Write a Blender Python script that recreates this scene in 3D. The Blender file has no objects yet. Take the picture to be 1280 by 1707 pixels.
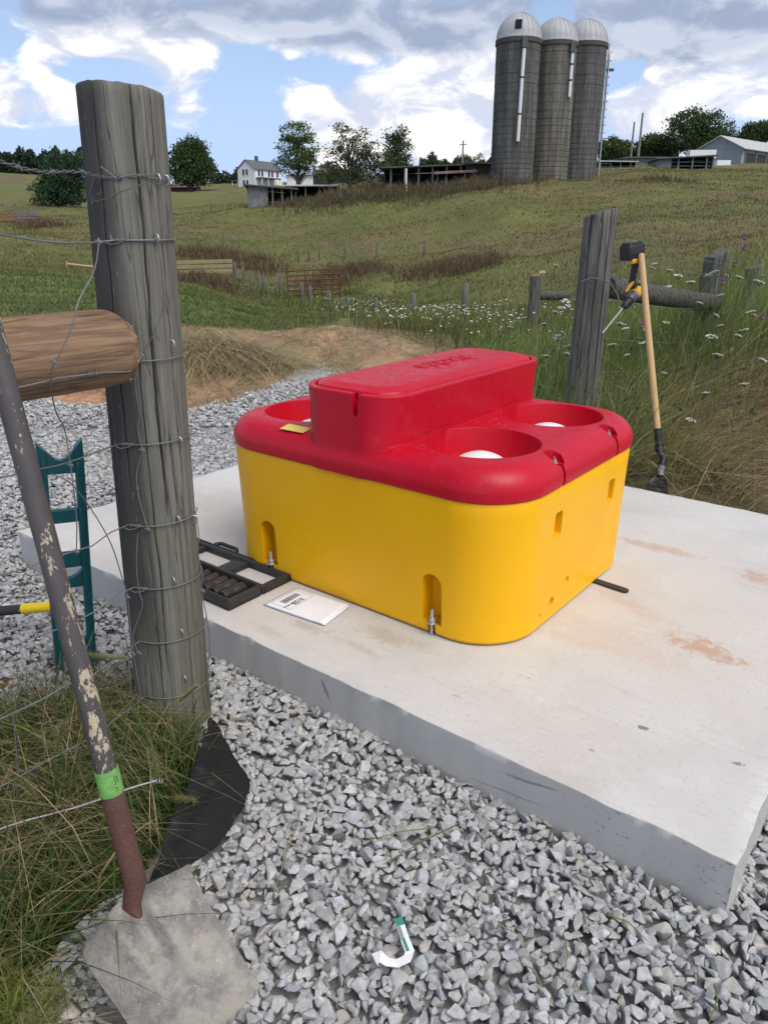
import bpy, bmesh, math, random
import numpy as np
from mathutils import Vector, Matrix, noise

random.seed(7)
rng = np.random.default_rng(7)
SC = bpy.context.scene
COL = SC.collection
R = math.radians

# ------------------------------------------------------------------ camera
CAM_H, PITCH, FPX, CX, CY = 1.55, R(20.7), 1250.0, 640.0, 853.5
cam_data = bpy.data.cameras.new('camera')
cam_data.sensor_fit = 'VERTICAL'
cam_data.sensor_height = 36.0
cam_data.lens = FPX / 1707.0 * 36.0
cam_data.clip_start = 0.05
cam_data.clip_end = 6000.0
cam = bpy.data.objects.new('camera', cam_data)
cam.location = (0, 0, CAM_H)
cam.rotation_euler = (math.pi / 2 - PITCH, 0, 0)
COL.objects.link(cam)
SC.camera = cam

# ------------------------------------------------------------------ sun, sky, exposure
SUN_EL, SUN_AZ = R(55), R(140)          # azimuth measured from +Y (view direction) towards +X
sun_data = bpy.data.lights.new('sun', 'SUN')
sun_data.energy = 2.1
sun_data.angle = R(40)
sun_data.color = (1.0, 0.945, 0.86)
sun = bpy.data.objects.new('sun', sun_data)
sun_dir = Vector((math.sin(SUN_AZ) * math.cos(SUN_EL), math.cos(SUN_AZ) * math.cos(SUN_EL), math.sin(SUN_EL)))
sun.rotation_euler = sun_dir.to_track_quat('Z', 'Y').to_euler()
COL.objects.link(sun)

SC.view_settings.view_transform = 'Standard'
SC.view_settings.look = 'None'
SC.view_settings.exposure = 0.40
SC.view_settings.gamma = 1.0
SC.view_settings.use_curve_mapping = False
SC.cycles.use_denoising = True
SC.cycles.use_adaptive_sampling = True
SC.cycles.adaptive_threshold = 0.03
SC.cycles.max_bounces = 5
SC.cycles.diffuse_bounces = 2
SC.cycles.glossy_bounces = 2
SC.cycles.transparent_max_bounces = 4
SC.cycles.caustics_reflective = False
SC.cycles.caustics_refractive = False

# ------------------------------------------------------------------ node helpers
class NT:
    def __init__(self, tree):
        self.t = tree
        tree.nodes.clear()
    def n(self, typ, ins=None, **props):
        nd = self.t.nodes.new('ShaderNode' + typ)
        for k, v in props.items():
            setattr(nd, k, v)
        for k, v in (ins or {}).items():
            self.set(nd.inputs[k], v)
        return nd
    def set(self, sock, v):
        if hasattr(v, 'is_output') or isinstance(v, bpy.types.NodeSocket):
            self.t.links.new(v, sock)
        elif isinstance(v, bpy.types.Node):
            self.t.links.new(v.outputs[0], sock)
        else:
            if sock.type == 'RGBA' and not isinstance(v, (int, float)) and len(v) == 3:
                v = (*v, 1)
            elif sock.type == 'RGBA' and isinstance(v, (int, float)):
                v = (v, v, v, 1)
            sock.default_value = v
    def math(self, op, a, b=None, c=None, clamp=False):
        nd = self.n('Math', operation=op, use_clamp=clamp)
        self.set(nd.inputs[0], a)
        if b is not None: self.set(nd.inputs[1], b)
        if c is not None: self.set(nd.inputs[2], c)
        return nd.outputs[0]
    def vmath(self, op, a, b=None):
        nd = self.n('VectorMath', operation=op)
        self.set(nd.inputs[0], a)
        if b is not None: self.set(nd.inputs[1], b)
        return nd.outputs['Value'] if op in ('LENGTH', 'DOT_PRODUCT', 'DISTANCE') else nd.outputs[0]
    def step(self, x, a, b, lo=0.0, hi=1.0):
        nd = self.n('MapRange', interpolation_type='SMOOTHSTEP')
        for k, v in zip(('Value', 'From Min', 'From Max', 'To Min', 'To Max'), (x, a, b, lo, hi)):
            self.set(nd.inputs[k], v)
        return nd.outputs[0]
    def mix(self, f, a, b, blend='MIX'):
        nd = self.n('Mix', data_type='RGBA', blend_type=blend)
        self.set(nd.inputs[0], f); self.set(nd.inputs[6], a); self.set(nd.inputs[7], b)
        return nd.outputs[2]
    def noise(self, vec, scale, detail=4, rough=0.55, dist=0.0, dims='3D'):
        nd = self.n('TexNoise', noise_dimensions=dims)
        if vec is not None: self.set(nd.inputs['Vector'], vec)
        nd.inputs['Scale'].default_value = scale
        nd.inputs['Detail'].default_value = detail
        nd.inputs['Roughness'].default_value = rough
        nd.inputs['Distortion'].default_value = dist
        return nd.outputs[0]
    def mapping(self, vec, scale=(1, 1, 1), loc=(0, 0, 0), rot=(0, 0, 0)):
        nd = self.n('Mapping')
        self.set(nd.inputs[0], vec)
        nd.inputs['Location'].default_value = loc
        nd.inputs['Rotation'].default_value = rot
        nd.inputs['Scale'].default_value = scale
        return nd.outputs[0]
    def ramp(self, f, stops):
        nd = self.n('ValToRGB')
        self.set(nd.inputs[0], f)
        e = nd.color_ramp.elements
        while len(e) < len(stops): e.new(0.5)
        for el, (p, c) in zip(e, stops):
            el.position = p
            el.color = (*c, 1) if not isinstance(c, (int, float)) else (c, c, c, 1)
        return nd.outputs[0]
    def obj(self):
        return self.n('TexCoord').outputs['Object']
    def bump(self, h, strength=0.3, dist=0.01, normal=None):
        nd = self.n('Bump')
        self.set(nd.inputs['Height'], h)
        nd.inputs['Strength'].default_value = strength
        nd.inputs['Distance'].default_value = dist
        if normal is not None: self.set(nd.inputs['Normal'], normal)
        return nd.outputs[0]
    def out(self, color, rough=0.8, metal=0.0, normal=None, spec=0.5, **extra):
        b = self.n('BsdfPrincipled')
        self.set(b.inputs['Base Color'], color)
        self.set(b.inputs['Roughness'], rough)
        self.set(b.inputs['Metallic'], metal)
        self.set(b.inputs['Specular IOR Level'], spec)
        if normal is not None: self.set(b.inputs['Normal'], normal)
        for k, v in extra.items(): self.set(b.inputs[k.replace('_', ' ')], v)
        o = self.n('OutputMaterial')
        self.t.links.new(b.outputs[0], o.inputs[0])
        return b

def mat(name):
    m = bpy.data.materials.new(name)
    m.use_nodes = True
    return m, NT(m.node_tree)

def plain(name, c, rough=0.7, metal=0.0, var=0.18, scale=12.0, bump=0.0, bscale=60.0, spec=0.4, c2=None, lo=.4, hi=.65):
    m, t = mat(name)
    o = t.obj()
    a = t.noise(o, scale, 5, 0.6)
    if c2 is None:
        col = t.mix(a, tuple(x * (1 - var) for x in c), tuple(min(1, x * (1 + var)) for x in c))
    else:
        col = t.mix(t.step(a, lo, hi), c, c2)
    nrm = t.bump(t.noise(o, bscale, 4, 0.6), 1.0, bump) if bump else None
    r = t.math('ADD', t.math('MULTIPLY', t.noise(o, scale * 3, 3), 0.16), rough - 0.08)
    t.out(col, r, metal, nrm, spec)
    return m

# ------------------------------------------------------------------ sky: physical blue sky with broken cloud
def build_sky():
    w = bpy.data.worlds.new('World')
    SC.world = w
    w.use_nodes = True
    w.cycles.sampling_method = 'MANUAL'
    w.cycles.sample_map_resolution = 512
    t = NT(w.node_tree)
    sky = t.n('TexSky', sky_type='NISHITA', sun_disc=False)
    sky.sun_elevation = SUN_EL
    sky.sun_rotation = SUN_AZ
    sky.air_density = 1.0
    sky.dust_density = 0.7
    d = t.n('TexCoord').outputs['Generated']
    d = t.vmath('NORMALIZE', d)
    sep = t.n('SeparateXYZ'); t.set(sep.inputs[0], d)
    az = t.math('ARCTAN2', sep.outputs[0], sep.outputs[1])
    el = t.math('ARCSINE', sep.outputs[2])
    flat = t.mapping(d, (1, 1, 2.1))
    warp = t.n('TexNoise'); t.set(warp.inputs['Vector'], flat)
    warp.inputs['Scale'].default_value = 9; warp.inputs['Detail'].default_value = 1
    wv = t.vmath('SUBTRACT', warp.outputs['Color'], (0.5, 0.5, 0.5))
    wv = t.vmath('SCALE', wv); wv.node.inputs['Scale'].default_value = 0.10
    fw = t.vmath('ADD', flat, wv)
    big = t.noise(t.mapping(fw, loc=(3.1, 1.7, 0.4)), 3.4, 1, 0.5)
    fine = t.noise(fw, 10.0, 7, 0.58)
    vor = t.n('TexVoronoi', {'Vector': fw, 'Scale': 17.0, 'Smoothness': 0.6}, feature='SMOOTH_F1').outputs[0]
    puff = t.math('MULTIPLY', t.math('SUBTRACT', 0.42, vor), 0.26)
    dens = t.math('ADD', t.math('ADD', t.math('MULTIPLY', big, 0.50), t.math('MULTIPLY', fine, 0.70)), puff)
    # cloud masses seen in this part of the sky: (azimuth deg, elevation deg, half width, half height, weight)
    def pix(u, v):
        x = (u - CX) / FPX; b = -(v - CY) / FPX
        y = math.cos(PITCH) + b * math.sin(PITCH); z = -math.sin(PITCH) + b * math.cos(PITCH)
        return math.atan2(x, y), math.atan2(z, math.hypot(x, y))
    comb = t.n('CombineXYZ'); t.set(comb.inputs[0], az); t.set(comb.inputs[1], el)
    def blobs(lst, acc):
        for u, v, ru, rv, wgt in lst:
            a0, e0 = pix(u, v); ia, ie = FPX / ru, FPX / rv
            ma = t.n('VectorMath', operation='MULTIPLY_ADD')
            t.set(ma.inputs[0], comb.outputs[0]); ma.inputs[1].default_value = (ia, ie, 0); ma.inputs[2].default_value = (-a0 * ia, -e0 * ie, 0)
            q = t.vmath('DOT_PRODUCT', ma.outputs[0], ma.outputs[0])
            acc = t.math('MULTIPLY_ADD', t.math('POWER', 0.3679, q), wgt, acc)
        return acc
    dens = blobs((
            (60, 175, 150, 55, .20), (330, 105, 60, 45, .16), (320, 195, 50, 26, .16), (640, 170, 130, 34, .18), (505, 180, 50, 22, .14), (600, 245, 160, 26, .10),
            (760, 180, 100, 100, .20), (1190, 140, 130, 42, .26), (1090, 195, 80, 30, .20), (100, 60, 120, 40, .12),
            (520, 40, 330, 44, .26), (1160, 40, 220, 56, .30), (990, 20, 34, 50, .16), (700, 205, 120, 30, .12), (1240, 110, 70, 30, .10),
            (400, 190, 62, 90, -.34), (930, 16, 36, 26, -.30), (1060, 118, 60, 30, -.30), (1250, 205, 60, 20, -.10), (120, 245, 150, 22, -.26), (400, 270, 120, 26, -.20), (545, 110, 110, 26, -.12), (20, 70, 30, 60, -.20), (140, 130, 44, 24, -.20)), dens)
    cover = t.step(dens, 0.58, 0.71)
    up = t.mapping(fw, loc=(0.012, 0.0, 0.040))
    fine2 = t.noise(up, 10.0, 5, 0.58)
    lit = t.step(t.math('ADD', t.math('SUBTRACT', fine, fine2), t.math('MULTIPLY', puff, 0.9)), -0.13, 0.13)
    g = blobs(((480, 24, 300, 42, 1.0), (760, 22, 150, 42, .8), (1180, 36, 190, 56, 1.15), (60, 5, 130, 18, .6), (600, 75, 120, 22, .35)), t.math('MULTIPLY', t.math('SUBTRACT', big, 0.5), 1.0))
    gm = t.math('MULTIPLY', t.step(g, 0.25, 0.90), 0.88)
    bright = t.mix(lit, (0.52, 0.565, 0.68), (0.97, 0.94, 0.905))
    cc = t.mix(gm, bright, t.mix(lit, (0.25, 0.305, 0.43), (0.42, 0.475, 0.60)))
    blue = t.n('Vector' + 'Math', operation='SCALE'); t.set(blue.inputs[0], sky.outputs[0]); blue.inputs['Scale'].default_value = 0.10
    haze = t.step(el, 0.0, 0.40)
    bl = t.mix(haze, (0.40, 0.535, 0.82), blue.outputs[0])
    cov = t.math('MULTIPLY', cover, 0.97)
    colr = t.mix(cov, bl, cc)
    bg = t.n('Background'); t.set(bg.inputs[0], colr); bg.inputs[1].default_value = 1.0
    o = t.n('OutputWorld'); t.t.links.new(bg.outputs[0], o.inputs[0])
build_sky()

# ------------------------------------------------------------------ geometry helpers
def at(u, v, Y):
    """world point at forward distance Y that the photo shows at pixel u, v"""
    b = -(v - CY) / FPX
    dy = math.cos(PITCH) + b * math.sin(PITCH); dz = -math.sin(PITCH) + b * math.cos(PITCH)
    k = Y / dy
    return Vector(((u - CX) / FPX * k, Y, CAM_H + dz * k))
def atz(u, v, z):
    b = -(v - CY) / FPX
    dy = math.cos(PITCH) + b * math.sin(PITCH); dz = -math.sin(PITCH) + b * math.cos(PITCH)
    k = (z - CAM_H) / dz
    return Vector(((u - CX) / FPX * k, dy * k, z))

ORG = {}
def empty(name, loc, label, cat, group=None, rz=0.0):
    o = bpy.data.objects.new(name, None)
    o.empty_display_size = 0.1
    COL.objects.link(o)
    o.location = loc
    o.rotation_euler = (0, 0, rz)
    ORG[o.name] = Vector(loc)
    tag(o, label, cat, group)
    return o
def tag(o, label=None, cat=None, group=None, kind=None):
    if label: o['label'] = label
    if cat: o['category'] = cat
    if group: o['group'] = group
    if kind: o['kind'] = kind
    return o

def link_mesh(name, me, m, parent=None, origin=None):
    o = bpy.data.objects.new(name, me)
    COL.objects.link(o)
    if m is not None: me.materials.append(m)
    if parent is not None:
        o.parent = parent
        ORG[o.name] = ORG[parent.name]
    else:
        ORG[o.name] = Vector(origin or (0, 0, 0))
        o.location = ORG[o.name]
    return o

class G:
    """collects geometry in world coordinates; build() links it as ONE mesh object"""
    def __init__(s):
        s.v = []; s.f = []
    def add(s, vs, fs):
        k = len(s.v)
        s.v += [tuple(p) for p in vs]
        s.f += [tuple(i + k for i in f) for f in fs]
        return s
    def box(s, c, size, M=None):
        hx, hy, hz = (x / 2 for x in size)
        vs = [Vector((x, y, z)) for z in (-hz, hz) for y in (-hy, hy) for x in (-hx, hx)]
        if M is not None: vs = [M @ p for p in vs]
        c = Vector(c)
        return s.add([p + c for p in vs], [(0, 2, 3, 1), (4, 5, 7, 6), (0, 1, 5, 4), (2, 6, 7, 3), (0, 4, 6, 2), (1, 3, 7, 5)])
    def bbox(s, c, size, r=0.005, M=None, seg=2):
        """box with rounded edges"""
        bm = bmesh.new()
        bmesh.ops.create_cube(bm, size=1)
        for v in bm.verts: v.co = Vector((v.co.x * size[0], v.co.y * size[1], v.co.z * size[2]))
        bmesh.ops.bevel(bm, geom=bm.edges[:], offset=r, segments=seg, profile=0.5, affect='EDGES')
        return s.bm(bm, c, M)
    def bm(s, bm, c=(0, 0, 0), M=None):
        bm.verts.index_update()
        c = Vector(c)
        vs = [((M @ v.co) if M is not None else v.co) + c for v in bm.verts]
        fs = [tuple(v.index for v in f.verts) for f in bm.faces]
        bm.free()
        return s.add(vs, fs)
    def tube(s, pts, rad, n=8, caps=True):
        pts = [Vector(p) for p in pts]
        if isinstance(rad, (int, float)): rad = [rad] * len(pts)
        vs, fs = [], []
        ref = None
        for i, p in enumerate(pts):
            d = (pts[min(i + 1, len(pts) - 1)] - pts[max(i - 1, 0)]).normalized()
            if ref is None:
                ref = Vector((0, 0, 1)) if abs(d.z) < 0.9 else Vector((1, 0, 0))
            a = d.cross(ref).normalized()
            b = a.cross(d).normalized()
            ref = b if abs(b.dot(d)) < .9 else ref
            for k in range(n):
                th = 2 * math.pi * k / n
                vs.append(p + (a * math.cos(th) + b * math.sin(th)) * rad[i])
        for i in range(len(pts) - 1):
            for k in range(n):
                fs.append((i * n + k, i * n + (k + 1) % n, (i + 1) * n + (k + 1) % n, (i + 1) * n + k))
        if caps:
            fs.append(tuple(range(n - 1, -1, -1)))
            fs.append(tuple((len(pts) - 1) * n + k for k in range(n)))
        return s.add(vs, fs)
    def lathe(s, prof, c, n=32, axis=None):
        """prof: (radius, height) list, turned round +Z (or axis) at c; closed at both ends"""
        M = axis.to_track_quat('Z', 'Y').to_matrix() if axis is not None else Matrix.Identity(3)
        c = Vector(c); vs, fs = [], []
        for r, z in prof:
            for k in range(n):
                th = 2 * math.pi * k / n
                vs.append(M @ Vector((r * math.cos(th), r * math.sin(th), z)) + c)
        for i in range(len(prof) - 1):
            for k in range(n):
                fs.append((i * n + k, i * n + (k + 1) % n, (i + 1) * n + (k + 1) % n, (i + 1) * n + k))
        fs.append(tuple(range(n - 1, -1, -1)))
        fs.append(tuple((len(prof) - 1) * n + k for k in range(n)))
        return s.add(vs, fs)
    def prism(s, poly, h0, h1, M=None, c=(0, 0, 0)):
        """poly in local xy, extruded h0..h1 along local z"""
        n = len(poly); c = Vector(c)
        vs = [Vector((x, y, h)) for h in (h0, h1) for x, y in poly]
        if M is not None: vs = [M @ p for p in vs]
        fs = [tuple(range(n - 1, -1, -1)), tuple(range(n, 2 * n))]
        fs += [(i, (i + 1) % n, n + (i + 1) % n, n + i) for i in range(n)]
        return s.add([p + c for p in vs], fs)
    def loft(s, rings, cap=True):
        n = len(rings[0]); vs = [p for r in rings for p in r]; fs = []
        for i in range(len(rings) - 1):
            for k in range(n):
                fs.append((i * n + k, i * n + (k + 1) % n, (i + 1) * n + (k + 1) % n, (i + 1) * n + k))
        if cap:
            fs.append(tuple(range(n - 1, -1, -1)))
            fs.append(tuple((len(rings) - 1) * n + k for k in range(n)))
        return s.add(vs, fs)
    def mesh(s, name, off=Vector()):
        me = bpy.data.meshes.new(name)
        me.from_pydata([(p[0] - off[0], p[1] - off[1], p[2] - off[2]) for p in s.v], [], s.f)
        me.update()
        return me
    def build(s, name, m, parent=None, smooth=None, origin=None, label=None, local=False):
        off = Vector() if local else (ORG[parent.name] if parent is not None else Vector(origin or (0, 0, 0)))
        me = s.mesh(name, off)
        if smooth is not None: smooth_mesh(me, smooth)
        o = link_mesh(name, me, m, parent, origin)
        if label: o['label'] = label
        return o

def smooth_mesh(me, deg=35):
    me.polygons.foreach_set('use_smooth', [True] * len(me.polygons))
    if deg < 179: me.set_sharp_from_angle(angle=R(deg))

def fix_normals(me):
    bm = bmesh.new(); bm.from_mesh(me)
    bmesh.ops.recalc_face_normals(bm, faces=bm.faces[:])
    bm.to_mesh(me); bm.free()

def np_mesh(name, verts, faces, m, parent=None, colors=None, smooth=False, origin=None):
    """verts (N,3) array, faces (M,3|4) array -> linked object; colors per vertex"""
    me = bpy.data.meshes.new(name)
    verts = np.asarray(verts, np.float32); faces = np.asarray(faces, np.int32)
    k = faces.shape[1]
    me.vertices.add(len(verts)); me.vertices.foreach_set('co', verts.ravel())
    me.loops.add(faces.size); me.loops.foreach_set('vertex_index', faces.ravel())
    me.polygons.add(len(faces))
    me.polygons.foreach_set('loop_start', np.arange(0, faces.size, k, dtype=np.int32))
    me.polygons.foreach_set('use_smooth', np.full(len(faces), smooth))
    me.update(calc_edges=True)
    if colors is not None:
        ca = me.color_attributes.new('Col', 'FLOAT_COLOR', 'POINT')
        ca.data.foreach_set('color', np.c_[colors, np.ones(len(colors))].astype(np.float32).ravel())
    return link_mesh(name, me, m, parent, origin)

def copy_tree(o, parent=None):
    c = o.copy(); COL.objects.link(c)
    if parent is not None: c.parent = parent
    ORG[c.name] = ORG.get(o.name, Vector())
    for ch in [x for x in bpy.data.objects if x.parent == o]: copy_tree(ch, c)
    return c

def fbm(x, y, z=0.0, oct=3):
    return noise.fractal(Vector((x, y, z)), 1.0, 2.0, oct)

def np_noise(x, y, scale, seed=0):
    """cheap smooth value noise on arrays, 0..1"""
    r = np.random.default_rng(seed + 101).random((64, 64))
    xs = x * scale; ys = y * scale
    xi = np.floor(xs).astype(int); yi = np.floor(ys).astype(int)
    fx = xs - xi; fy = ys - yi
    fx = fx * fx * (3 - 2 * fx); fy = fy * fy * (3 - 2 * fy)
    g = lambda i, j: r[(xi + i) % 64, (yi + j) % 64]
    return (g(0, 0) * (1 - fx) + g(1, 0) * fx) * (1 - fy) + (g(0, 1) * (1 - fx) + g(1, 1) * fx) * fy

def in_poly(x, y, poly):
    inside = np.zeros(np.shape(x), bool)
    n = len(poly)
    for i in range(n):
        x0, y0 = poly[i]; x1, y1 = poly[(i + 1) % n]
        c = ((y0 > y) != (y1 > y)) & (x < (x1 - x0) * (y - y0) / (y1 - y0 + 1e-12) + x0)
        inside ^= c
    return inside
# ------------------------------------------------------------------ terrain
# hillside profiles: for several bearings, (distance, height); nearer than 9 m the yard is level
def prof(u, pts):
    return (u - CX) / FPX, [(0.1, 0), (9, 0)] + [(Y, at(u, v, Y).z) for Y, v in pts]
PROF = [prof(-700, [(25, 452), (40, 440), (60, 400), (100, 352), (200, 300), (330, 284), (430, 292)]),
        prof(0, [(14, 521), (25, 455), (42, 436), (60, 398), (100, 352), (200, 302), (330, 286), (430, 292)]),
        prof(300, [(13, 534), (19, 486), (30, 478), (46, 462), (70, 402), (100, 356), (160, 330), (215, 316), (330, 306), (430, 308)]),
        prof(480, [(12, 560), (20, 525), (34, 512), (44, 500), (60, 446), (80, 385), (100, 335), (150, 318), (215, 312), (330, 306), (430, 308)]),
        prof(640, [(12, 556), (20, 535), (34, 520), (44, 485), (60, 430), (80, 350), (95, 312), (120, 304), (215, 304), (330, 304), (430, 308)]),
        prof(860, [(12, 560), (18, 542), (30, 505), (45, 440), (62, 375), (84, 306), (100, 298), (215, 290), (330, 288), (430, 292)]),
        prof(1060, [(12, 540), (18, 500), (30, 450), (45, 400), (62, 345), (84, 298), (110, 282), (170, 276), (330, 276), (430, 284)]),
        prof(1280, [(12, 530), (18, 482), (30, 430), (45, 382), (62, 335), (84, 298), (110, 284), (170, 276), (330, 272), (430, 284)]),
        prof(2200, [(12, 520), (18, 482), (30, 430), (45, 382), (62, 335), (84, 298), (110, 284), (170, 276), (330, 272), (430, 284)])]
PS = np.array([p[0] for p in PROF])
def ground(x, y):
    x = np.asarray(x, float); y = np.asarray(y, float)
    yy = np.maximum(y, 0.1)
    s = x / np.maximum(yy, 6.0)
    ly = np.log(yy)
    zs = []
    for _, pts in PROF:
        Y = np.log([p[0] for p in pts] + [900, 4000]); Z = np.array([p[1] for p in pts] + [pts[-1][1] * 0.9, 10])
        # smooth interpolation: average over a small window in log distance
        z = sum(np.interp(ly + k, Y, Z) for k in (-.09, -.045, 0, .045, .09)) / 5
        zs.append(z)
    zs = np.stack(zs)
    i = np.clip(np.searchsorted(PS, s) - 1, 0, len(PS) - 2)
    f = np.clip((s - PS[i]) / (PS[i + 1] - PS[i]), 0, 1)
    f = f * f * (3 - 2 * f)
    flat = zs.reshape(len(PS), -1); ii = i.ravel(); k = np.arange(ii.size)
    z = (flat[ii, k] * (1 - f.ravel()) + flat[ii + 1, k] * f.ravel()).reshape(np.shape(s))
    amp = np.clip((y - 9) / 40, 0, 1)
    z = z + amp * ((np_noise(x, y, 0.12, 1) - .5) * 0.9 + (np_noise(x, y, 0.4, 2) - .5) * 0.35)
    near = np.clip((y - 6) / 4, 0, 1)
    z = z + near * ((np_noise(x, y, 1.3, 3) - .5) * 0.10 + (np_noise(x, y, 5.5, 5) - .5) * 0.05 * np.clip((14 - y) / 4, 0, 1))
    # spoil heaps beyond the gravel
    for hx, hy, rx, ry, h in ((-1.95, 8.6, 1.0, .75, .20), (-1.0, 11.1, 1.5, .9, .22), (-3.2, 9.6, 1.6, .8, .12), (-.2, 10.2, 1.2, .6, .10), (-3.0, 8.1, .8, .45, .10)):
        z = z + h * np.exp(-((x - hx) / rx) ** 2 - ((y - hy) / ry) ** 2) * (0.8 + 0.4 * np_noise(x, y, 4.0, 4))
    # weedy bank behind the slab
    z = z + 0.12 * np.clip((x - 2.2) / 1.5, 0, 1) * np.clip((y - 3.2) / 1.2, 0, 1)
    return z
def gz(x, y): return float(ground(np.array([x]), np.array([y]))[0])

SLAB_O = Vector((-1.747, 3.317, 0.0)); SLAB_A = R(-38.2); SLAB_L, SLAB_W, SLAB_H = 3.243, 2.45, 0.2
SA = Vector((math.cos(SLAB_A), math.sin(SLAB_A), 0)); SB = Vector((-SA.y, SA.x, 0))
def slab(a, b, z): return SLAB_O + SA * a + SB * b + Vector((0, 0, z))
def to_slab(x, y):
    dx = x - SLAB_O.x; dy = y - SLAB_O.y
    return dx * SA.x + dy * SA.y, dx * SB.x + dy * SB.y
GRASS_POLY = [(-.58, 2.0), (-.555, 1.80), (-.57, 1.60), (-.61, 1.42), (-.70, 1.28), (-.76, 1.14), (-.80, .98), (-.78, .75), (-1.2, .45), (-2.2, .5), (-2.2, 1.5), (-1.30, 1.98), (-.82, 2.26)]

def gravel_edge(x):      # how far back the gravel reaches
    return 7.0 + 1.9 * np.exp(-((x + 0.75) / 0.42) ** 2) + 0.7 * np.exp(-((x + 3.6) / .8) ** 2) - .5 * np.exp(-((x + 2.1) / .5) ** 2) + .5 * (np_noise(x, x * 0, 2.2, 9) - .5)

def build_terrain():
    ys = np.concatenate([np.linspace(-4, 16, 170), np.exp(np.linspace(math.log(16.1), math.log(3500), 150))])
    ss = np.linspace(-1, 1, 260)
    ss = np.sign(ss) * (0.45 * np.abs(ss) + 2.3 * np.abs(ss) ** 3)
    Y, S = np.meshgrid(ys, ss, indexing='ij')
    X = S * np.maximum(np.abs(Y) + 0.5, 7.0)
    Z = ground(X, Y)
    nY, nS = Y.shape
    a, b = to_slab(X, Y)
    under = (a > .05) & (a < SLAB_L - .05) & (b > .05) & (b < SLAB_W - .05)
    Z = np.where(under, Z, Z)
    near_g = (Y < gravel_edge(X)) & ~under & (Y > .3)
    V = np.stack([X, Y, Z - 0.006 + .022 * near_g], -1).reshape(-1, 3)
    idx = np.arange(nY * nS).reshape(nY, nS)
    F = np.stack([idx[:-1, :-1], idx[:-1, 1:], idx[1:, 1:], idx[1:, :-1]], -1).reshape(-1, 4)
    x, y = V[:, 0], V[:, 1]
    n1 = np_noise(x, y, .09, 11); n2 = np_noise(x, y, .35, 12); n3 = np_noise(x, y, 1.7, 13)
    n4 = np_noise(x, y, .03, 14)
    def c(*v): return np.array(v)[None, :]
    m = lambda f, A, B: A * (1 - f[:, None]) + B * f[:, None]
    sm = lambda v, lo, hi: (lambda k: k * k * (3 - 2 * k))(np.clip((v - lo) / (hi - lo), 0, 1))
    olive = m(n2, c(.105, .112, .038), c(.145, .145, .052))
    brown = c(.155, .120, .066)
    fieldc = m(sm(n1 * .6 + n3 * .4, .50, .72) * .8, olive, brown)
    fieldc = m(sm(n4, .5, .8) * .5, fieldc, c(.14, .17, .050))
    lush = m(n3, c(.095, .135, .04), c(.135, .165, .056))
    left_lush = sm(-x / np.maximum(y, 1) * 10 - n2 * 1.2, .2, 1.2) * (1 - sm(y, 26, 32))
    col = m(left_lush, fieldc, lush)
    dirt = m(sm(n3 * .5 + n2 * .5, .35, .65), c(.36, .265, .17), c(.39, .25, .145))
    straw = c(.34, .26, .15)
    dirt = m(sm(np_noise(x, y, 2.6, 15), .45, .7), dirt, straw)
    back = 12.2 + 1.2 * (n2 - .5) - .9 * sm(x, -1.2, .6) * 2.2
    dirtmask = (1 - sm(y - back, -.5, .5)) * (1 - sm(x - y * .02, .3, 1.1))
    right_dirt = sm(x, 2.0, 2.5) * (1 - sm(y, 4.2, 4.9))
    col = m(np.clip(dirtmask + right_dirt, 0, 1), col, dirt)
    bank = sm(x, .9, 1.6) * (1 - sm(y, 9, 13)) * (1 - right_dirt)
    col = m(bank, col, c(.10, .09, .048))
    grav = (1 - sm(y - gravel_edge(x), -.25, .12)) * (1 - sm(x, 1.6, 2.0) * sm(y, 2.2, 3.0)) * (1 - sm(b_of(x, y), 2.3, 2.5) * sm(x, .2, .6))
    grav = grav * (1 - sm(-x, 3.6, 4.6) * 0)
    col = m(grav, col, m(n3, c(.27, .265, .255), c(.33, .325, .31)))
    gp = in_poly(x, y, GRASS_POLY).astype(float)
    col = m(gp, col, c(.045, .042, .022))
    red = np.exp(-((x + 2.75) / .55) ** 2 - ((y - 7.25) / .5) ** 2)
    col = m(sm(red, .35, .6), col, c(.46, .25, .14))
    mt, t = mat('ground')
    v = t.n('VertexColor', layer_name='Col').outputs[0]
    o = t.obj()
    nf = t.noise(o, 9, 8, .65)
    nm = t.noise(o, .9, 6, .65)
    nl = t.noise(t.mapping(o, (1, 1, .2)), .22, 5, .6)
    k = t.math('ADD', t.math('MULTIPLY', nf, .9), t.math('ADD', t.math('MULTIPLY', nm, .55), t.math('MULTIPLY', nl, .45)))
    col_ = t.mix(1.0, v, t.ramp(k, [(.35, .45), (.95, 1.0), (1.0, 1.35)]), 'MULTIPLY')
    col_ = t.mix(.55, v, col_)
    t.out(col_, .95, 0, t.bump(t.noise(o, 14, 8, .7), 1.0, .03), .15)
    ob = np_mesh('terrain', V, F, mt, None, col, True)
    tag(ob, 'rolling farmland from the gravel yard up to the silo hill', 'ground', kind='structure')
def b_of(x, y): return to_slab(x, y)[1]
build_terrain()

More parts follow.
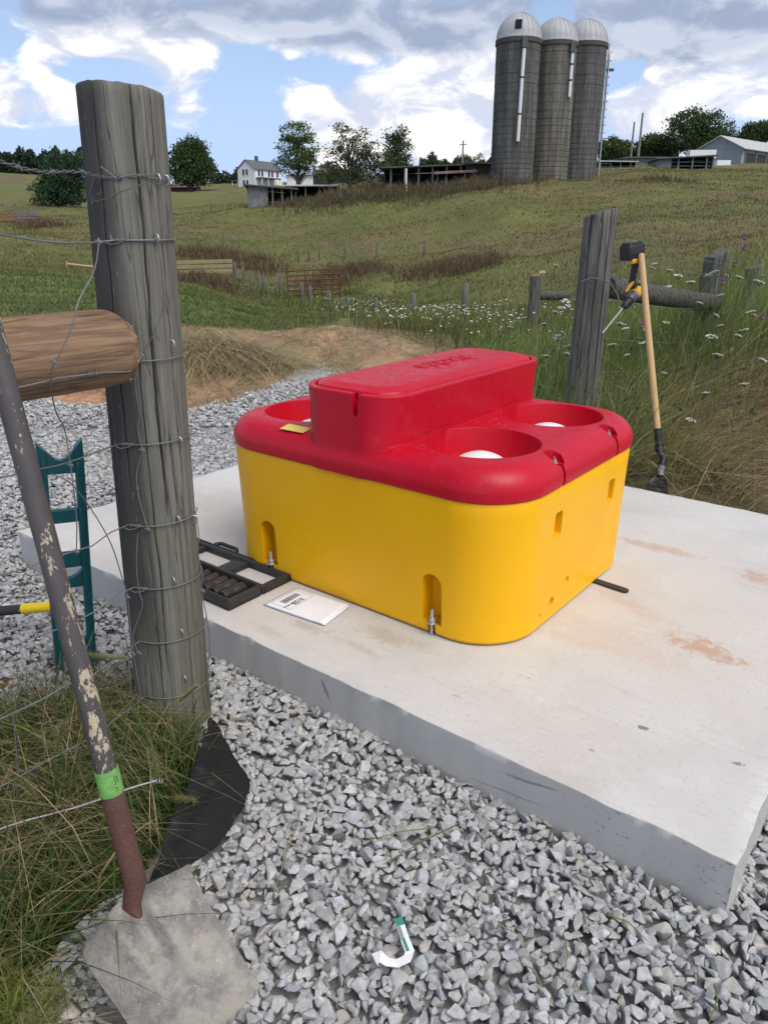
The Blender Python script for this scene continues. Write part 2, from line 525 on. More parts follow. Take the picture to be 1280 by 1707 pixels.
# ------------------------------------------------------------------ concrete pad
def build_slab():
    m, t = mat('concrete')
    o = t.obj()
    n1 = t.noise(o, 1.6, 7, .6); n2 = t.noise(o, 9, 8, .7); n3 = t.noise(o, 55, 5, .7)
    base = t.mix(t.step(n1, .35, .68), (.625, .605, .575), (.53, .512, .485))
    base = t.mix(t.math('MULTIPLY', t.step(n2, .5, .75), .35), base, (.67, .66, .64))
    base = t.mix(t.math('MULTIPLY', t.step(n3, .52, .70), .48), base, (.44, .41, .375))
    br_ = t.noise(t.mapping(o, (4, 60, 4), rot=(0, 0, .35)), 1.0, 6, .7)
    base = t.mix(t.math('MULTIPLY', t.step(br_, .52, .70), .22), base, (.44, .42, .39))
    br2 = t.noise(t.mapping(o, (3, 26, 3), rot=(0, 0, -.6)), 1.0, 7, .75)
    base = t.mix(t.math('MULTIPLY', t.step(br2, .57, .70), .42), base, (.40, .37, .34))
    pit = t.n('TexVoronoi', {'Vector': o, 'Scale': 30.0}, feature='F1').outputs[0]
    base = t.mix(t.math('MULTIPLY', t.step(pit, .085, .035), t.math('MULTIPLY', t.step(n2, .47, .6), .7)), base, (.20, .17, .15))
    warm = t.noise(t.mapping(o, loc=(5, 2, 0)), 1.1, 5, .6)
    base = t.mix(t.math('MULTIPLY', t.step(warm, .48, .66), .30), base, (.56, .49, .425))
    sep = t.n('SeparateXYZ'); t.set(sep.inputs[0], o)
    topm = t.step(sep.outputs[2], .190, .197)
    def blob(a, b, ra, rb, lo=.8, hi=.3, rot=0.0, sc=11):
        mp = t.mapping(o, (1, 1, 0), (0, 0, 0))
        q = t.vmath('SUBTRACT', mp, (a, b, 0))
        q = t.n('VectorRotate', {'Vector': q, 'Angle': rot}, rotation_type='Z_AXIS').outputs[0]
        q = t.mapping(q, (1 / ra, 1 / rb, 0))
        d = t.vmath('LENGTH', q)
        d = t.math('ADD', d, t.math('MULTIPLY', t.math('SUBTRACT', t.noise(o, sc * 1.6, 8, .78), .5), 4.2))
        return t.step(d, lo, hi)
    rust = (.50, .30, .20)
    for u, v, ra, rb, rot, f in ((1090, 912, .20, .05, .0, .55), (1170, 1080, .16, .065, .2, .75), (1265, 962, .08, .07, 0, .6), (1000, 1060, .35, .13, .1, .18), (900, 1200, .3, .2, 0, .12), (1050, 1010, .22, .05, .3, .25)):
        p = atz(u, v, .2); a, b = to_slab(p.x, p.y)
        base = t.mix(t.math('MULTIPLY', blob(a, b, ra, rb, 1.1, .35, rot, 14), f), base, rust)
    for u, v, ra, rb, f in ((510, 1042, .10, .035, .75), (645, 1062, .11, .05, .8), (600, 1080, .1, .03, .45), (445, 1050, .08, .03, .4), (700, 1075, .06, .03, .4), (930, 1300, .14, .07, .35), (250, 905, .2, .1, .25), (360, 850, .3, .2, .22)):
        p = atz(u, v, .2); a, b = to_slab(p.x, p.y)
        base = t.mix(t.math('MULTIPLY', blob(a, b, ra, rb, 1.35, .2), f * .9), base, (.42, .35, .285))
    for u, v, ra, rb, f in ((1072, 1214, .022, .012, .8), (1228, 1273, .02, .014, .7), (985, 1250, .012, .006, .5), (880, 1130, .01, .006, .5), (760, 1160, .02, .006, .35)):
        p = atz(u, v, .2); a, b = to_slab(p.x, p.y)
        base = t.mix(t.math('MULTIPLY', blob(a, b, ra, rb, .9, .5, 0, 40), f), base, (.16, .13, .12))
    # cast side faces: smoother, greyer, air holes, form marks
    side = t.mix(t.noise(o, 5, 5, .6), (.46, .445, .42), (.55, .535, .51))
    spots = t.step(t.noise(t.mapping(o, loc=(1, 3, 2)), 60, 4, .7), .58, .66)
    ends = t.step(sep.outputs[0], 2.55, 3.1)
    side = t.mix(t.math('MULTIPLY', spots, t.math('ADD', t.math('MULTIPLY', t.math('MULTIPLY', ends, t.step(t.noise(o, 7, 3), .42, .60)), .75), .10)), side, (.10, .095, .09))
    streak = t.step(t.noise(t.mapping(o, (2.4, 1, 34)), 1.0, 4, .6), .60, .74)
    side = t.mix(t.math('MULTIPLY', streak, .12), side, (.30, .30, .30))
    for a0, z0, ra, rz, rot, f in ((1.98, .135, .008, .045, .5, .7), (2.72, .155, .10, .006, .16, .6), (2.66, .085, .13, .004, .12, .45), (.55, .10, .012, .05, 0, .35), (1.2, .06, .2, .012, 0, .2)):
        q = t.vmath('SUBTRACT', t.mapping(o, (1, 0, 1)), (a0, 0, z0))
        q = t.n('VectorRotate', {'Vector': q, 'Angle': rot}, rotation_type='Y_AXIS').outputs[0]
        d_ = t.math('ADD', t.vmath('LENGTH', t.mapping(q, (1 / ra, 0, 1 / rz))), t.math('MULTIPLY', t.math('SUBTRACT', t.noise(o, 50, 5, .7), .5), 1.6))
        side = t.mix(t.math('MULTIPLY', t.step(d_, 1.1, .5), f), side, (.17, .165, .16))
    base = t.mix(topm, side, base)
    n = t.bump(t.math('ADD', t.noise(o, 30, 8, .7), t.math('MULTIPLY', t.noise(o, 130, 4, .6), .5)), .35, .004)
    t.out(base, .9, 0, n, .25)
    # mesh: finely divided top with an uneven broom finish and ragged arrises
    nx, ny = 190, 144
    V = []; F = []
    def edge(a, b):
        # ragged plan edge
        return a + .006 * fbm(a * 6, b * 6, 1.0) * (1 if (a < .02 or a > SLAB_L - .02) else 0), b + .007 * fbm(a * 6, b * 6, 5.0) * (1 if (b < .02 or b > SLAB_W - .02) else 0)
    for j in range(ny + 1):
        for i in range(nx + 1):
            a = SLAB_L * i / nx; b = SLAB_W * j / ny
            e = min(i, nx - i, j, ny - j)
            z = SLAB_H + .0016 * fbm(a * 7, b * 7, 0, 4)
            if e == 0: z -= .0025 + .006 * max(0, fbm(a * 9, b * 9, 2))
            if e == 1: z -= .0006
            aa, bb = edge(a, b)
            if e == 1:
                q_ = .005 + .004 * fbm(a * 14, b * 14, 8); pass
                if i == 1: aa = q_
                if i == nx - 1: aa = SLAB_L - q_
                if j == 1: bb = q_
                if j == ny - 1: bb = SLAB_W - q_
            V.append((aa, bb, z))
    W = nx + 1
    for j in range(ny):
        for i in range(nx):
            k = j * W + i
            F.append((k, k + 1, k + W + 1, k + W))
    ring = [i for i in range(W)] + [j * W + nx for j in range(1, ny + 1)] + [ny * W + i for i in range(nx - 1, -1, -1)] + [j * W for j in range(ny - 1, 0, -1)]
    base_i = len(V)
    for lvl, zz in enumerate((.17, .09, -.08)):
        for r in ring:
            a, b, _ = V[r]
            V.append((a + .003 * fbm(a * 3, b * 3, zz * 9), b + .003 * fbm(b * 3, a * 3, zz * 7), zz))
    n_ = len(ring)
    prev = ring
    for lvl in range(3):
        cur = [base_i + lvl * n_ + k for k in range(n_)]
        for k in range(n_):
            F.append((prev[(k + 1) % n_], prev[k], cur[k], cur[(k + 1) % n_]))
        prev = cur
    F.append(tuple(reversed(prev)) )
    me = bpy.data.meshes.new('concrete_pad')
    me.from_pydata(V, [], F); me.update()
    fix_normals(me)
    smooth_mesh(me, 50)
    ob = link_mesh('concrete_pad', me, m, None, SLAB_O)
    ob.rotation_euler = (0, 0, SLAB_A)
    tag(ob, 'pale concrete pad with chipped edges lying on grey gravel', 'pad', kind='structure')
build_slab()

# ------------------------------------------------------------------ gravel
def build_gravel():
    protos = []
    rr = random.Random(3)
    for k in range(26):
        bm = bmesh.new()
        n = rr.choice((9, 10, 11, 12, 13))
        sx, sy, sz = rr.uniform(.9, 1.2), rr.uniform(.7, .95), rr.uniform(.55, .8)
        for _ in range(n):
            d = Vector((rr.gauss(0, 1), rr.gauss(0, 1), rr.gauss(0, 1))).normalized()
            q = rr.uniform(.78, 1.05)
            bm.verts.new((d.x * sx * q, d.y * sy * q, d.z * sz * q))
        res = bmesh.ops.convex_hull(bm, input=bm.verts[:])
        junk = [g for g in res['geom_interior'] if isinstance(g, bmesh.types.BMVert)]
        if junk: bmesh.ops.delete(bm, geom=junk, context='VERTS')
        bmesh.ops.dissolve_limit(bm, angle_limit=R(14), verts=bm.verts[:], edges=bm.edges[:])
        lo = bm.copy()
        bmesh.ops.bevel(bm, geom=bm.edges[:], offset=.10, segments=1, profile=.5, affect='EDGES', clamp_overlap=True)
        out = []
        for b in (bm, lo):
            bmesh.ops.triangulate(b, faces=b.faces[:])
            b.verts.index_update()
            out.append((np.array([v.co[:] for v in b.verts]), np.array([[v.index for v in f.verts] for f in b.faces])))
            b.free()
        protos.append(out)
    def allowed(x, y):
        a, b = to_slab(x, y)
        ok = ~((a > .004) & (a < SLAB_L - .004) & (b > .004) & (b < SLAB_W - .004))
        ok &= ~in_poly(x, y, GRASS_POLY) & ~in_poly(x, y, BLADE) & ~in_poly(x, y, FABRIC)
        ok &= y < gravel_edge(x) + rng.normal(0, .12, np.shape(x))
        ok &= ~((b > SLAB_W - .15) & (a > .9))
        ok &= ~((x > 1.75) & (y > 2.6 + .3 * np.maximum(0, x - 2)))
        red = np.exp(-((x + 2.75) / .55) ** 2 - ((y - 7.25) / .5) ** 2)
        ok &= red < .45 + rng.normal(0, .04, np.shape(x))
        return ok
    BLADE = [(-.600, 1.085), (-.455, 1.275), (-.262, 1.135), (-.405, .93)]
    FABRIC = [(-.57, 2.0), (-.50, 1.97), (-.385, 1.74), (-.385, 1.62), (-.43, 1.50), (-.56, 1.40), (-.62, 1.40), (-.57, 1.65)]
    def seen(x, y, z=0.0, pad=40):
        zz = z - CAM_H
        f = y * math.cos(PITCH) - zz * math.sin(PITCH); u_ = y * math.sin(PITCH) + zz * math.cos(PITCH)
        px = CX + FPX * x / np.maximum(f, .05); py = CY - FPX * u_ / np.maximum(f, .05)
        return (f > .1) & (px > -260) & (px < 1280 + 620) & (py < 1707 + 260)
    # near field: drop stones one by one on a height map so that they rest on each other
    X0, X1, Y0, Y1, res = -3.4, 3.1, .55, 4.6, .005
    hm = np.zeros((int((Y1 - Y0) / res) + 1, int((X1 - X0) / res) + 1), np.float32)
    gx, gy = np.meshgrid(X0 + res * np.arange(hm.shape[1]), Y0 + res * np.arange(hm.shape[0]))
    hm += .022 * np_noise(gx, gy, 1.6, 21) + .014 * np_noise(gx, gy, 5, 22)
    N = 228000
    x = rng.uniform(X0 + .06, X1 - .06, N); y = rng.uniform(Y0 + .06, Y1 - .06, N)
    ok = allowed(x, y) & seen(x, y)
    x, y = x[ok], y[ok]
    cell = .05
    def cand(n_area):   # three candidate spots per stone, the lowest wins: hollows fill first
        return len(x) // 3
    nst = len(x) // 3
    size = np.clip(rng.lognormal(math.log(.0178), .32, nst), .009, .033)
    size = -np.sort(-size) * 1.0
    k_ = int(nst * .45); rng.shuffle(size[:k_]); rng.shuffle(size[k_:])
    VV, FF, CC = [], [], []
    off = 0
    def put(px, py, pz, r, detail, quat):
        nonlocal off
        v, f = protos[rr.randrange(len(protos))][detail]
        v = v * r
        v = v @ quat.T
        VV.append(v + (px, py, pz)); FF.append(f + off); off += len(v)
        tint = rr.random(); g = rr.gauss(0, 1)
        b = .445 * (1 + .10 * g) if tint > .05 else .28
        b = max(.24, min(.72, b))
        c = (b, b * .995, b * .985) if tint < .82 else ((b * 1.04, b * .985, b * .91) if tint < .93 else (b * .94, b * .97, b * 1.02))
        CC.append(np.tile(c, (len(v), 1)))
    def rot(tilt):
        a = rr.uniform(0, 6.283); ax = Vector((rr.gauss(0, 1), rr.gauss(0, 1), .15)).normalized()
        return np.array(Matrix.Rotation(rr.gauss(0, tilt), 3, ax) @ Matrix.Rotation(a, 3, 'Z'))
    xi = ((x - X0) / res).astype(int); yi = ((y - Y0) / res).astype(int)
    # group candidates that lie close together
    order = np.lexsort((rng.random(len(x)), (x / .09).astype(int), (y / .09).astype(int)))
    trip = order[:nst * 3].reshape(nst, 3); trip = trip[rng.permutation(nst)]
    stones = []
    for q in range(nst):
        r = float(size[q])
        t3 = trip[q]; i = t3[int(np.argmin(hm[yi[t3], xi[t3]]))]
        j0 = yi[i]; i0 = xi[i]
        k = max(1, int(r * .8 / res))
        win = hm[j0 - k:j0 + k + 1, i0 - k:i0 + k + 1]
        if win.size == 0: continue
        base = float(win.mean() * .5 + win.max() * .5)
        if base > .075: continue
        z = base + r * .30
        stones.append((x[i], y[i], z, r, j0, i0))
        yy, xx = np.ogrid[-k:k + 1, -k:k + 1]
        dome = z + r * .60 * np.sqrt(np.clip(1 - (xx * xx + yy * yy) / (k + .5) ** 2, 0, 1)) - (xx * xx + yy * yy > k * k) * 9
        np.maximum(win, dome, out=win)
    # fill what hollows are left near the viewer
    for ps in range(3):
        fx = rng.uniform(X0 + .06, X1 - .06, 90000); fy = rng.uniform(Y0 + .06, 2.9, 90000)
        fi = ((fx - X0) / res).astype(int); fj = ((fy - Y0) / res).astype(int)
        okf = (hm[fj, fi] < (.050, .052, .050)[ps]); fx, fy, fi, fj = fx[okf], fy[okf], fi[okf], fj[okf]
        okf = allowed(fx, fy) & seen(fx, fy); fx, fy, fi, fj = fx[okf], fy[okf], fi[okf], fj[okf]
        for px, py, i0, j0 in zip(fx, fy, fi, fj):
            if hm[j0, i0] > (.050, .052, .050)[ps]: continue
            r = float(np.clip(rng.lognormal(math.log((.0185, .015, .011)[ps]), .25), .007, .03)); k = max(1, int(r * .8 / res))
            win = hm[j0 - k:j0 + k + 1, i0 - k:i0 + k + 1]
            if win.size == 0: continue
            z = float(win.mean() * .5 + win.max() * .5) + r * .25
            if z > .078: z = .078 - r * .2
            stones.append((px, py, z, r, j0, i0))
            yy, xx = np.ogrid[-k:k + 1, -k:k + 1]
            dome = z + r * .60 * np.sqrt(np.clip(1 - (xx * xx + yy * yy) / (k + .5) ** 2, 0, 1)) - (xx * xx + yy * yy > k * k) * 9
            np.maximum(win, dome, out=win)
    for sx_, sy_, z, r, j0, i0 in stones:
        k = max(1, int(r * .6 / res))
        w_ = hm[j0 - k:j0 + k + 1, i0 - k:i0 + k + 1]
        if (w_ > z + r * .75).mean() > .72: continue          # wholly buried
        put(sx_, sy_, z - .026, r, 0 if sy_ < 1.95 else 1, rot(.38))
    # middle distance: one layer
    N = 42000
    y = 4.5 + 5.2 * rng.random(N) ** 1.15; x = rng.uniform(-5.2, 1.2, N)
    ok = allowed(x, y) & seen(x, y)
    for px, py in zip(x[ok], y[ok]):
        r = float(np.clip(rng.lognormal(math.log(.0190), .3), .011, .034))
        put(px, py, gz_fast(px, py) + rr.uniform(0, .03), r, 1, rot(.6))
    # strays on the soil edge and beside the pad
    m, t = mat('limestone_gravel')
    v = t.n('VertexColor', layer_name='Col').outputs[0]
    o = t.obj()
    k = t.noise(o, 70, 5, .65)
    col = t.mix(1.0, v, t.ramp(k, [(.3, .72), (.55, 1.0), (.8, 1.25)]), 'MULTIPLY')
    t.out(col, .88, 0, t.bump(t.noise(o, 260, 4, .65), .6, .0025), .25)
    ob = np_mesh('gravel', np.concatenate(VV), np.concatenate(FF), m, None, np.concatenate(CC), False)
    tag(ob, 'grey crushed limestone gravel around the concrete pad', 'gravel', kind='stuff')
    print('gravel tris', sum(len(f) for f in FF), 'stones', len(VV))
    return hm, (X0, Y0, res)
def gz_fast(x, y): return 0.0 if y < 6 else .02
HM, HMI = build_gravel()
# ------------------------------------------------------------------ livestock waterer
def rrect(hx, hy, r, z, n=10, k=2.0, bow=0.0):
    pts = []
    for cx, cy, a0 in ((hx - r, hy - r, 0), (-hx + r, hy - r, 90), (-hx + r, -hy + r, 180), (hx - r, -hy + r, 270)):
        for i in range(n + 1):
            th = R(a0 + 90 * i / n)
            pts.append(Vector((cx + r * math.cos(th), cy + r * math.sin(th), z)))
    return pts

def solid(name, g):
    me = g.mesh(name); fix_normals(me)
    o = bpy.data.objects.new(name, me); COL.objects.link(o)
    return o

def boolean(base, ops):
    """ops: list of (object, 'DIFFERENCE'|'UNION'); returns a plain mesh, removes the helpers"""
    for i, (o, op) in enumerate(ops):
        md = base.modifiers.new('b%d' % i, 'BOOLEAN')
        md.operation = op; md.object = o; md.solver = 'EXACT'
    dg = bpy.context.evaluated_depsgraph_get()
    me = bpy.data.meshes.new_from_object(base.evaluated_get(dg))
    for o, _ in ops:
        d = o.data; bpy.data.objects.remove(o); bpy.data.meshes.remove(d)
    d = base.data; bpy.data.objects.remove(base); bpy.data.meshes.remove(d)
    return me

def plastic(name, c, dark, fade, drops=False, bevel=.007):
    m, t = mat(name)
    o = t.obj()
    n1 = t.noise(o, 3.2, 6, .6); n2 = t.noise(o, 26, 6, .65)
    col = t.mix(t.step(n1, .38, .7), c, dark)
    col = t.mix(t.math('MULTIPLY', t.step(n2, .55, .8), .30), col, fade)
    # dust, scuffs and fine scratches
    sc = t.noise(t.mapping(o, (3, 40, 40), rot=(.3, .5, .9)), 2.2, 5, .75)
    col = t.mix(t.math('MULTIPLY', t.step(sc, .63, .76), .22), col, fade)
    sp = t.n('TexVoronoi', {'Vector': o, 'Scale': 46.0}, feature='F1').outputs[0]
    col = t.mix(t.math('MULTIPLY', t.math('MULTIPLY', t.step(sp, .10, .03), t.step(n1, .46, .6)), .55), col, (.62, .42, .32))
    sepz = t.n('SeparateXYZ'); t.set(sepz.inputs[0], o)
    mud = t.math('MULTIPLY', t.step(t.noise(o, 60, 5, .7), .60, .68), t.step(t.math('ADD', sepz.outputs[2], t.math('MULTIPLY', t.noise(o, 4, 4, .6), .25)), .24, .10))
    col = t.mix(t.math('MULTIPLY', mud, .5), col, (.42, .33, .22))
    drip = t.step(t.noise(t.mapping(o, (46, 46, 2.2)), 1.0, 4, .6), .62, .72)
    col = t.mix(t.math('MULTIPLY', drip, .10), col, dark if fade is None else fade)
    bv = t.n('Bevel', samples=4); bv.inputs['Radius'].default_value = bevel
    h = t.math('ADD', t.math('MULTIPLY', t.noise(o, 240, 3, .6), .35), t.math('MULTIPLY', t.noise(o, 7, 4, .5), 2.2))
    nr = t.bump(h, .16, .004, bv.outputs[0])
    rgh = t.step(n2, .3, .75, .34, .52)
    b = t.out(col, rgh, 0, nr, .32)
    return m

def build_waterer():
    M_Y = plastic('yellow_polyethylene', (.95, .485, .002), (.92, .455, .002), (.93, .56, .06))
    M_R = plastic('red_polyethylene', (.53, .003, .020), (.49, .003, .018), (.60, .07, .08))
    M_W = plain('white_float_plastic', (.82, .82, .81), .45, var=.05, bump=.001)
    M_Z = plain('zinc_steel', (.55, .55, .52), .35, .85, var=.3, scale=40)
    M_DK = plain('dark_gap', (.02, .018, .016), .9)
    org = slab(1.705, .975, .2045)
    W = empty('livestock_waterer', org, 'yellow livestock waterer with red humped lid bolted to the concrete pad', 'waterer', rz=SLAB_A)
    # ---- body
    def ring(z, hx, hy, r): return rrect(hx, hy, r, z, 14)
    g = G()
    g.loft([ring(0, .682, .552, .22), ring(.012, .690, .560, .225), ring(.25, .694, .568, .23), ring(.47, .699, .577, .235), ring(.505, .700, .579, .235), ring(.525, .694, .573, .232)])
    base = solid('body_tmp', g)
    cuts = []
    def arch(w, z0, z1, n=10):
        r = w / 2
        pts = [(-r, z0), (r, z0)]
        for i in range(n + 1):
            th = math.pi * i / n
            pts.append((r * math.cos(th), z1 - r + r * math.sin(th)))
        return pts
    MY = Matrix(((1, 0, 0), (0, 0, -1), (0, 1, 0)))     # prism z -> -y, poly y -> z
    for sy in (-1, 1):
        for x in (-.405, .405):
            c = G(); c.prism(arch(.082, .042, .235), .50, .62, MY if sy < 0 else Matrix(((1, 0, 0), (0, 0, 1), (0, 1, 0))))
            cuts.append((solid('c', c), 'DIFFERENCE'))
            c = G(); c.box((x * 0, sy * .575, .015), (.030, .085, .09)); cuts.append((solid('c', c), 'DIFFERENCE'))
            for o_, _ in cuts[-2:]:
                for v in o_.data.vertices: v.co.x += x
    for b in (-.225, .235):
        c = G(); c.bbox((.700, b, .385), (.09, .056, .092), .010)
        cuts.append((solid('c', c), 'DIFFERENCE'))
        c = G(); c.bbox((-.700, b, .385), (.09, .056, .092), .010)
        cuts.append((solid('c', c), 'DIFFERENCE'))
    for b, z, r, dp in ((-.213, .078, .016, .03), (-.10, .115, .020, .006), (-.30, .055, .008, .008)):
        c = G(); c.lathe([(r, -dp), (r * 1.1, .06)], (.692, b, z), 20, Vector((1, 0, 0)))
        cuts.append((solid('c', c), 'DIFFERENCE'))
    me = boolean(base, cuts)
    smooth_mesh(me, 28)
    body = link_mesh('body', me, M_Y, W)
    md = body.modifiers.new('wn', 'WEIGHTED_NORMAL'); md.keep_sharp = True; md.weight = 80
    # ---- lid
    g = G()
    prof_ = [(-.004, .522), (.004, .530), (.006, .556), (.003, .578), (-.010, .602), (-.030, .622), (-.056, .635), (-.090, .641)]
    g.loft([rrect(.700 + d, .579 + d, .237 + d, z, 14) for d, z in prof_])
    lid = solid('lid_tmp', g)
    ops = []
    h = G()
    h.loft([rrect(hx, hy, r, z, 12) for hx, hy, r, z in ((.205, .5845, .12, .523), (.207, .583, .125, .56), (.210, .578, .13, .62), (.214, .572, .135, .70), (.222, .569, .14, .78), (.226, .568, .14, .806), (.226, .568, .14, .813), (.222, .564, .137, .817))])
    ops.append((solid('h', h), 'UNION'))
    for sx in (-1, 1):
        for sy in (-1, 1):
            c = G(); c.lathe([(.185, .49), (.192, .57), (.205, .640), (.211, .66)], (sx * .405, sy * .268, 0), 56)
            o_ = solid('c', c)
            ops.append((o_, 'DIFFERENCE'))
    # the hump wall stands through the holes: put its core back
    h = G()
    h.loft([rrect(hx, hy, r, z, 12) for hx, hy, r, z in ((.203, .560, .12, .528), (.2055, .565, .125, .56), (.2085, .565, .13, .62), (.2125, .562, .135, .70))])
    ops.append((solid('h2', h), 'UNION'))
    c = G(); c.loft([rrect(.202, .544, .118, .788, 12), rrect(.205, .547, .120, .84, 12)])
    ops.append((solid('c', c), 'DIFFERENCE'))
    c = G(); c.prism([(-.013, .745), (-.009, .738), (.009, .738), (.013, .745), (.015, .84), (-.015, .84)], .52, .66, MY, (.07, 0, 0))
    ops.append((solid('c', c), 'DIFFERENCE'))
    bolts = []
    for sx in (-1, 1):
        for b in (-.225, .235):
            c = G(); c.lathe([(.036, .598), (.040, .70)], (sx * .660, b, 0), 24); ops.append((solid('c', c), 'DIFFERENCE'))
            c = G(); c.box((sx * .690, b, .58), (.06, .017, .14)); ops.append((solid('c', c), 'DIFFERENCE'))
            bolts.append((sx * .662, b))
    me = boolean(lid, ops)
    smooth_mesh(me, 32)
    lid = link_mesh('lid', me, M_R, W)
    md = lid.modifiers.new('wn', 'WEIGHTED_NORMAL'); md.keep_sharp = True; md.weight = 80
    # ---- access cover in the hump
    g = G()
    g.loft([rrect(hx, hy, r, z, 14) for hx, hy, r, z in ((.194, .536, .110, .790), (.195, .537, .111, .814), (.190, .532, .107, .822), (.168, .508, .090, .829), (.158, .498, .085, .8335), (.150, .490, .08, .8345))])
    cov = g.build('access_cover', M_R, lid, 30, local=True)
    fix_normals(cov.data)
    smooth_mesh(cov.data, 30)
    # raised lettering on the cover, to be read from the far side
    cu = bpy.data.curves.new('letters', 'FONT'); cu.body = 'Ritchie'; cu.size = .14; cu.shear = .25; cu.extrude = .0022; cu.bevel_depth = .0018; cu.align_x = 'CENTER'; cu.align_y = 'CENTER'; cu.resolution_u = 3; cu.space_character = .95
    to = bpy.data.objects.new('t', cu); COL.objects.link(to)
    dg = bpy.context.evaluated_depsgraph_get()
    me = bpy.data.meshes.new_from_object(to.evaluated_get(dg))
    bpy.data.objects.remove(to); bpy.data.curves.remove(cu)
    me.transform(Matrix.Translation((.0, .10, .8345)) @ Matrix.Rotation(R(-90), 4, 'Z'))
    link_mesh('raised_lettering', me, M_R, lid)
    # ---- floats, bolts, label
    for sx in (-1, 1):
        for sy in (-1, 1):
            g = G()
            r = .150; zc = .452
            g.lathe([(r * math.cos(a), r * math.sin(a)) for a in [R(k) for k in (2, 10, 20, 30, 40, 50, 60, 68, 75, 81, 86, 89)]], (sx * .400, sy * .268, zc), 40)
            g.build('float_ball', M_W, W, 60, local=True)
    for x in (-.405, .405):
        y = -.545
        g = G()
        g.lathe([(.0062, -.004), (.0062, .094), (.0045, .098)], (x, y - .012, 0), 12)
        g.lathe([(.019, .044), (.020, .046), (.019, .049)], (x, y - .012, 0), 20)
        g.lathe([(.0105, .049), (.0118, .050), (.0118, .062), (.0105, .064)], (x, y - .012, 0), 6)
        for k in range(10):
            g.lathe([(.0064, .066 + k * .0028), (.0069, .0672 + k * .0028), (.0064, .0684 + k * .0028)], (x, y - .012, 0), 10)
        g.build('anchor_bolt', M_Z, W, 40, local=True)
    for x, b in bolts:
        g = G()
        g.lathe([(.013, .599), (.014, .601), (.013, .603)], (x, b, 0), 16)
        g.lathe([(.008, .603), (.0088, .604), (.0088, .611), (.0075, .613)], (x, b, 0), 6)
        g.lathe([(.004, .611), (.004, .622)], (x, b, 0), 8)
        g.build('lid_bolt', M_Z, lid, 40, local=True)
    m, t = mat('yellow_label')
    o = t.obj()
    t.out(t.mix(t.step(t.noise(t.mapping(o, (60, 420, 1)), 1, 3), .56, .62), (.86, .66, .10), (.80, .58, .08)), .4)
    g = G(); g.box((-.263, -.525, .6355), (.115, .052, .0012), Matrix.Rotation(R(4), 3, 'Z') @ Matrix.Rotation(R(9), 3, 'X'))
    g.build('warning_label', m, lid, local=True, label='small yellow sticker beside the hump')
    # rain drops left on the lid
    mw_ = mat('clear_water'); mw_[1].out((.9, .9, .9), .03, 0, None, .5, Transmission_Weight=.95, IOR=1.33); mw_ = mw_[0]
    g = G(); rd = random.Random(4)
    for k in range(300):
        if k < 150: x, y, z = rd.gauss(.26, .05), rd.gauss(-.45, .05), .6415
        elif k < 260: x, y, z = rd.gauss(0, .09), rd.gauss(-.40, .10), .8352
        else: x, y, z = rd.gauss(.30, .08), rd.gauss(.0, .03), .6415
        if z < .7 and (math.hypot(x - .405, y + .268) < .215 or math.hypot(x - .405, y - .268) < .215 or x < .222 or y < -.49): continue
        if z > .7 and (abs(x) > .145 or abs(y) > .485): continue
        r = rd.uniform(.0010, .0026)
        g.lathe([(r, 0), (r * .9, r * .3), (r * .6, r * .5), (r * .15, r * .6)], (x, y, z - .0002), 8)
    o = g.build('water_drops', mw_, lid, 60, local=True); o['kind'] = 'stuff'
    # dark rubber strips under the base edge
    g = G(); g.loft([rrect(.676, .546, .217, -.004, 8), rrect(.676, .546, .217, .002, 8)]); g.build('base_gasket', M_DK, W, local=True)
    return W
build_waterer()

# dark strap end lying on the pad beside the waterer
m_ = plain('dark_rubber', (.045, .038, .033), .8, var=.3, scale=60)
g = G()
p0, p1 = slab(2.33, 1.183, .2035), slab(2.535, 1.166, .2035)
d_ = (p1 - p0); L_ = d_.length; rot_ = Matrix.Rotation(math.atan2(d_.y, d_.x), 3, 'Z')
poly = [(0, -.017), (L_ - .012, -.017), (L_ - .003, -.010), (L_, 0), (L_ - .003, .010), (L_ - .012, .017), (0, .017)]
g.prism(poly, .0, .006, rot_, p0)
tag(g.build('rubber_strap', m_, None, origin=p1), 'short dark rubber strap end poking out under the yellow waterer', 'strap')
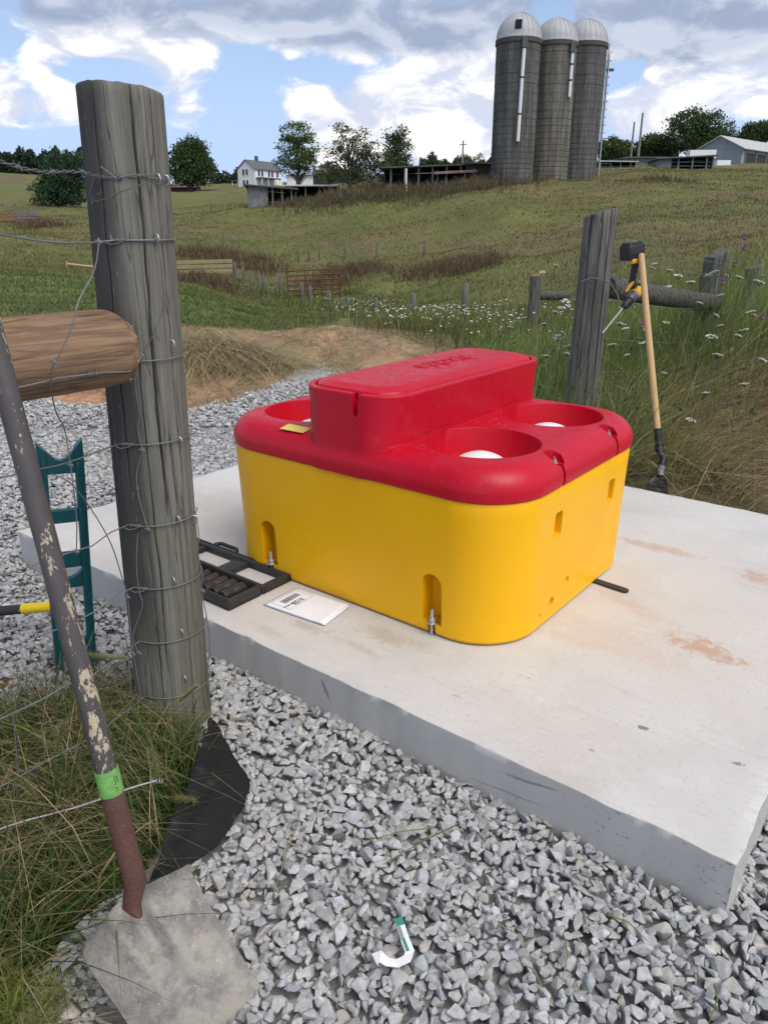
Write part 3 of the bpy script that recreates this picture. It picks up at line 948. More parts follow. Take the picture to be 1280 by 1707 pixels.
# ------------------------------------------------------------------ materials for the fences and tools
def wood_mat(name, light, dark, stain=None, stain_x=(-.2, -.1), green=0.0, fine=1.0, lines=.75, streak=(38, 38, 1.6), axis='Z'):
    m, t = mat(name)
    o = t.obj()
    sc = streak if axis == 'Z' else (streak[2], streak[0], streak[1])
    g1 = t.noise(t.mapping(o, sc), 1.0, 6, .65, .3)
    g2 = t.noise(t.mapping(o, tuple(k * 3.1 for k in sc)), 1.0, 5, .6)
    big = t.noise(o, 3.0, 4, .6)
    col = t.mix(t.step(g1, .32, .66), dark, light)
    col = t.mix(t.math('MULTIPLY', t.step(g2, .55, .75), .45), col, tuple(min(1, k * 1.35) for k in light))
    col = t.mix(t.math('MULTIPLY', t.step(big, .5, .75), .5), col, dark)
    ck = t.step(t.noise(t.mapping(o, tuple(k * .75 for k in sc), loc=(3, 1, 2)), 1.0, 4, .55, .2), .60, .68)
    ck = t.math('MULTIPLY', ck, .18)
    ln = t.math('ABSOLUTE', t.math('SUBTRACT', t.noise(t.mapping(o, tuple(k * .36 for k in sc), loc=(7, 2, 5)), 1.0, 3, .5, .4), .5))
    ln2 = t.math('ABSOLUTE', t.math('SUBTRACT', t.noise(t.mapping(o, tuple(k * .9 for k in sc), loc=(1, 9, 4)), 1.0, 2, .5, .2), .5))
    ck = t.math('MAXIMUM', ck, t.math('MULTIPLY', t.math('MAXIMUM', t.step(ln, .012, .003), t.math('MULTIPLY', t.step(ln2, .016, .004), .45)), lines))
    col = t.mix(ck, col, tuple(k * .22 for k in dark))
    sep = t.n('SeparateXYZ'); t.set(sep.inputs[0], o)
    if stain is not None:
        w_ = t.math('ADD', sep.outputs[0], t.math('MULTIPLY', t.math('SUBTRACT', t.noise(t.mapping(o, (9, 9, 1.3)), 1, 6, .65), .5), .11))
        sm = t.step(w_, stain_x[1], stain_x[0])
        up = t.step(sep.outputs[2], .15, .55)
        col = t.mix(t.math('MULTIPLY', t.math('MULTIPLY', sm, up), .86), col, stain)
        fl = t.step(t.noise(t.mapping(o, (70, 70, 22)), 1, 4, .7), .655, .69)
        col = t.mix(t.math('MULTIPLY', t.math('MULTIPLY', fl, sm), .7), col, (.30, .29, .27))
    if green:
        gm = t.math('MULTIPLY', t.step(sep.outputs[2], .9, .0), t.step(t.noise(o, 5, 4), .35, .7))
        col = t.mix(t.math('MULTIPLY', gm, green), col, (.105, .105, .05))
    h = t.math('ADD', t.math('MULTIPLY', g1, .8), t.math('SUBTRACT', t.math('MULTIPLY', g2, .4), t.math('MULTIPLY', ck, 1.6)))
    t.out(col, .9, 0, t.bump(h, .5 * fine, .005), .2)
    return m

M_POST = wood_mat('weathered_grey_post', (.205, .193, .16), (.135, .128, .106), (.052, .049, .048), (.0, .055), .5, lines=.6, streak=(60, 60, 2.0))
M_POST2 = wood_mat('weathered_grey_timber', (.19, .18, .16), (.085, .082, .075), streak=(60, 60, 2.2))
M_LOG = wood_mat('peeled_brown_log', (.31, .20, .118), (.13, .080, .050), None, fine=.9, lines=.45, streak=(46, 46, 3.0), axis='X')
M_WIRE = plain('galvanised_wire', (.20, .203, .205), .6, .5, var=.35, scale=25)
M_DKWIRE = plain('weathered_wire', (.14, .14, .135), .6, .5, var=.35, scale=25)

def post_mesh(h, r0, r1, cracks, seed, na=64, nz=60, tilt=(0, 0), lean=(0, 0), bulge=.04, below=.15):
    """upright round post in local coordinates, split and weathered; returns a G"""
    g = G(); rings = []
    for k in range(nz + 1):
        z = -below + (h + below) * k / nz
        f = (z + below) / (h + below)
        r = r0 + (r1 - r0) * f
        ring = []
        for i in range(na):
            th = 2 * math.pi * i / na
            c, s = math.cos(th), math.sin(th)
            rr_ = r * (1 + bulge * fbm(c * .8 + seed, s * .8, z * .9, 1) + .004 * fbm(c * 5, s * 5 + seed, z * 1.1, 3))
            for (tc, z0, z1, w, dp) in cracks:
                tt = tc + .10 * fbm(z * 1.2, tc * 7, seed) + .03 * fbm(z * 6, tc * 3, seed)
                d = (th - tt + math.pi) % (2 * math.pi) - math.pi
                fade = max(0, min(1, (z - z0) / .12)) * max(0, min(1, (z1 - z) / .12))
                if fade > 0: rr_ -= dp * fade * math.exp(-(d / w) ** 2)
            zz = z
            if k == nz: zz = z + tilt[0] * c * r + tilt[1] * s * r + .0025 * fbm(c * 3, s * 3, seed + 3)
            ring.append(Vector((c * rr_ + lean[0] * z, s * rr_ + lean[1] * z, zz)))
        rings.append(ring)
    # worn top edge
    top = rings[-1]
    ctr = sum(top, Vector()) / na
    rings.append([ctr + (p - ctr) * .955 + Vector((0, 0, .006)) for p in top])
    rings.append([ctr + (p - ctr) * .5 + Vector((0, 0, .008 + .004 * fbm(p.x * 30, p.y * 30, 1))) for p in top])
    g.loft(rings)
    return g

# ------------------------------------------------------------------ big foreground post
PB = Vector((-.690, 2.085, 0)); PLEAN = (.022, 0.0)
def build_big_post():
    f = -math.pi / 2
    cracks = [(f - .36, .85, 1.89, .016, .014), (f + .58, .75, 1.90, .024, .020), (f + .20, .25, 1.35, .014, .009), (f - .80, .3, 1.3, .016, .007),
              (f + .86, .1, 1.1, .018, .010), (f + .02, .0, .75, .014, .008), (f + 1.1, .3, 1.9, .024, .010), (f - 1.15, .5, 1.88, .024, .010), (f + .66, 1.25, 1.5, .05, .007), (f + 2.2, .1, 1.9, .03, .014)]
    P = empty('fence_post', PB, 'thick weathered grey corner post wrapped with wire in the foreground', 'post')
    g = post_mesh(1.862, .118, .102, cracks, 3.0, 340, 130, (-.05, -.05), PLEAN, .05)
    # knots
    ob = g.build('trunk', M_POST, P, 60, local=True)
    m = plain('dark_knot', (.02, .018, .016), .95)
    for u, v, s in ((211, 737, .011), (239, 1031, .012)):
        p = at(u, v, 1.985) - PB
        G().lathe([(s, -.02), (s * .95, .0), (s * .5, .002)], p, 14, Vector((-.15, -1, .05))).build('knot', m, P, 60, local=True)
    m = plain('steel_staple', (.5, .5, .48), .4, .8)
    k = 0
    for u, v in ((264, 298), (278, 300), (262, 398), (288, 574), (300, 735), (297, 866), (290, 968), (303, 1054), (308, 1131), (325, 865)):
        p = None
        for it in range(6):      # find the post surface on that line of sight
            Y = 2.08 - (.11 if it == 0 else dy)
            p = at(u, v, Y); dx = p.x - (PB.x + PLEAN[0] * p.z)
            dy = math.sqrt(max(.0004, (.112) ** 2 - dx * dx))
        n = Vector((dx, -dy, 0)).normalized()
        g = G(); side = Vector((-n.y, n.x, 0))
        pts = [p - n * .012 + Vector((0, 0, .011)), p + n * .004 + Vector((0, 0, .010)), p + n * .0075 + side * .002, p + n * .004 - Vector((0, 0, .010)), p - n * .012 - Vector((0, 0, .012))]
        g.tube(pts, .0019, 6)
        g.build('staple', m, P, 60)
    return P
build_big_post()

def post_r(z): return .118 + (.102 - .118) * (z + .15) / 2.012
def wrap(th, z, extra=.003):
    r = post_r(z) * 1.015 + extra
    return Vector((PB.x + PLEAN[0] * z + r * math.cos(th), PB.y + r * math.sin(th), z))

# ------------------------------------------------------------------ horizontal brace log
LOG_E = Vector((-.681, 1.888, 1.272)); LOG_D = Vector((-.60, -.80, .012)).normalized()
def build_log():
    Mx = LOG_D.to_track_quat('X', 'Z').to_matrix()
    g = G(); rings = []
    na = 72
    L = 1.9
    for k in range(100):
        s = -.035 + (L + .035) * (k / 99) ** 1.5
        taper = 1 - .22 * math.exp(-(((s + .035) / .020) ** 1.6))
        ring = []
        for i in range(na):
            th = 2 * math.pi * i / na
            c, sn = math.cos(th), math.sin(th)
            r = .0935 * taper * (1 + .03 * fbm(c * 1.2 + 9, sn * 1.2, s * 1.5) + .012 * fbm(c * 6, sn * 6, s * 2.2))
            if k < 8: r *= 1 + (.05 * fbm(c * 5, sn * 5, 7.7, 4)) * (8 - k) / 8
            for tc, w, dp in ((1.9, .03, .012), (2.6, .025, .010), (1.2, .03, .010), (3.3, .03, .012), (2.25, .02, .008), (4.2, .03, .01)):
                d = (th - tc - .10 * fbm(s * 2, tc * 5, 2) + math.pi) % (2 * math.pi) - math.pi
                r -= dp * math.exp(-(d / w) ** 2) * max(0, fbm(s * 1.3, tc * 3, 4) + .45)
            ring.append(Vector((s, c * r, sn * r)))
        rings.append(ring)
    g.loft(rings)
    P = empty('brace_rail', LOG_E, 'peeled brown log rail butted into the thick foreground post', 'rail')
    me = g.mesh('log'); fix_normals(me); smooth_mesh(me, 60)
    o = link_mesh('log', me, M_LOG, P)
    o.rotation_euler = Mx.to_euler()
    # torn splinters at the sawn end
    ms = plain('fresh_splinter', (.46, .35, .20), .9, var=.4, scale=60)
    g = G(); r_ = random.Random(5)
    for k in range(34):
        th = r_.uniform(-2.4, .9)
        c = LOG_E - LOG_D * r_.uniform(.0, .034) + (Mx @ Vector((0, math.cos(th), math.sin(th)))) * r_.uniform(.055, .086)
        d = (-LOG_D * r_.uniform(.3, 1) + Vector((r_.gauss(0, .4), r_.gauss(0, .4), r_.gauss(0, .6)))).normalized()
        g.tube([c, c + d * r_.uniform(.008, .022)], [r_.uniform(.001, .0028), .0004], 4)
    g.build('torn_fibres', ms, P)
build_log()

# ------------------------------------------------------------------ woven wire fence and barbed wire
def build_wires():
    P = empty('woven_wire_fence', (-1.0, 1.6, 0), 'slack galvanised woven wire stretched leftwards from the thick foreground post', 'wire fence')
    far = {}
    r_ = random.Random(2)
    zs = (1.523, 1.225, 1.0, .762, .565, .385, .19, .055)
    leave = {}
    for z in zs:
        pts = [wrap(th, z) for th in np.linspace(.35, R(-118), 14)]
        if abs(z - 1.225) < .01:
            q = Vector((.80, -.60, 0)) * .100
            pts = [wrap(th, z) for th in np.linspace(.35, R(-78), 10)]
            pts += [LOG_E + LOG_D * s + q + Vector((0, 0, z - 1.272 + .012 * math.sin(s * 9))) for s in (.02, .10, .20, .35, .6, 1.0, 1.6)]
        elif z > 1.5:
            pts = [wrap(th, z) for th in np.linspace(.35, R(-95), 10)]
            a = wrap(R(-95), z); b = at(0, 390, 1.63)
            pts += [a.lerp(b, f) + Vector((0, 0, -.012 * math.sin(f * 3.1))) for f in (.25, .5, .75, 1.0, 1.6, 2.6, 5.0)]
        else:
            a = pts[-1]; b = Vector((-.815, 1.795, z)); c = Vector((-.955, 1.625, z)); e = Vector((-2.55, -.37, z))
            for s0, s1 in ((a, b), (b, c), (c, e)):
                for f in (.33, .66, 1.0):
                    pts.append(s0.lerp(s1, f) + Vector((r_.gauss(0, .003), r_.gauss(0, .003), r_.gauss(0, .0035))))
        leave[z] = pts
        g = G(); g.tube(pts, .0024 if z > 1.5 else .0019, 7)
        # twisted splice where the wire end is wrapped back on itself
        if z not in (.385, .19, .055):
            k = 10 if z < 1.4 else 7
            i0 = min(len(pts) - 3, k + 2)
            p0, p1 = pts[i0 - 1], pts[i0]
            d = (p1 - p0).normalized(); u_ = d.cross(Vector((0, 0, 1))).normalized()
            n_t = 5
            g.tube([p0 + d * (.034 * q / (n_t * 8)) + (u_ * math.cos(q * .785) + Vector((0, 0, 1)) * math.sin(q * .785)) * .0042 for q in range(n_t * 8)], .0017, 5)
            g.tube([p0, p0 + Vector((-.015, -.004, -.006)), p0 + Vector((-.036, -.002, -.010)), p0 + Vector((-.05, .004, -.004))], .0016, 5)
        g.build('line_wire', M_WIRE, P, 60)
    stays = [[(165, 405, 1.80), (158, 450, 1.74), (132, 500, 1.66), (120, 545, 1.64), (98, 595, 1.63), (88, 612, 1.63), (86, 650, 1.66), (95, 690, 1.74), (108, 715, 1.79), (118, 775, 1.79), (128, 860, 1.80), (128, 919, 1.80)],
             [(263, 400, 1.972), (272, 450, 1.972), (276, 490, 1.97), (262, 545, 1.968), (238, 590, 1.966), (228, 615, 1.968), (227, 650, 1.97), (233, 690, 1.97), (230, 715, 1.97), (238, 750, 1.968)],
             [(238, 752, 1.966), (228, 790, 1.966), (232, 830, 1.966), (247, 882, 1.966)],
             [(230, 890, 1.962), (228, 940, 1.96), (232, 985, 1.96), (238, 1010, 1.96), (222, 1060, 1.955), (232, 1088, 1.955)],
             [(85, 790, 1.76), (115, 803, 1.79), (150, 845, 1.84), (185, 905, 1.88), (203, 960, 1.90), (213, 995, 1.91), (217, 1040, 1.92), (222, 1085, 1.92), (236, 1165, 1.92)],
             [(326, 855, 2.07), (332, 890, 2.06), (330, 920, 2.05), (338, 960, 2.05), (336, 985, 2.05), (347, 1040, 2.05), (350, 1080, 2.05), (345, 1130, 2.06), (352, 1180, 2.06)],
             [(200, 1030, 1.90), (213, 1080, 1.9), (218, 1150, 1.9), (232, 1210, 1.9)],
             [(22, 1190, 1.62), (30, 1300, 1.60), (20, 1440, 1.58)]]
    for s in stays:
        pts = [at(*q) for q in s]
        # resample smoothly
        fine = []
        for i in range(len(pts) - 1):
            p0, p1, p2, p3 = pts[max(0, i - 1)], pts[i], pts[i + 1], pts[min(len(pts) - 1, i + 2)]
            for f in (0, .33, .66):
                fine.append(.5 * ((2 * p1) + (p2 - p0) * f + (2 * p0 - 5 * p1 + 4 * p2 - p3) * f * f + (3 * p1 - p0 - 3 * p2 + p3) * f ** 3))
        fine.append(pts[-1])
        g = G(); g.tube(fine, .0016, 6); g.build('stay_wire', M_WIRE, P, 60)
    # knots where stays cross the line wires
    for u, v, Y in ((165, 403, 1.80), (263, 399, 1.968), (90, 603, 1.628), (236, 592, 1.962), (118, 775, 1.785), (238, 750, 1.962), (128, 919, 1.795), (247, 882, 1.962), (213, 995, 1.905), (232, 1088, 1.95), (222, 1090, 1.92), (338, 985, 2.045)):
        p = at(u, v, Y); g = G()
        g.tube([p + Vector((-.008 + .0022 * k, -.001, .0038 * math.sin(k * 1.7))) for k in range(8)], .0022, 6)
        g.tube([p + Vector((0, 0, -.008)), p + Vector((.001, -.003, 0)), p + Vector((0, 0, .008))], .0022, 6)
        g.build('knot', M_WIRE, P, 60)
    # rod with a coiled end lying low in front
    g = G()
    a, b = at(-20, 1390, 1.42), at(262, 1302, 1.60)
    g.tube([a.lerp(b, f) + Vector((0, 0, .004 * math.sin(f * 9))) for f in np.linspace(0, 1, 9)], .0028, 8)
    g.tube([b + Vector((-.012 + .0012 * k, .006 * math.cos(k * .9), .006 * math.sin(k * .9))) for k in range(22)], .0017, 6)
    g.build('tension_rod', plain('pale_steel_rod', (.34, .34, .33), .5, .6), P, 60)
    # barbed wire
    B = empty('barbed_wire', (-.9, 1.7, 1.65), 'twisted barbed wire strand across the top of the foreground post', 'barbed wire')
    path = [wrap(th, 1.668 + .004 * math.sin(th * 5), .004) for th in np.linspace(.3, R(-105), 16)]
    a = path[-1]
    path += [a.lerp(at(0, 272, 1.60), f) + Vector((0, 0, .006 * math.sin(f * 7))) for f in (.2, .4, .6, .8, 1, 1.5, 2.2, 3.5, 5.0)]
    dense = []
    for i in range(len(path) - 1):
        n = max(2, int((path[i + 1] - path[i]).length / .006))
        dense += [path[i].lerp(path[i + 1], k / n) for k in range(n)]
    for ph in (0, math.pi):
        g = G(); pts = []
        for i, p in enumerate(dense):
            d = (dense[min(i + 1, len(dense) - 1)] - dense[max(0, i - 1)]).normalized(); u_ = d.cross(Vector((0, 0, 1))).normalized()
            pts.append(p + (u_ * math.cos(i * .55 + ph) + Vector((0, 0, 1)) * math.sin(i * .55 + ph)) * .0024)
        g.tube(pts, .0014, 5); g.build('strand', M_WIRE, B, 60)
    for k in range(5, len(dense), 19):
        p = dense[k]; g = G(); r2 = random.Random(k)
        for s in (-1, 1):
            d = Vector((r2.gauss(0, .6), -.6 * s, .9 * s + r2.gauss(0, .3))).normalized()
            g.tube([p - d * .010, p + d * .013], [.0014, .0004], 5)
        g.lathe([(.0038, -.004), (.0042, 0), (.0038, .004)], p, 8, Vector((1, 0, 0)))
        g.build('barb', M_WIRE, B, 60)
    # loose tail bent back round the post
    tail = [at(252, 303, 1.968), at(205, 318, 1.955), at(180, 332, 1.96), at(160, 335, 1.98), at(147, 345, 2.0), at(152, 318, 1.985), at(160, 295, 1.98), at(188, 290, 1.955), at(215, 300, 1.955)]
    g = G(); g.tube(tail, .0018, 6)
    g.tube([at(152, 333, 1.98), at(165, 322, 1.96)], .0013, 5); g.tube([at(152, 330, 1.985), at(164, 337, 1.965)], .0013, 5)
    g.tube([at(168, 277, 1.955), at(196, 298, 1.95)], .0014, 5)
    g.build('loose_tail', M_DKWIRE, B, 60)
build_wires()

# ------------------------------------------------------------------ foreground shovel
def build_shovel():
    C = Vector((-.527, 1.178, .205))
    Wd = Vector((.583, .812, 0)).normalized()
    D = Vector((.656, -.475, -.586)).normalized(); D = (D - Wd * D.dot(Wd)).normalized()
    N = Wd.cross(D).normalized()
    if N.z < 0: N = -N
    P = empty('shovel', C, 'old square shovel with flaking purple handle and green band standing in the gravel', 'shovel')
    # blade
    m, t = mat('cement_caked_blade')
    o = t.obj()
    n1 = t.noise(o, 16, 8, .7); n2 = t.noise(o, 60, 6, .7); n3 = t.noise(t.mapping(o, (11, 11, 6), loc=(4, 4, 1)), 1, 7, .68)
    col = t.mix(t.step(n1, .40, .62), (.31, .288, .252), (.19, .178, .166))
    col = t.mix(t.math('MULTIPLY', t.step(n3, .50, .70), .55), col, (.15, .14, .14))
    col = t.mix(t.math('MULTIPLY', t.step(n2, .56, .72), .6), col, (.46, .43, .38))
    col = t.mix(t.math('MULTIPLY', t.step(t.noise(o, 13, 6, .7), .58, .70), .6), col, (.25, .15, .095))
    t.out(col, .6, .3, t.bump(t.math('ADD', n2, t.noise(o, 110, 4, .6)), .5, .004), .3)
    g = G(); rows = 34; cols = 36; TH = .0036
    wid = .132; Lb = .315
    surf = []
    for i in range(rows + 1):
        tt = i / rows
        row = []
        for j in range(cols + 1):
            s = j / cols * 2 - 1
            hw = wid * (1 - .10 * tt)
            L = Lb * tt
            # rounded bottom corners
            if tt > .88: hw *= math.sqrt(max(.0, 1 - ((tt - .88) / .12 * .55) ** 2))
            x = s * hw; z = 0.0
            z += .034 * abs(s) ** 2.2 * (1 - .45 * tt)                      # dished across
            z += .030 * math.exp(-(s / .19) ** 2) * math.exp(-(tt / .36) ** 2)       # swell under the socket
            z -= .010 * math.exp(-((abs(s) - .30) / .12) ** 2) * math.exp(-(tt / .35) ** 2)
            sh = .045 * (1 - abs(s)) * math.exp(-(tt / .06))                # shoulders slope from the socket
            roll = math.exp(-(tt / .045))
            z += .026 * roll * min(1, max(0, (abs(s) - .12) / .15)) * 1.0            # rolled step
            z += .002 * fbm(s * 3, tt * 4, 2)
            row.append(C + Wd * x + D * (L - sh * .9 + .004 * fbm(s * 5, tt * 3, 8)) + N * (z - .010))
        surf.append(row)
    vs = [p for r_ in surf for p in r_] + [p - N * TH for r_ in surf for p in r_]
    Wc = cols + 1; n_ = len(vs) // 2; fs = []
    for i in range(rows):
        for j in range(cols):
            a = i * Wc + j
            fs.append((a, a + 1, a + Wc + 1, a + Wc)); fs.append((n_ + a, n_ + a + Wc, n_ + a + Wc + 1, n_ + a + 1))
    for j in range(cols):
        fs.append((j + 1, j, n_ + j, n_ + j + 1)); a = rows * Wc + j; fs.append((a, a + 1, n_ + a + 1, n_ + a))
    for i in range(rows):
        a = i * Wc; fs.append((a, a + Wc, n_ + a + Wc, n_ + a)); a = i * Wc + cols; fs.append((a + Wc, a, n_ + a, n_ + a + Wc))
    g.add(vs, fs)
    me = g.mesh('blade', ORG[P.name]); fix_normals(me); smooth_mesh(me, 50)
    link_mesh('blade', me, m, P)
    # handle runs up and slightly left/back
    S0 = at(232, 1492, 1.185); TOP = at(-55, 395, 1.43)
    d = (TOP - S0).normalized(); Lh = (TOP - S0).length
    BAND0, BAND1 = at(198, 1322, 1.215), at(181, 1290, 1.225)
    sb0 = (at(193, 1328, 1.21) - S0).dot(d); sb1 = sb0 + .052
    m, t = mat('rusty_socket'); o = t.obj()
    mesh_ = t.n('TexVoronoi', {'Vector': t.mapping(o, (1, 1, .6)), 'Scale': 240.0}, feature='DISTANCE_TO_EDGE').outputs[0]
    col = t.mix(t.noise(o, 22, 6, .65), (.085, .035, .026), (.14, .068, .052))
    col = t.mix(t.math('MULTIPLY', t.step(mesh_, .10, .03), .28), col, (.26, .18, .15))
    t.out(col, .8, .2, t.bump(t.noise(o, 90, 5, .6), .4, .003), .3)
    g = G()
    pts = [C + N * .010 + D * .022, C + N * .014 - D * .012, S0 + d * .03, S0 + d * .07] + [S0 + d * (sb0 * f) for f in (.6, .8, 1)]
    g.tube(pts, [.006, .0190, .0225, .0230, .0232, .0232, .0230], 24)
    sock = g.build('socket', m, P, 60)
    m, t = mat('flaking_purple_paint'); o = t.obj()
    q = t.mapping(o, (34, 34, 11))
    fl = t.noise(q, 1.0, 7, .72); big = t.noise(o, 7, 3)
    sepx = t.n('SeparateXYZ'); t.set(sepx.inputs[0], t.mapping(o, (1, 1, 1)))
    side = t.step(t.math('ADD', sepx.outputs[0], t.math('MULTIPLY', sepx.outputs[2], .17)), .010, .026)
    zone = t.step(sepx.outputs[2], .95, .60)
    fl2 = t.math('ADD', fl, t.math('MULTIPLY', t.math('SUBTRACT', big, .5), .22))
    thr = t.math('ADD', fl2, t.math('MULTIPLY', t.math('MULTIPLY', side, zone), .10))
    small = t.step(t.noise(t.mapping(o, (95, 95, 45), loc=(2, 5, 1)), 1.0, 3, .6), .685, .70)
    flake = t.math('MAXIMUM', t.step(thr, .620, .632), small)
    paint = t.mix(t.noise(o, 14, 5), (.058, .049, .047), (.098, .084, .081))
    bare = t.mix(t.noise(t.mapping(o, (60, 60, 4)), 1, 4), (.52, .46, .33), (.38, .30, .19))
    col = t.mix(flake, paint, bare)
    t.out(col, t.mix(flake, (.42,) * 3, (.85,) * 3), 0, t.bump(t.math('SUBTRACT', t.noise(o, 60, 4), t.math('MULTIPLY', flake, 1.2)), .35, .003), .45)
    g = G()
    ss = np.linspace(sb1 - .004, Lh, 60)
    g.tube([S0 + d * s + Vector((.0012 * fbm(s * 5, 1, 0), .0012 * fbm(s * 5, 2, 0), 0)) for s in ss], [.0212 * (1 + .015 * fbm(s * 4, 3, 0)) for s in ss], 28)
    g.build('handle', m, P, 60)
    m, t = mat('green_paint_band'); o = t.obj()
    t.out(t.mix(t.step(t.noise(o, 55, 5, .7), .42, .60), (.13, .32, .075), (.18, .40, .10)), .5, 0, t.bump(t.noise(o, 120, 4), .3, .002))
    g = G()
    g.tube([S0 + d * (sb0 - .001), S0 + d * (sb0 + .002), S0 + d * (sb1 - .002), S0 + d * (sb1 + .001)], [.0235, .0241, .0241, .0235], 28)
    band = g.build('painted_band', m, sock, 60)
    # pen strokes on the band
    g = G(); mk = plain('black_pen', (.03, .04, .03), .7)
    e1 = Vector((.75, -.66, 0)); e1 = (e1 - d * e1.dot(d)).normalized(); e2 = d.cross(e1)
    def bp(a, s): return S0 + d * (sb0 + s) + (e1 * math.cos(a) + e2 * math.sin(a)) * .0244
    for strokes in ([(.1, .042), (.05, .035), (.18, .030), (.0, .024)], [(-.02, .018), (.16, .016), (.15, .010), (-.04, .010)], [(.3, .040), (.32, .028)]):
        g.tube([bp(a, s) for a, s in strokes], .0008, 5)
    g.build('pen_mark', mk, sock)
build_shovel()

# ------------------------------------------------------------------ teal steel frame behind the wire
def build_teal():
    m, t = mat('worn_teal_paint'); o = t.obj()
    w_ = t.step(t.noise(o, 26, 6, .7), .60, .68)
    col = t.mix(t.noise(o, 8, 4), (.010, .085, .098), (.018, .13, .145))
    col = t.mix(t.math('MULTIPLY', w_, .5), col, (.24, .29, .27))
    t.out(col, .42, .1, t.bump(t.noise(o, 60, 4), .25, .003), .5)
    T = at(100, 752, 2.30); Bm = at(133, 1150, 2.36); Bm.z = .02
    P = empty('steel_frame', Bm, 'teal painted steel frame with cut-out rungs standing behind the wire', 'frame')
    U = (T - Bm).normalized(); H = (T - Bm).length
    X = Vector((.88, .47, 0)); X = (X - U * X.dot(U)).normalized(); Z = X.cross(U).normalized()
    if Z.y > 0: Z = -Z
    Mx = Matrix((X, U, -Z)).transposed()
    def put(name, poly, d0, d1):
        g = G(); g.prism(poly, d0, d1, Mx, Bm); me = g.mesh(name, Bm); fix_normals(me)
        bm = bmesh.new(); bm.from_mesh(me)
        bmesh.ops.bevel(bm, geom=[e for e in bm.edges if e.calc_face_angle(0) > .5], offset=.0018, segments=2, affect='EDGES')
        bm.to_mesh(me); bm.free(); smooth_mesh(me, 40)
        link_mesh(name, me, m, P)
    hw = .068
    for s in (-1, 1):
        x0, x1 = sorted((s * hw, s * (hw - .026)))
        top = [(x1, H + .004), (x0, H + (.030 if s < 0 else .004))] if s < 0 else [(x1, H + .040), (x0, H + .010)]
        put('upright', [(x0, 0), (x1, 0)] + top, -.016, .016)
        x0, x1 = sorted((s * hw, s * (hw - .006)))
        put('flange', [(x0, 0), (x1, 0), (x1, H), (x0, H + (.02 if s < 0 else .03))], -.028, .028)
    def rung(h0, h1, scoop=0.0):
        a = hw - .0265
        pts = [(-a, h0), (a, h0), (a, h1)]
        for k in range(1, 12):
            f = k / 12
            pts.append((a - 2 * a * f, h1 - scoop * math.sin(math.pi * f)))
        pts.append((-a, h1))
        put('rung', pts, -.011, .011)
    rung(H - .075, H + .004, .034)
    rung(H - .250, H - .205)
    rung(H - .420, H - .365, .0)
    rung(H - .500, H - .435, .028)
    rung(.10, .16)
build_teal()

# ------------------------------------------------------------------ yellow and black tool handle
g = G()
a_, b_ = at(-60, 1024, 2.62), at(96, 1010, 2.62)
P = empty('tool_handle', (a_ + b_) / 2, 'black and yellow rubber-gripped tool handle over the gravel behind the shovel', 'tool')
dv = (b_ - a_)
G().tube([a_, a_ + dv * .10, a_ + dv * .40, a_ + dv * .635], [.019, .0195, .0195, .0185], 18).build('black_grip', plain('black_grip_rubber', (.03, .03, .03), .6, c2=(.75, .55, .03), lo=.66, hi=.68, scale=30), P, 50)
G().tube([a_ + dv * .63, a_ + dv * .66, a_ + dv * .95, a_ + dv * 1.0], [.0195, .021, .0205, .018], 18).build('yellow_shaft', plain('yellow_fibreglass', (.80, .56, .015), .4, var=.1), P, 50)
G().tube([a_ - dv * .5 + Vector((0, 0, -.02)), a_], [.018, .019], 14).build('shaft_end', plain('black_shaft', (.03, .03, .03), .5), P, 50)

# ------------------------------------------------------------------ rusty steel channel in the grass
def build_rusty():
    m, t = mat('rusted_steel'); o = t.obj()
    n = t.noise(o, 14, 7, .7)
    t.out(t.mix(t.step(n, .35, .65), (.085, .028, .016), (.21, .085, .040)), .9, .1, t.bump(t.noise(o, 70, 5, .7), .6, .004), .2)
    A_ = at(-40, 1150, 2.25); B_ = at(140, 1196, 2.16)
    P = empty('rusty_channel', Vector((A_.x, A_.y, 0)), 'rust brown steel channel lying in the grass behind the wire', 'steel channel')
    d = (B_ - A_).normalized(); L = (B_ - A_).length
    Mx = Matrix((d, Vector((0, 0, 1)).cross(d).normalized(), Vector((0, 0, 1)))).transposed()
    g = G(); g.bbox(A_ + d * L / 2, (L, .008, .075), .002, Mx); g.bbox(A_ + d * L / 2 + Mx @ Vector((0, .03, .034)), (L, .06, .007), .002, Mx); g.bbox(A_ + d * L / 2 + Mx @ Vector((0, .03, -.034)), (L, .06, .007), .002, Mx)
    g.build('channel', m, P, 40)
    A2 = at(-60, 1118, 2.42); B2 = at(66, 1172, 2.30)
    g = G(); vs = []
    n_ = 14
    for k in range(n_ + 1):
        p = A2.lerp(B2, k / n_)
        vs += [p + Vector((0, 0, .012 * fbm(k * .7, 1, 1))), p + Vector((0, .02, -.12))]
    fs = [(2 * k, 2 * k + 1, 2 * k + 3, 2 * k + 2) for k in range(n_)]
    v2 = [Vector(v) + Vector((.004, .008, 0)) for v in vs]; k0 = len(vs)
    fs2 = [tuple(k0 + i for i in reversed(f)) for f in fs] + [(2 * k, 2 * k + 2, k0 + 2 * k + 2, k0 + 2 * k) for k in range(n_)]
    g.add(vs + v2, fs + fs2); g.build('torn_plate', m, P)
build_rusty()

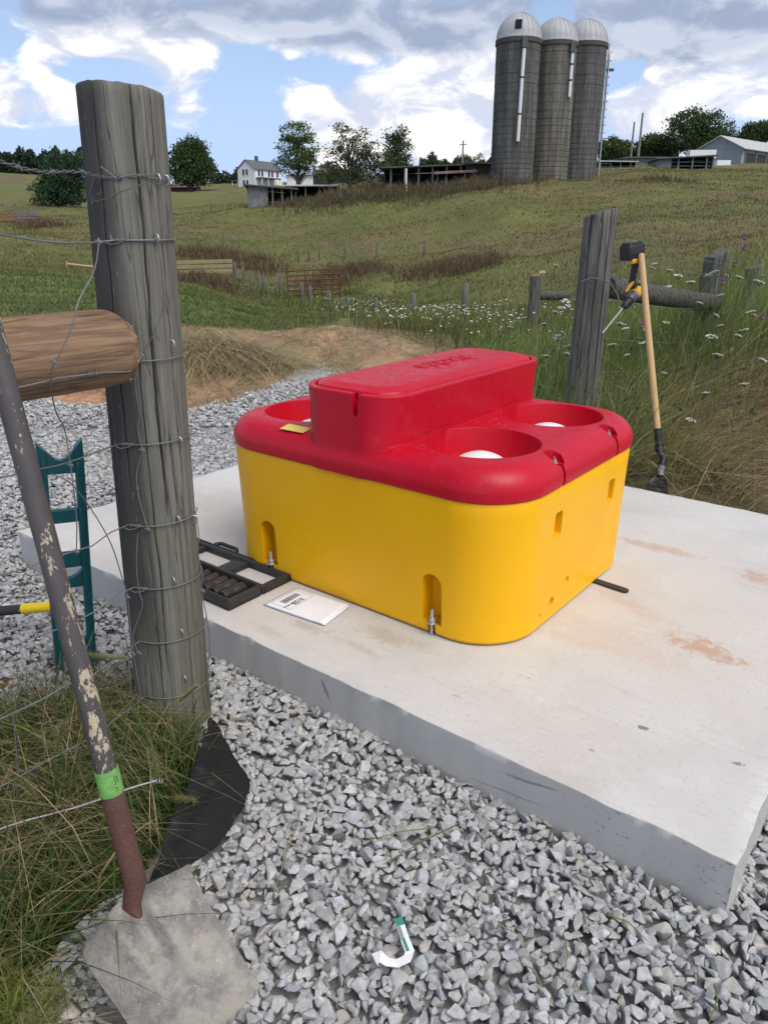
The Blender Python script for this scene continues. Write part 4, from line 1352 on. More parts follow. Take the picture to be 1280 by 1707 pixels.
# ------------------------------------------------------------------ black ground fabric
def build_fabric():
    m, t = mat('black_landscape_fabric'); o = t.obj()
    wv = t.n('TexWave', {'Vector': o, 'Scale': 160.0, 'Distortion': 1.0}, wave_type='BANDS').outputs[1]
    n = t.noise(o, 16, 6, .65)
    col = t.mix(t.step(n, .55, .78), (.012, .012, .013), (.055, .052, .05))
    t.out(col, .75, 0, t.bump(t.math('ADD', t.math('MULTIPLY', wv, .4), t.math('MULTIPLY', n, 2)), .5, .003), .3)
    L = [(352, 1202, .12), (337, 1240, .14), (317, 1300, .135), (291, 1365, .11), (266, 1425, .08), (243, 1472, .045)]
    Rr = [(358, 1206, .11), (386, 1252, .085), (418, 1303, .055), (403, 1352, .05), (368, 1408, .05), (262, 1477, .042)]
    def curve(P_, f):
        x = f * (len(P_) - 1); i = min(int(x), len(P_) - 2); q = x - i
        a, b = atz(*P_[i]), atz(*P_[i + 1])
        return a.lerp(b, q)
    ni, nj = 40, 22; V = []
    for i in range(ni + 1):
        a, b = curve(L, i / ni), curve(Rr, i / ni)
        for j in range(nj + 1):
            q = j / nj
            p = a.lerp(b, q)
            p.z += .012 * math.sin(q * math.pi) * math.sin(i / ni * math.pi) + .016 * fbm(p.x * 8, p.y * 8, 3) + .010 * math.sin(q * 9 + i * .12) * (1 - q) * .8
            p.x += .006 * fbm(i * .4, j * .1, 9)
            V.append(p)
    W_ = nj + 1; F = [(i * W_ + j, i * W_ + j + 1, (i + 1) * W_ + j + 1, (i + 1) * W_ + j) for i in range(ni) for j in range(nj)]
    g = G(); g.add(V, F)
    o = g.build('ground_fabric', m, None, 60, origin=V[0])
    md = o.modifiers.new('t', 'SOLIDIFY'); md.thickness = .0015
    tag(o, 'crumpled black landscape fabric flap at the foot of the foreground post', 'fabric')
build_fabric()

# ------------------------------------------------------------------ socket case and leaflet on the pad
def build_case():
    m = plain('black_case_plastic', (.035, .032, .030), .55, var=.3, scale=40, bump=.0012, bscale=200)
    ms = plain('dark_impact_sockets', (.055, .046, .042), .5, .5, var=.3, scale=60)
    org = slab(1.14, .25, .2035)
    P = empty('socket_case', org, 'open black socket set case lying on the pad by the waterer', 'tool case', rz=SLAB_A)
    x0, x1 = -.36, .275
    # tray (near half)
    T = empty_part = None
    g = G(); y0, y1, h = -.165, .002, .048
    g.bbox(((x0 + x1) / 2, (y0 + y1) / 2, .006), (x1 - x0, y1 - y0, .010), .003)
    for c, s in ((((x0 + x1) / 2, y0 + .005, h / 2), (x1 - x0, .010, h)), (((x0 + x1) / 2, y1 - .005, h / 2), (x1 - x0, .010, h)), ((x0 + .005, (y0 + y1) / 2, h / 2 - .0005), (.010, y1 - y0 - .004, h)), ((x1 - .005, (y0 + y1) / 2, h / 2 - .0005), (.010, y1 - y0 - .004, h))):
        g.bbox(c, s, .0035)
    for k in range(13): g.bbox((x0 + .035 + k * .048, -.082, .014), (.007, .145, .016), .002)
    g.bbox(((x0 + x1) / 2, y0 - .001, .030), (.10, .010, .020), .003)
    tray = g.build('tray', m, P, 40, local=True)
    # lid (far half) with two window openings
    g = G(); y0, y1, h = .008, .172, .030
    for c, s in ((((x0 + x1) / 2, y0 + .012, h / 2), (x1 - x0, .024, h)), (((x0 + x1) / 2, y1 - .013, h / 2), (x1 - x0, .026, h)), ((x0 + .012, (y0 + y1) / 2, h / 2 - .0006), (.024, y1 - y0 - .004, h)), ((x1 - .014, (y0 + y1) / 2, h / 2 - .0006), (.028, y1 - y0 - .004, h)), ((.005, (y0 + y1) / 2, h / 2 - .003), (.075, y1 - y0 - .006, h * .7)), ((-.25, (y0 + y1) / 2, h / 2 - .003), (.03, y1 - y0 - .006, h * .7))):
        g.bbox(c, s, .004)
    g.bbox(((x0 + x1) / 2, y1 - .001, .026), (x1 - x0, .006, .014), .002)
    g.build('lid', m, P, 40, local=True)
    # carrying handle on the lid edge
    g = G(); hx = -.16
    g.tube([(hx - .07, .170, .016), (hx - .068, .200, .018), (hx - .05, .214, .02), (hx + .05, .214, .02), (hx + .068, .200, .018), (hx + .07, .170, .016)], .009, 10)
    g.build('carry_handle', m, P, 60, local=True)
    for k in range(2):
        g = G(); g.tube([(-.2 + k * .3, .005, .024), (-.15 + k * .3, .005, .024)], .006, 10); g.build('hinge', m, P, 60, local=True)
    # sockets
    for k in range(11):
        x = x0 + .052 + k * .0525
        if x > x1 - .03: break
        r = .0135 + .0008 * k
        g = G()
        prof_ = [(r * .62, 0), (r * .97, .001), (r, .004), (r, .040), (r * .94, .044), (r * .94, .050), (r, .054), (r, .104), (r * .95, .108), (r * .6, .1085), (r * .55, .100)]
        g.lathe(prof_, (x, -.146, .018 + r * .72), 20, Vector((0, 1, 0)))
        g.build('socket', ms, P, 40, local=True)
build_case()

def text_mesh(body, size, M, parent, m, name, extrude=.00012, bold=0.0):
    cu = bpy.data.curves.new('tx', 'FONT'); cu.body = body; cu.size = size; cu.extrude = extrude; cu.offset = bold; cu.align_x = 'CENTER'; cu.resolution_u = 3
    to = bpy.data.objects.new('tx', cu); COL.objects.link(to)
    me = bpy.data.meshes.new_from_object(to.evaluated_get(bpy.context.evaluated_depsgraph_get()))
    bpy.data.objects.remove(to); bpy.data.curves.remove(cu)
    me.transform(M)
    return link_mesh(name, me, m, parent)

def build_leaflet():
    mp = plain('white_paper', (.80, .80, .84), .7, var=.03)
    mk = plain('black_print', (.06, .06, .07), .7, var=.1)
    c0, c1, c2, c3 = (1.482, .199), (1.487, .362), (1.747, .393), (1.773, .222)
    P = empty('instruction_leaflet', slab(1.62, .30, .203), 'folded white instruction leaflet with barcode lying beside the socket case', 'leaflet')
    def surf(s, r, lift):
        a = (1 - s) * ((1 - r) * c0[0] + r * c1[0]) + s * ((1 - r) * c3[0] + r * c2[0])
        b = (1 - s) * ((1 - r) * c0[1] + r * c1[1]) + s * ((1 - r) * c3[1] + r * c2[1])
        z = .2045 + lift + .004 * math.sin(s * 3.1) * r + .005 * r * r * (1 - s) + .006 * max(0, s - .8) * 5 * .5
        return slab(a, b, z)
    for lift, dx in ((.0, .004), (.0022, -.002), (.0045, .0)):
        g = G(); n = 14; V = []; F = []
        for i in range(n + 1):
            for j in range(n + 1):
                s, r = i / n, j / n
                # rounded corner
                V.append(surf(s * (1 - .02 * lift / .004) + dx * 2, r, lift))
        for i in range(n):
            for j in range(n):
                k = i * (n + 1) + j; F.append((k, k + n + 1, k + n + 2, k + 1))
        g.add(V, F)
        o = g.build('sheet', mp, P, 60)
        md = o.modifiers.new('t', 'SOLIDIFY'); md.thickness = .0006; md.offset = -1
    lift = .0049
    def stroke(s0, r0, s1, r1, w, g):
        n = 5
        a = [surf(s0 + (s1 - s0) * k / n, r0 + (r1 - r0) * k / n, lift) for k in range(n + 1)]
        d = (a[-1] - a[0]).normalized(); p = Vector((-d.y, d.x, 0)) * w / 2
        V = [q + p for q in a] + [q - p for q in a]
        g.add(V, [(k, k + 1, n + 2 + k, n + 1 + k) for k in range(n)])
    g = G()
    for q in ((.07, .12, .40, .12), (.40, .12, .40, .90), (.40, .90, .07, .90), (.07, .90, .07, .12)): stroke(*q, .0012, g)
    g.build('printed_frame', mk, P)
    g = G(); r_ = random.Random(8); r0 = .28
    while r0 < .80:
        w = r_.choice((.0012, .0012, .0024, .0036))
        stroke(.12, r0, .23, r0, w, g); r0 += (w + r_.choice((.0012, .0024))) / .165
    g.build('barcode', mk, P)
    org = ORG[P.name]
    p = surf(.285, .56, lift + .0004) - org
    th = math.atan2(-SB.y, -SB.x)
    text_mesh('18155', .036, Matrix.Translation(p) @ Matrix.Rotation(th, 4, 'Z') @ Matrix.Scale(.8, 4, (1, 0, 0)), P, mk, 'printed_number', bold=.0006)
    p = surf(.285, .25, lift + .0004) - org
    text_mesh('Gasket', .018, Matrix.Translation(p) @ Matrix.Rotation(th, 4, 'Z'), P, mk, 'printed_word')
build_leaflet()

# ------------------------------------------------------------------ torn tape on the gravel
def build_tape():
    mw = plain('white_tape', (.82, .82, .81), .5, var=.05, bump=.001)
    mg = plain('green_tape_print', (.05, .30, .20), .5, var=.3, scale=80)
    mk = plain('grey_tape_print', (.30, .33, .33), .6)
    P = empty('torn_tape', atz(655, 1570, .07), 'torn strip of white tape with green print lying on the gravel', 'tape')
    path = [(664, 1530, .082, .018), (668, 1543, .084, .018), (675, 1565, .080, .0185), (683, 1586, .075, .020), (679, 1598, .07, .022), (662, 1606, .070, .022), (645, 1603, .075, .024), (634, 1594, .080, .030), (624, 1600, .076, .034)]
    pts = [(atz(u, v, z), w) for u, v, z, w in path]
    def piece(i0, i1, m, name, off=0.0, wk=1.0, shift=0.0):
        g = G(); V = []
        for i in range(i0, i1 + 1):
            p, w = pts[i]
            d = (pts[min(i + 1, len(pts) - 1)][0] - pts[max(i - 1, 0)][0]).normalized()
            s = Vector((-d.y, d.x, 0)).normalized()
            V += [p + s * (w * wk / 2 + shift) + Vector((0, 0, off + .002)), p - s * (w * wk / 2 - shift) + Vector((0, 0, off - .001))]
        g.add(V, [(2 * k, 2 * k + 1, 2 * k + 3, 2 * k + 2) for k in range(i1 - i0)])
        o = g.build(name, m, P); md = o.modifiers.new('t', 'SOLIDIFY'); md.thickness = .0008
    piece(1, 8, mw, 'strip'); piece(0, 1, mg, 'green_end', .0006)
    piece(2, 3, mg, 'green_print', .0014, .32, -.004)
    piece(1, 2, mk, 'grey_print', .0012, .35, -.005)
build_tape()
# ------------------------------------------------------------------ right-hand fence: posts, rails, wire
def timber_post(u_top, v_top, Y, width_px, label, seed, cap=None, lean=(0, 0), tilt=(.3, 0), group=None, na=180, nz=60, name='fence_post', mat_=None):
    top = at(u_top, v_top, Y)
    fwd = Y * math.cos(PITCH) - (top.z - CAM_H) * math.sin(PITCH)
    r = width_px / FPX * fwd / 2
    z0 = gz(top.x, Y)
    h = top.z - z0
    base = Vector((top.x - lean[0] * h, Y - lean[1] * h, z0))
    P = empty(name, base, label, 'post', group)
    f = -math.pi / 2
    rs = random.Random(seed)
    cr = [(f + rs.uniform(-1.3, 1.3), h * rs.uniform(-.1, .4), h * rs.uniform(.7, 1.2), .022, r * .10) for _ in range(4)] + [(f + .45, -.2, h + .2, .028, r * .22)]
    g = post_mesh(h, r * 1.05, r, cr, seed, na, nz, tilt, lean, .04, .1)
    g.build('trunk', mat_ or M_POST2, P, 60, local=True)
    if cap:
        c = G(); q = []
        for k in range(20):
            th = 2 * math.pi * k / 20
            q.append(Vector((math.cos(th) * r * .96 + lean[0] * h, math.sin(th) * r * .96 + lean[1] * h, h + .004 + tilt[0] * math.cos(th) * r)))
        c.loft([q, [p + Vector((0, 0, .012)) for p in q]]); c.build('cut_top', cap, P, local=True)
    return P, base, h, r
def rail(p0, p1, r, label, m=None, seed=1, name='fence_rail'):
    P = empty(name, p0, label, 'rail')
    g = G(); n = 40; rings = []
    d = (p1 - p0).normalized(); s_ = d.cross(Vector((0, 0, 1))).normalized(); t_ = s_.cross(d)
    for k in range(n + 1):
        c = p0.lerp(p1, k / n) + Vector((0, 0, -.010 * math.sin(math.pi * k / n)))
        ring = []
        for i in range(40):
            th = 2 * math.pi * i / 40
            rr_ = r * (1 + .05 * fbm(math.cos(th) + seed, math.sin(th), k * .15) + .025 * fbm(math.cos(th) * 5, math.sin(th) * 5, k * .1 + seed))
            if k in (0, n): rr_ *= .85
            ring.append(c + (s_ * math.cos(th) + t_ * math.sin(th)) * rr_)
        rings.append(ring)
    g.loft(rings); me = g.mesh('log', p0); fix_normals(me); smooth_mesh(me, 60)
    link_mesh('log', me, m or M_RAIL, P)
M_RAIL = wood_mat('weathered_rail', (.13, .125, .105), (.05, .05, .042), None, streak=(30, 30, 30), axis='X')
M_CUT = plain('orange_sawn_end', (.36, .17, .06), .9)

RP, RPB, RPH, RPR = timber_post(1001, 356, 5.2, 54, 'weathered grey post behind the pad with the cordless drill hung beside it', 11.0, tilt=(.25, -.1), lean=(.012, 0))
P2, P2B, P2H, P2R = timber_post(1195, 424, 7.0, 38, 'slanted-top grey post past the light shovel handle in the weeds', 12.0, tilt=(.5, 0), lean=(.05, 0))
P3, P3B, P3H, P3R = timber_post(1257, 445, 8.6, 27, 'thin grey post nearly hidden by thistles at the edge of view', 13.0, tilt=(.3, 0))
P4, P4B, P4H, P4R = timber_post(893, 460, 12.2, 19, 'dark post with an orange sawn top behind the waterer', 14.0, M_CUT, tilt=(.1, 0))
rail(at(1012, 478, 5.28), at(1192, 505, 6.95), .073, 'dark weathered rail between the drill post and the slanted post', seed=2)
rail(at(893, 491, 12.2), at(945, 492, 12.6), .075, 'short dark rail stub on the orange-topped post', seed=3)

def build_right_wires():
    P = empty('wire_strands', RPB, 'thin wire strands strung from the drill post to the slanted post', 'wire fence')
    fine = .0021
    for v0, q1 in ((383, (1205, 440)), (425, (1205, 458)), (498, (1200, 512)), (563, (1195, 566)), (617, (1180, 600)), (668, (1170, 632))):
        th = np.linspace(R(200), R(-35), 12)
        c = at(1000, v0, 5.2); z = c.z; lx = RPB.x + .012 * z
        pts = [Vector((lx + (RPR * 1.06 + .004) * math.cos(a), RPB.y + (RPR * 1.06 + .004) * math.sin(a), z + .006 * math.sin(a * 3 + v0))) for a in th]
        e = at(q1[0], q1[1], 6.95)
        a = pts[-1]
        pts += [a.lerp(e, f) + Vector((.01 * math.sin(f * 9 + v0), 0, -.03 * math.sin(f * math.pi))) for f in (.15, .3, .45, .6, .75, .9, 1)]
        g = G(); g.tube(pts, fine, 6); g.build('line_wire', M_WIRE, P, 60)
    # loop of heavy wire with a clip
    g = G(); loop = [at(*q) for q in ((968, 470, 5.08), (985, 463, 5.08), (1003, 466, 5.08), (1018, 474, 5.07), (1028, 490, 5.05), (1034, 508, 5.0), (1040, 520, 4.96))]
    g.tube(loop, .0042, 8); g.build('loop_wire', M_DKWIRE, P, 60)
    g = G(); p = at(985, 468, 5.06)
    g.tube([p + Vector((.012 * math.cos(a), 0, -.02 + .022 * math.sin(a))) for a in np.linspace(0, 6.28, 14)], .0032, 6); g.build('wire_clip', M_DKWIRE, P, 60)
build_right_wires()

# ------------------------------------------------------------------ new spade leaning on the fence
def build_spade():
    base = at(1106, 830, 4.30); top = at(1068, 424, 4.82)
    P = empty('digging_shovel', base, 'new shovel with pale wooden handle and black blade behind the pad', 'shovel')
    m, t = mat('pale_ash_handle'); o = t.obj()
    n = t.noise(t.mapping(o, (60, 60, 3)), 1, 5, .6)
    t.out(t.mix(n, (.60, .40, .20), (.50, .31, .14)), .45, 0, t.bump(n, .1, .002), .4)
    mb = plain('black_enamel', (.022, .022, .026), .45, .2, var=.3, scale=25, bump=.001)
    mg = plain('scraped_steel', (.22, .22, .23), .5, .5, var=.4, scale=30)
    d = top - base
    s0 = base + d * .262
    g = G(); g.tube([s0 + d * (.738 * k / 20) for k in range(21)], [.0200 - .0015 * (k / 20) for k in range(21)], 20); g.build('handle', m, P, 60)
    g = G(); g.tube([top - d * .004, top, top + d * .004], [.0187, .016, .008], 16); g.build('handle_tip', m, P, 60)
    neck = [base + d * .285, base + d * .25, base + d * .19, at(1105, 765, 4.36), at(1100, 782, 4.33), at(1100, 795, 4.31)]
    g = G(); g.tube(neck, [.0215, .0225, .0215, .0200, .021, .018], 18); sk = g.build('socket', mb, P, 60)
    g = G(); g.tube([at(1103, 776, 4.335), at(1100, 785, 4.325), at(1100, 793, 4.31)], [.0212, .0225, .0215], 18); g.build('worn_collar', mg, sk, 60)
    # blade, point down behind the slab edge
    c = at(1099, 792, 4.31); tipd = (at(1128, 850, 4.24) - c); tipd.z = -.30; D = Vector((.10, -.05, -1)).normalized()
    Wd = Vector((.80, .60, 0)); Wd = (Wd - D * Wd.dot(D)).normalized(); N = Wd.cross(D)
    V = []; F = []; nr, nc = 18, 12
    for i in range(nr + 1):
        tt = i / nr; hw = .105 * (1 if tt < .55 else math.sqrt(max(.02, 1 - ((tt - .55) / .45) ** 2 * .96))) * (1 - .55 * math.exp(-tt / .10))
        for j in range(nc + 1):
            s = j / nc * 2 - 1
            V.append(c + Wd * (s * hw) + D * (.29 * tt) + N * (.025 * s * s + .02 * math.exp(-(s / .3) ** 2) * math.exp(-tt / .3) - .01 * math.sin(tt * 3)))
    W_ = nc + 1
    F = [(i * W_ + j, i * W_ + j + 1, (i + 1) * W_ + j + 1, (i + 1) * W_ + j) for i in range(nr) for j in range(nc)]
    g = G(); g.add(V, F); o = g.build('blade', mb, P, 60)
    md = o.modifiers.new('t', 'SOLIDIFY'); md.thickness = .003
build_spade()

# ------------------------------------------------------------------ cordless drill hung upside down
def build_drill():
    Y = 4.86
    mk = plain('drill_black', (.020, .020, .023), .5, var=.3, scale=30, bump=.0008, bscale=250)
    my = plain('drill_yellow', (.72, .36, .015), .45, var=.12)
    mg = plain('drill_grey_metal', (.16, .165, .18), .45, .55, var=.3)
    ms = plain('drill_bit_steel', (.42, .42, .40), .5, .6, var=.4, scale=40)
    P = empty('cordless_drill', at(1055, 470, Y), 'black and yellow cordless drill hung upside down beside the fence post', 'drill')
    k = Y / FPX * .955     # metres per photo pixel at this distance
    O = at(1055, 470, Y)
    tiltm = Matrix.Rotation(R(28), 3, 'Z') @ Matrix.Rotation(R(-8), 3, 'Y')
    def pt(u, v, d=0): return at(u, v, Y + d)
    # battery with slide rail and shell halves
    c = pt(1052, 423)
    c = pt(1053, 420); bat = G(); bat.bbox(c, (.130, .090, .088), .010, tiltm, 3); batp = bat.build('battery', mk, P, 40)
    b = G(); b.bbox(c + tiltm @ Vector((-.002, 0, .046)), (.112, .072, .028), .010, tiltm, 3); b.build('battery_base', mk, batp, 40)
    b = G(); b.bbox(c + tiltm @ Vector((-.010, -.044, -.004)), (.080, .008, .016), .003, tiltm, 2); b.build('latch', mk, batp, 40)
    b = G(); b.bbox(c + tiltm @ Vector((.010, .0, .0608)), (.014, .046, .0015), .0005, tiltm, 1); b.build('logo_strip', my, batp)
    b = G(); b.bbox(c + tiltm @ Vector((-.012, -.030, -.050)), (.060, .036, .030), .008, tiltm, 3); b.build('battery_release', my, P, 40)
    # grip
    g = G(); g.tube([pt(1058, 436), pt(1058, 446), pt(1055, 458), pt(1054, 470), pt(1056, 480)], [.026, .021, .0195, .021, .026], 18); g.build('grip', mk, P, 60)
    # trigger and yellow motor body with rounded tail
    g = G(); g.bbox(pt(1051, 471, -.015), (.018, .022, .036), .005, tiltm); g.build('trigger', mk, P, 40)
    ax = (pt(1037, 514, -.09) - pt(1070, 476, .03)).normalized()
    a0 = pt(1071, 475, .03)
    Lb = (pt(1037, 514, -.09) - a0).length
    g = G(); g.lathe([(.018, 0), (.030, .006), (.034, .020), (.034, Lb * .44)], a0, 24, ax); g.build('motor_housing', my, P, 50)
    g = G(); g.lathe([(.0346, Lb * .10), (.0352, Lb * .12), (.0352, Lb * .20), (.0346, Lb * .22)], a0, 24, ax); g.build('vent_band', mk, P, 50)
    g = G(); g.tube([pt(1043, 486, -.03), pt(1050, 476, -.03), pt(1054, 470, -.01)], [.008, .011, .012], 12); g.build('trigger_guard', my, P, 60)
    g = G(); g.lathe([(.033, Lb * .43), (.034, Lb * .47), (.031, Lb * .60), (.030, Lb * .66)], a0, 24, ax); g.build('gear_housing', mg, P, 50)
    g = G(); g.lathe([(.027, Lb * .66), (.029, Lb * .68), (.029, Lb * .76), (.026, Lb * .80), (.025, Lb * .88), (.018, Lb * .96), (.010, Lb)], a0, 18, ax); g.build('chuck', mk, P, 30)
    # masonry bit, spiral flute
    e0 = a0 + ax * Lb * .99; e1 = pt(1003, 556, -.16); bd = (e1 - e0); n = 46
    g = G()
    u_ = bd.cross(Vector((0, 0, 1))).normalized(); w_ = bd.normalized().cross(u_)
    g.tube([e0 + bd * (i / n) for i in range(n + 1)], [.0052] * n + [.001], 8)
    for ph in (0, math.pi):
        g.tube([e0 + bd * (.15 + .83 * i / 60) + (u_ * math.cos(i * .6 + ph) + w_ * math.sin(i * .6 + ph)) * .0045 for i in range(61)], .0030, 5)
    g.build('drill_bit', ms, P, 50)
build_drill()
# ------------------------------------------------------------------ grass and weeds
m_, t_ = mat('grass_blades')
v_ = t_.n('VertexColor', layer_name='Col').outputs[0]
b_ = t_.n('BsdfPrincipled'); t_.set(b_.inputs['Base Color'], v_); b_.inputs['Roughness'].default_value = .7; b_.inputs['Specular IOR Level'].default_value = .2
tr_ = t_.n('BsdfTranslucent'); t_.set(tr_.inputs[0], v_)
mx_ = t_.n('MixShader'); mx_.inputs[0].default_value = .35
t_.t.links.new(b_.outputs[0], mx_.inputs[1]); t_.t.links.new(tr_.outputs[0], mx_.inputs[2])
o_ = t_.n('OutputMaterial'); t_.t.links.new(mx_.outputs[0], o_.inputs[0])
M_GRASS = m_

def blade_arrays(base, h, w, ang, lean, col, droop=.25, face=None, levels=(0, .3, .62, .86, 1.0)):
    """bent, tapering strips: returns verts, faces, colours"""
    N = len(base); L = len(levels)
    face = rng.uniform(0, 2 * np.pi, N) if face is None else face
    dirv = np.stack([np.cos(ang), np.sin(ang), np.zeros(N)], 1)
    side = np.stack([np.cos(face), np.sin(face), np.zeros(N)], 1)
    V = np.zeros((N, L, 2, 3)); C = np.zeros((N, L, 2, 3))
    for i, t in enumerate(levels):
        c = base + dirv * (h * lean * (t ** 1.7))[:, None]
        c[:, 2] += h * (t - droop * lean * t * t) 
        ww = w * max(.08, (1 - t) ** .6) * (.55 if t == 0 else 1) / 2
        V[:, i, 0] = c + side * ww[:, None]; V[:, i, 1] = c - side * ww[:, None]
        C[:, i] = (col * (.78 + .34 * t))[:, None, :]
    k = np.arange(N)[:, None] * (2 * L)
    F = []
    for i in range(L - 1):
        F.append(np.stack([k[:, 0] + 2 * i, k[:, 0] + 2 * i + 1, k[:, 0] + 2 * i + 3, k[:, 0] + 2 * i + 2], 1))
    return V.reshape(-1, 3), np.concatenate(F), C.reshape(-1, 3)

class Blades:
    def __init__(s): s.V = []; s.F = []; s.C = []; s.n = 0
    def add(s, *a, **k):
        V, F, C = blade_arrays(*a, **k); s.V.append(V); s.F.append(F + s.n); s.C.append(C); s.n += len(V)
    def raw(s, V, F, C): s.V.append(V); s.F.append(F + s.n); s.C.append(C); s.n += len(V)
    def build(s, name, label, cat, m=None):
        o = np_mesh(name, np.concatenate(s.V), np.concatenate(s.F), m or M_GRASS, None, np.concatenate(s.C))
        return tag(o, label, cat, kind='stuff')

def palette(n, cols, p, jit=.18):
    cols = np.array(cols); c = cols[rng.choice(len(cols), n, p=np.array(p) / sum(p))]
    return np.clip(c * (1 + rng.normal(0, jit, (n, 1))) * (1 + rng.normal(0, .05, (n, 3))), .004, 1)
GREEN = (.12, .165, .042); DGREEN = (.070, .105, .028); YGREEN = (.22, .245, .07); STRAW = (.42, .34, .19); DSTRAW = (.28, .215, .12); BROWN = (.17, .12, .07)

# matted grass round the foreground post and shovel
def near_grass():
    B = Blades()
    def scatter(n, poly=GRASS_POLY, x0=-2.0, x1=-.4, y0=.6, y1=2.3):
        x = rng.uniform(x0, x1, n * 3); y = rng.uniform(y0, y1, n * 3)
        k = in_poly(x, y, poly); return x[k][:n], y[k][:n]
    x, y = scatter(15000); n = len(x)
    base = np.stack([x, y, np.full(n, .0)], 1)
    cl = np_noise(x, y, 7, 31)
    h = (.13 + .21 * rng.random(n)) * (.6 + .8 * cl); w = rng.uniform(.0025, .0062, n)
    col = palette(n, [(.085, .14, .030), (.055, .095, .022), YGREEN, STRAW, DSTRAW], [5, 6, .7, 1.3, 1.2])
    an = rng.uniform(0, 6.28, n); edge_ = (x > -.76) & (y > 1.3); an = np.where(edge_, np.pi + rng.normal(0, .7, n), an)
    h = np.where(edge_, h * .8, h)
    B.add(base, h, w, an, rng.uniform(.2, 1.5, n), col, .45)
    # lying dead straw on top
    x, y = scatter(2600); n = len(x)
    base = np.stack([x, y, .03 + .12 * rng.random(n)], 1); an = rng.uniform(0, 6.28, n); an = np.where((x > -.80) & (y > 1.3), np.pi + rng.normal(0, .6, n), an)
    B.add(base, rng.uniform(.12, .34, n), rng.uniform(.0018, .0035, n), an, rng.uniform(1.2, 2.6, n), palette(n, [STRAW, DSTRAW, (.26, .22, .11)], [3, 2, 2]), .55)
    # taller tuft at the post foot
    n = 700; a = rng.uniform(0, 6.28, n); r = np.abs(rng.normal(0, .05, n))
    cx = rng.choice([-.76, -.70, -.80, -.64, -.72], n); cy = rng.choice([1.93, 1.90, 1.88, 1.90, 1.76], n)
    base = np.stack([cx + r * np.cos(a), cy + r * np.sin(a), np.zeros(n)], 1)
    B.add(base, rng.uniform(.10, .26, n), rng.uniform(.003, .007, n), rng.uniform(0, 6.28, n), rng.uniform(.15, 1.0, n), palette(n, [GREEN, YGREEN, STRAW, DGREEN], [4, 2, 2, 2]), .4)
    # a few broad arching blades
    n = 130; x, y = scatter(n); n = len(x)
    B.add(np.stack([x, y, np.zeros(n)], 1), rng.uniform(.28, .46, n), rng.uniform(.006, .010, n), rng.uniform(0, 6.28, n), rng.uniform(.5, 1.3, n), palette(n, [YGREEN, GREEN, STRAW], [3, 3, 2]), .5)
    B.build('grass', 'matted green and dry grass under the wire at the foreground post', 'grass')
    # seed heads
    B = Blades()
    for u, v, Y, L, dx, dz in ((205, 1100, 1.72, .10, -.6, .15), (250, 1250, 1.62, .10, .2, -1), (175, 1200, 1.6, .06, -.4, .3), (300, 1170, 1.75, .08, .5, .5), (100, 1240, 1.55, .07, .3, .9), (60, 1330, 1.5, .07, -.3, .9), (290, 1330, 1.6, .06, .9, -.1)):
        p = at(u, v, Y); n = 420
        t = rng.random(n); d = np.array([dx, -.1, dz]); d = d / np.linalg.norm(d)
        base = np.array(p)[None] + d[None] * (t * L)[:, None]
        B.add(base, rng.uniform(.006, .014, n), np.full(n, .0012), rng.uniform(0, 6.28, n), rng.uniform(.3, 2.2, n), palette(n, [(.24, .25, .09), (.30, .27, .13)], [2, 1]), .3)
        st = np.array(p)[None]; g0 = np.array([[p.x + .02, p.y + .05, .0]])
        k = 24; f = np.linspace(0, 1, k)[:, None]
        B.add(g0 * (1 - f) + st * f, np.full(k, .03), np.full(k, .0025), np.full(k, 1.0), np.full(k, .1), palette(k, [GREEN, YGREEN], [1, 1]), .1)
    B.build('seed_heads', 'feathery foxtail seed heads among the foreground grass', 'grass')
    # bright feathery weed in the corner
    B = Blades(); n = 5200
    cx = rng.normal(0, .10, n); cy = rng.normal(0, .09, n)
    k = 34; stems = np.stack([rng.normal(-.80, .085, k), rng.normal(.985, .075, k), rng.uniform(.05, .20, k)], 1)
    i = rng.integers(0, k, n); tt = rng.random(n)
    base = stems[i] * [1, 1, 0] + np.stack([rng.normal(0, .012, n), rng.normal(0, .012, n), stems[i][:, 2] * tt * 1.0 + .01], 1)
    B.add(base, rng.uniform(.02, .055, n), rng.uniform(.0014, .0026, n), rng.uniform(0, 6.28, n), rng.uniform(.4, 1.8, n), palette(n, [(.27, .28, .055), (.20, .24, .05), (.33, .30, .10)], [3, 3, 1]), .2)
    o = B.build('feathery_weed', 'bright yellow-green feathery weed in front of the grass', 'weed')
near_grass()

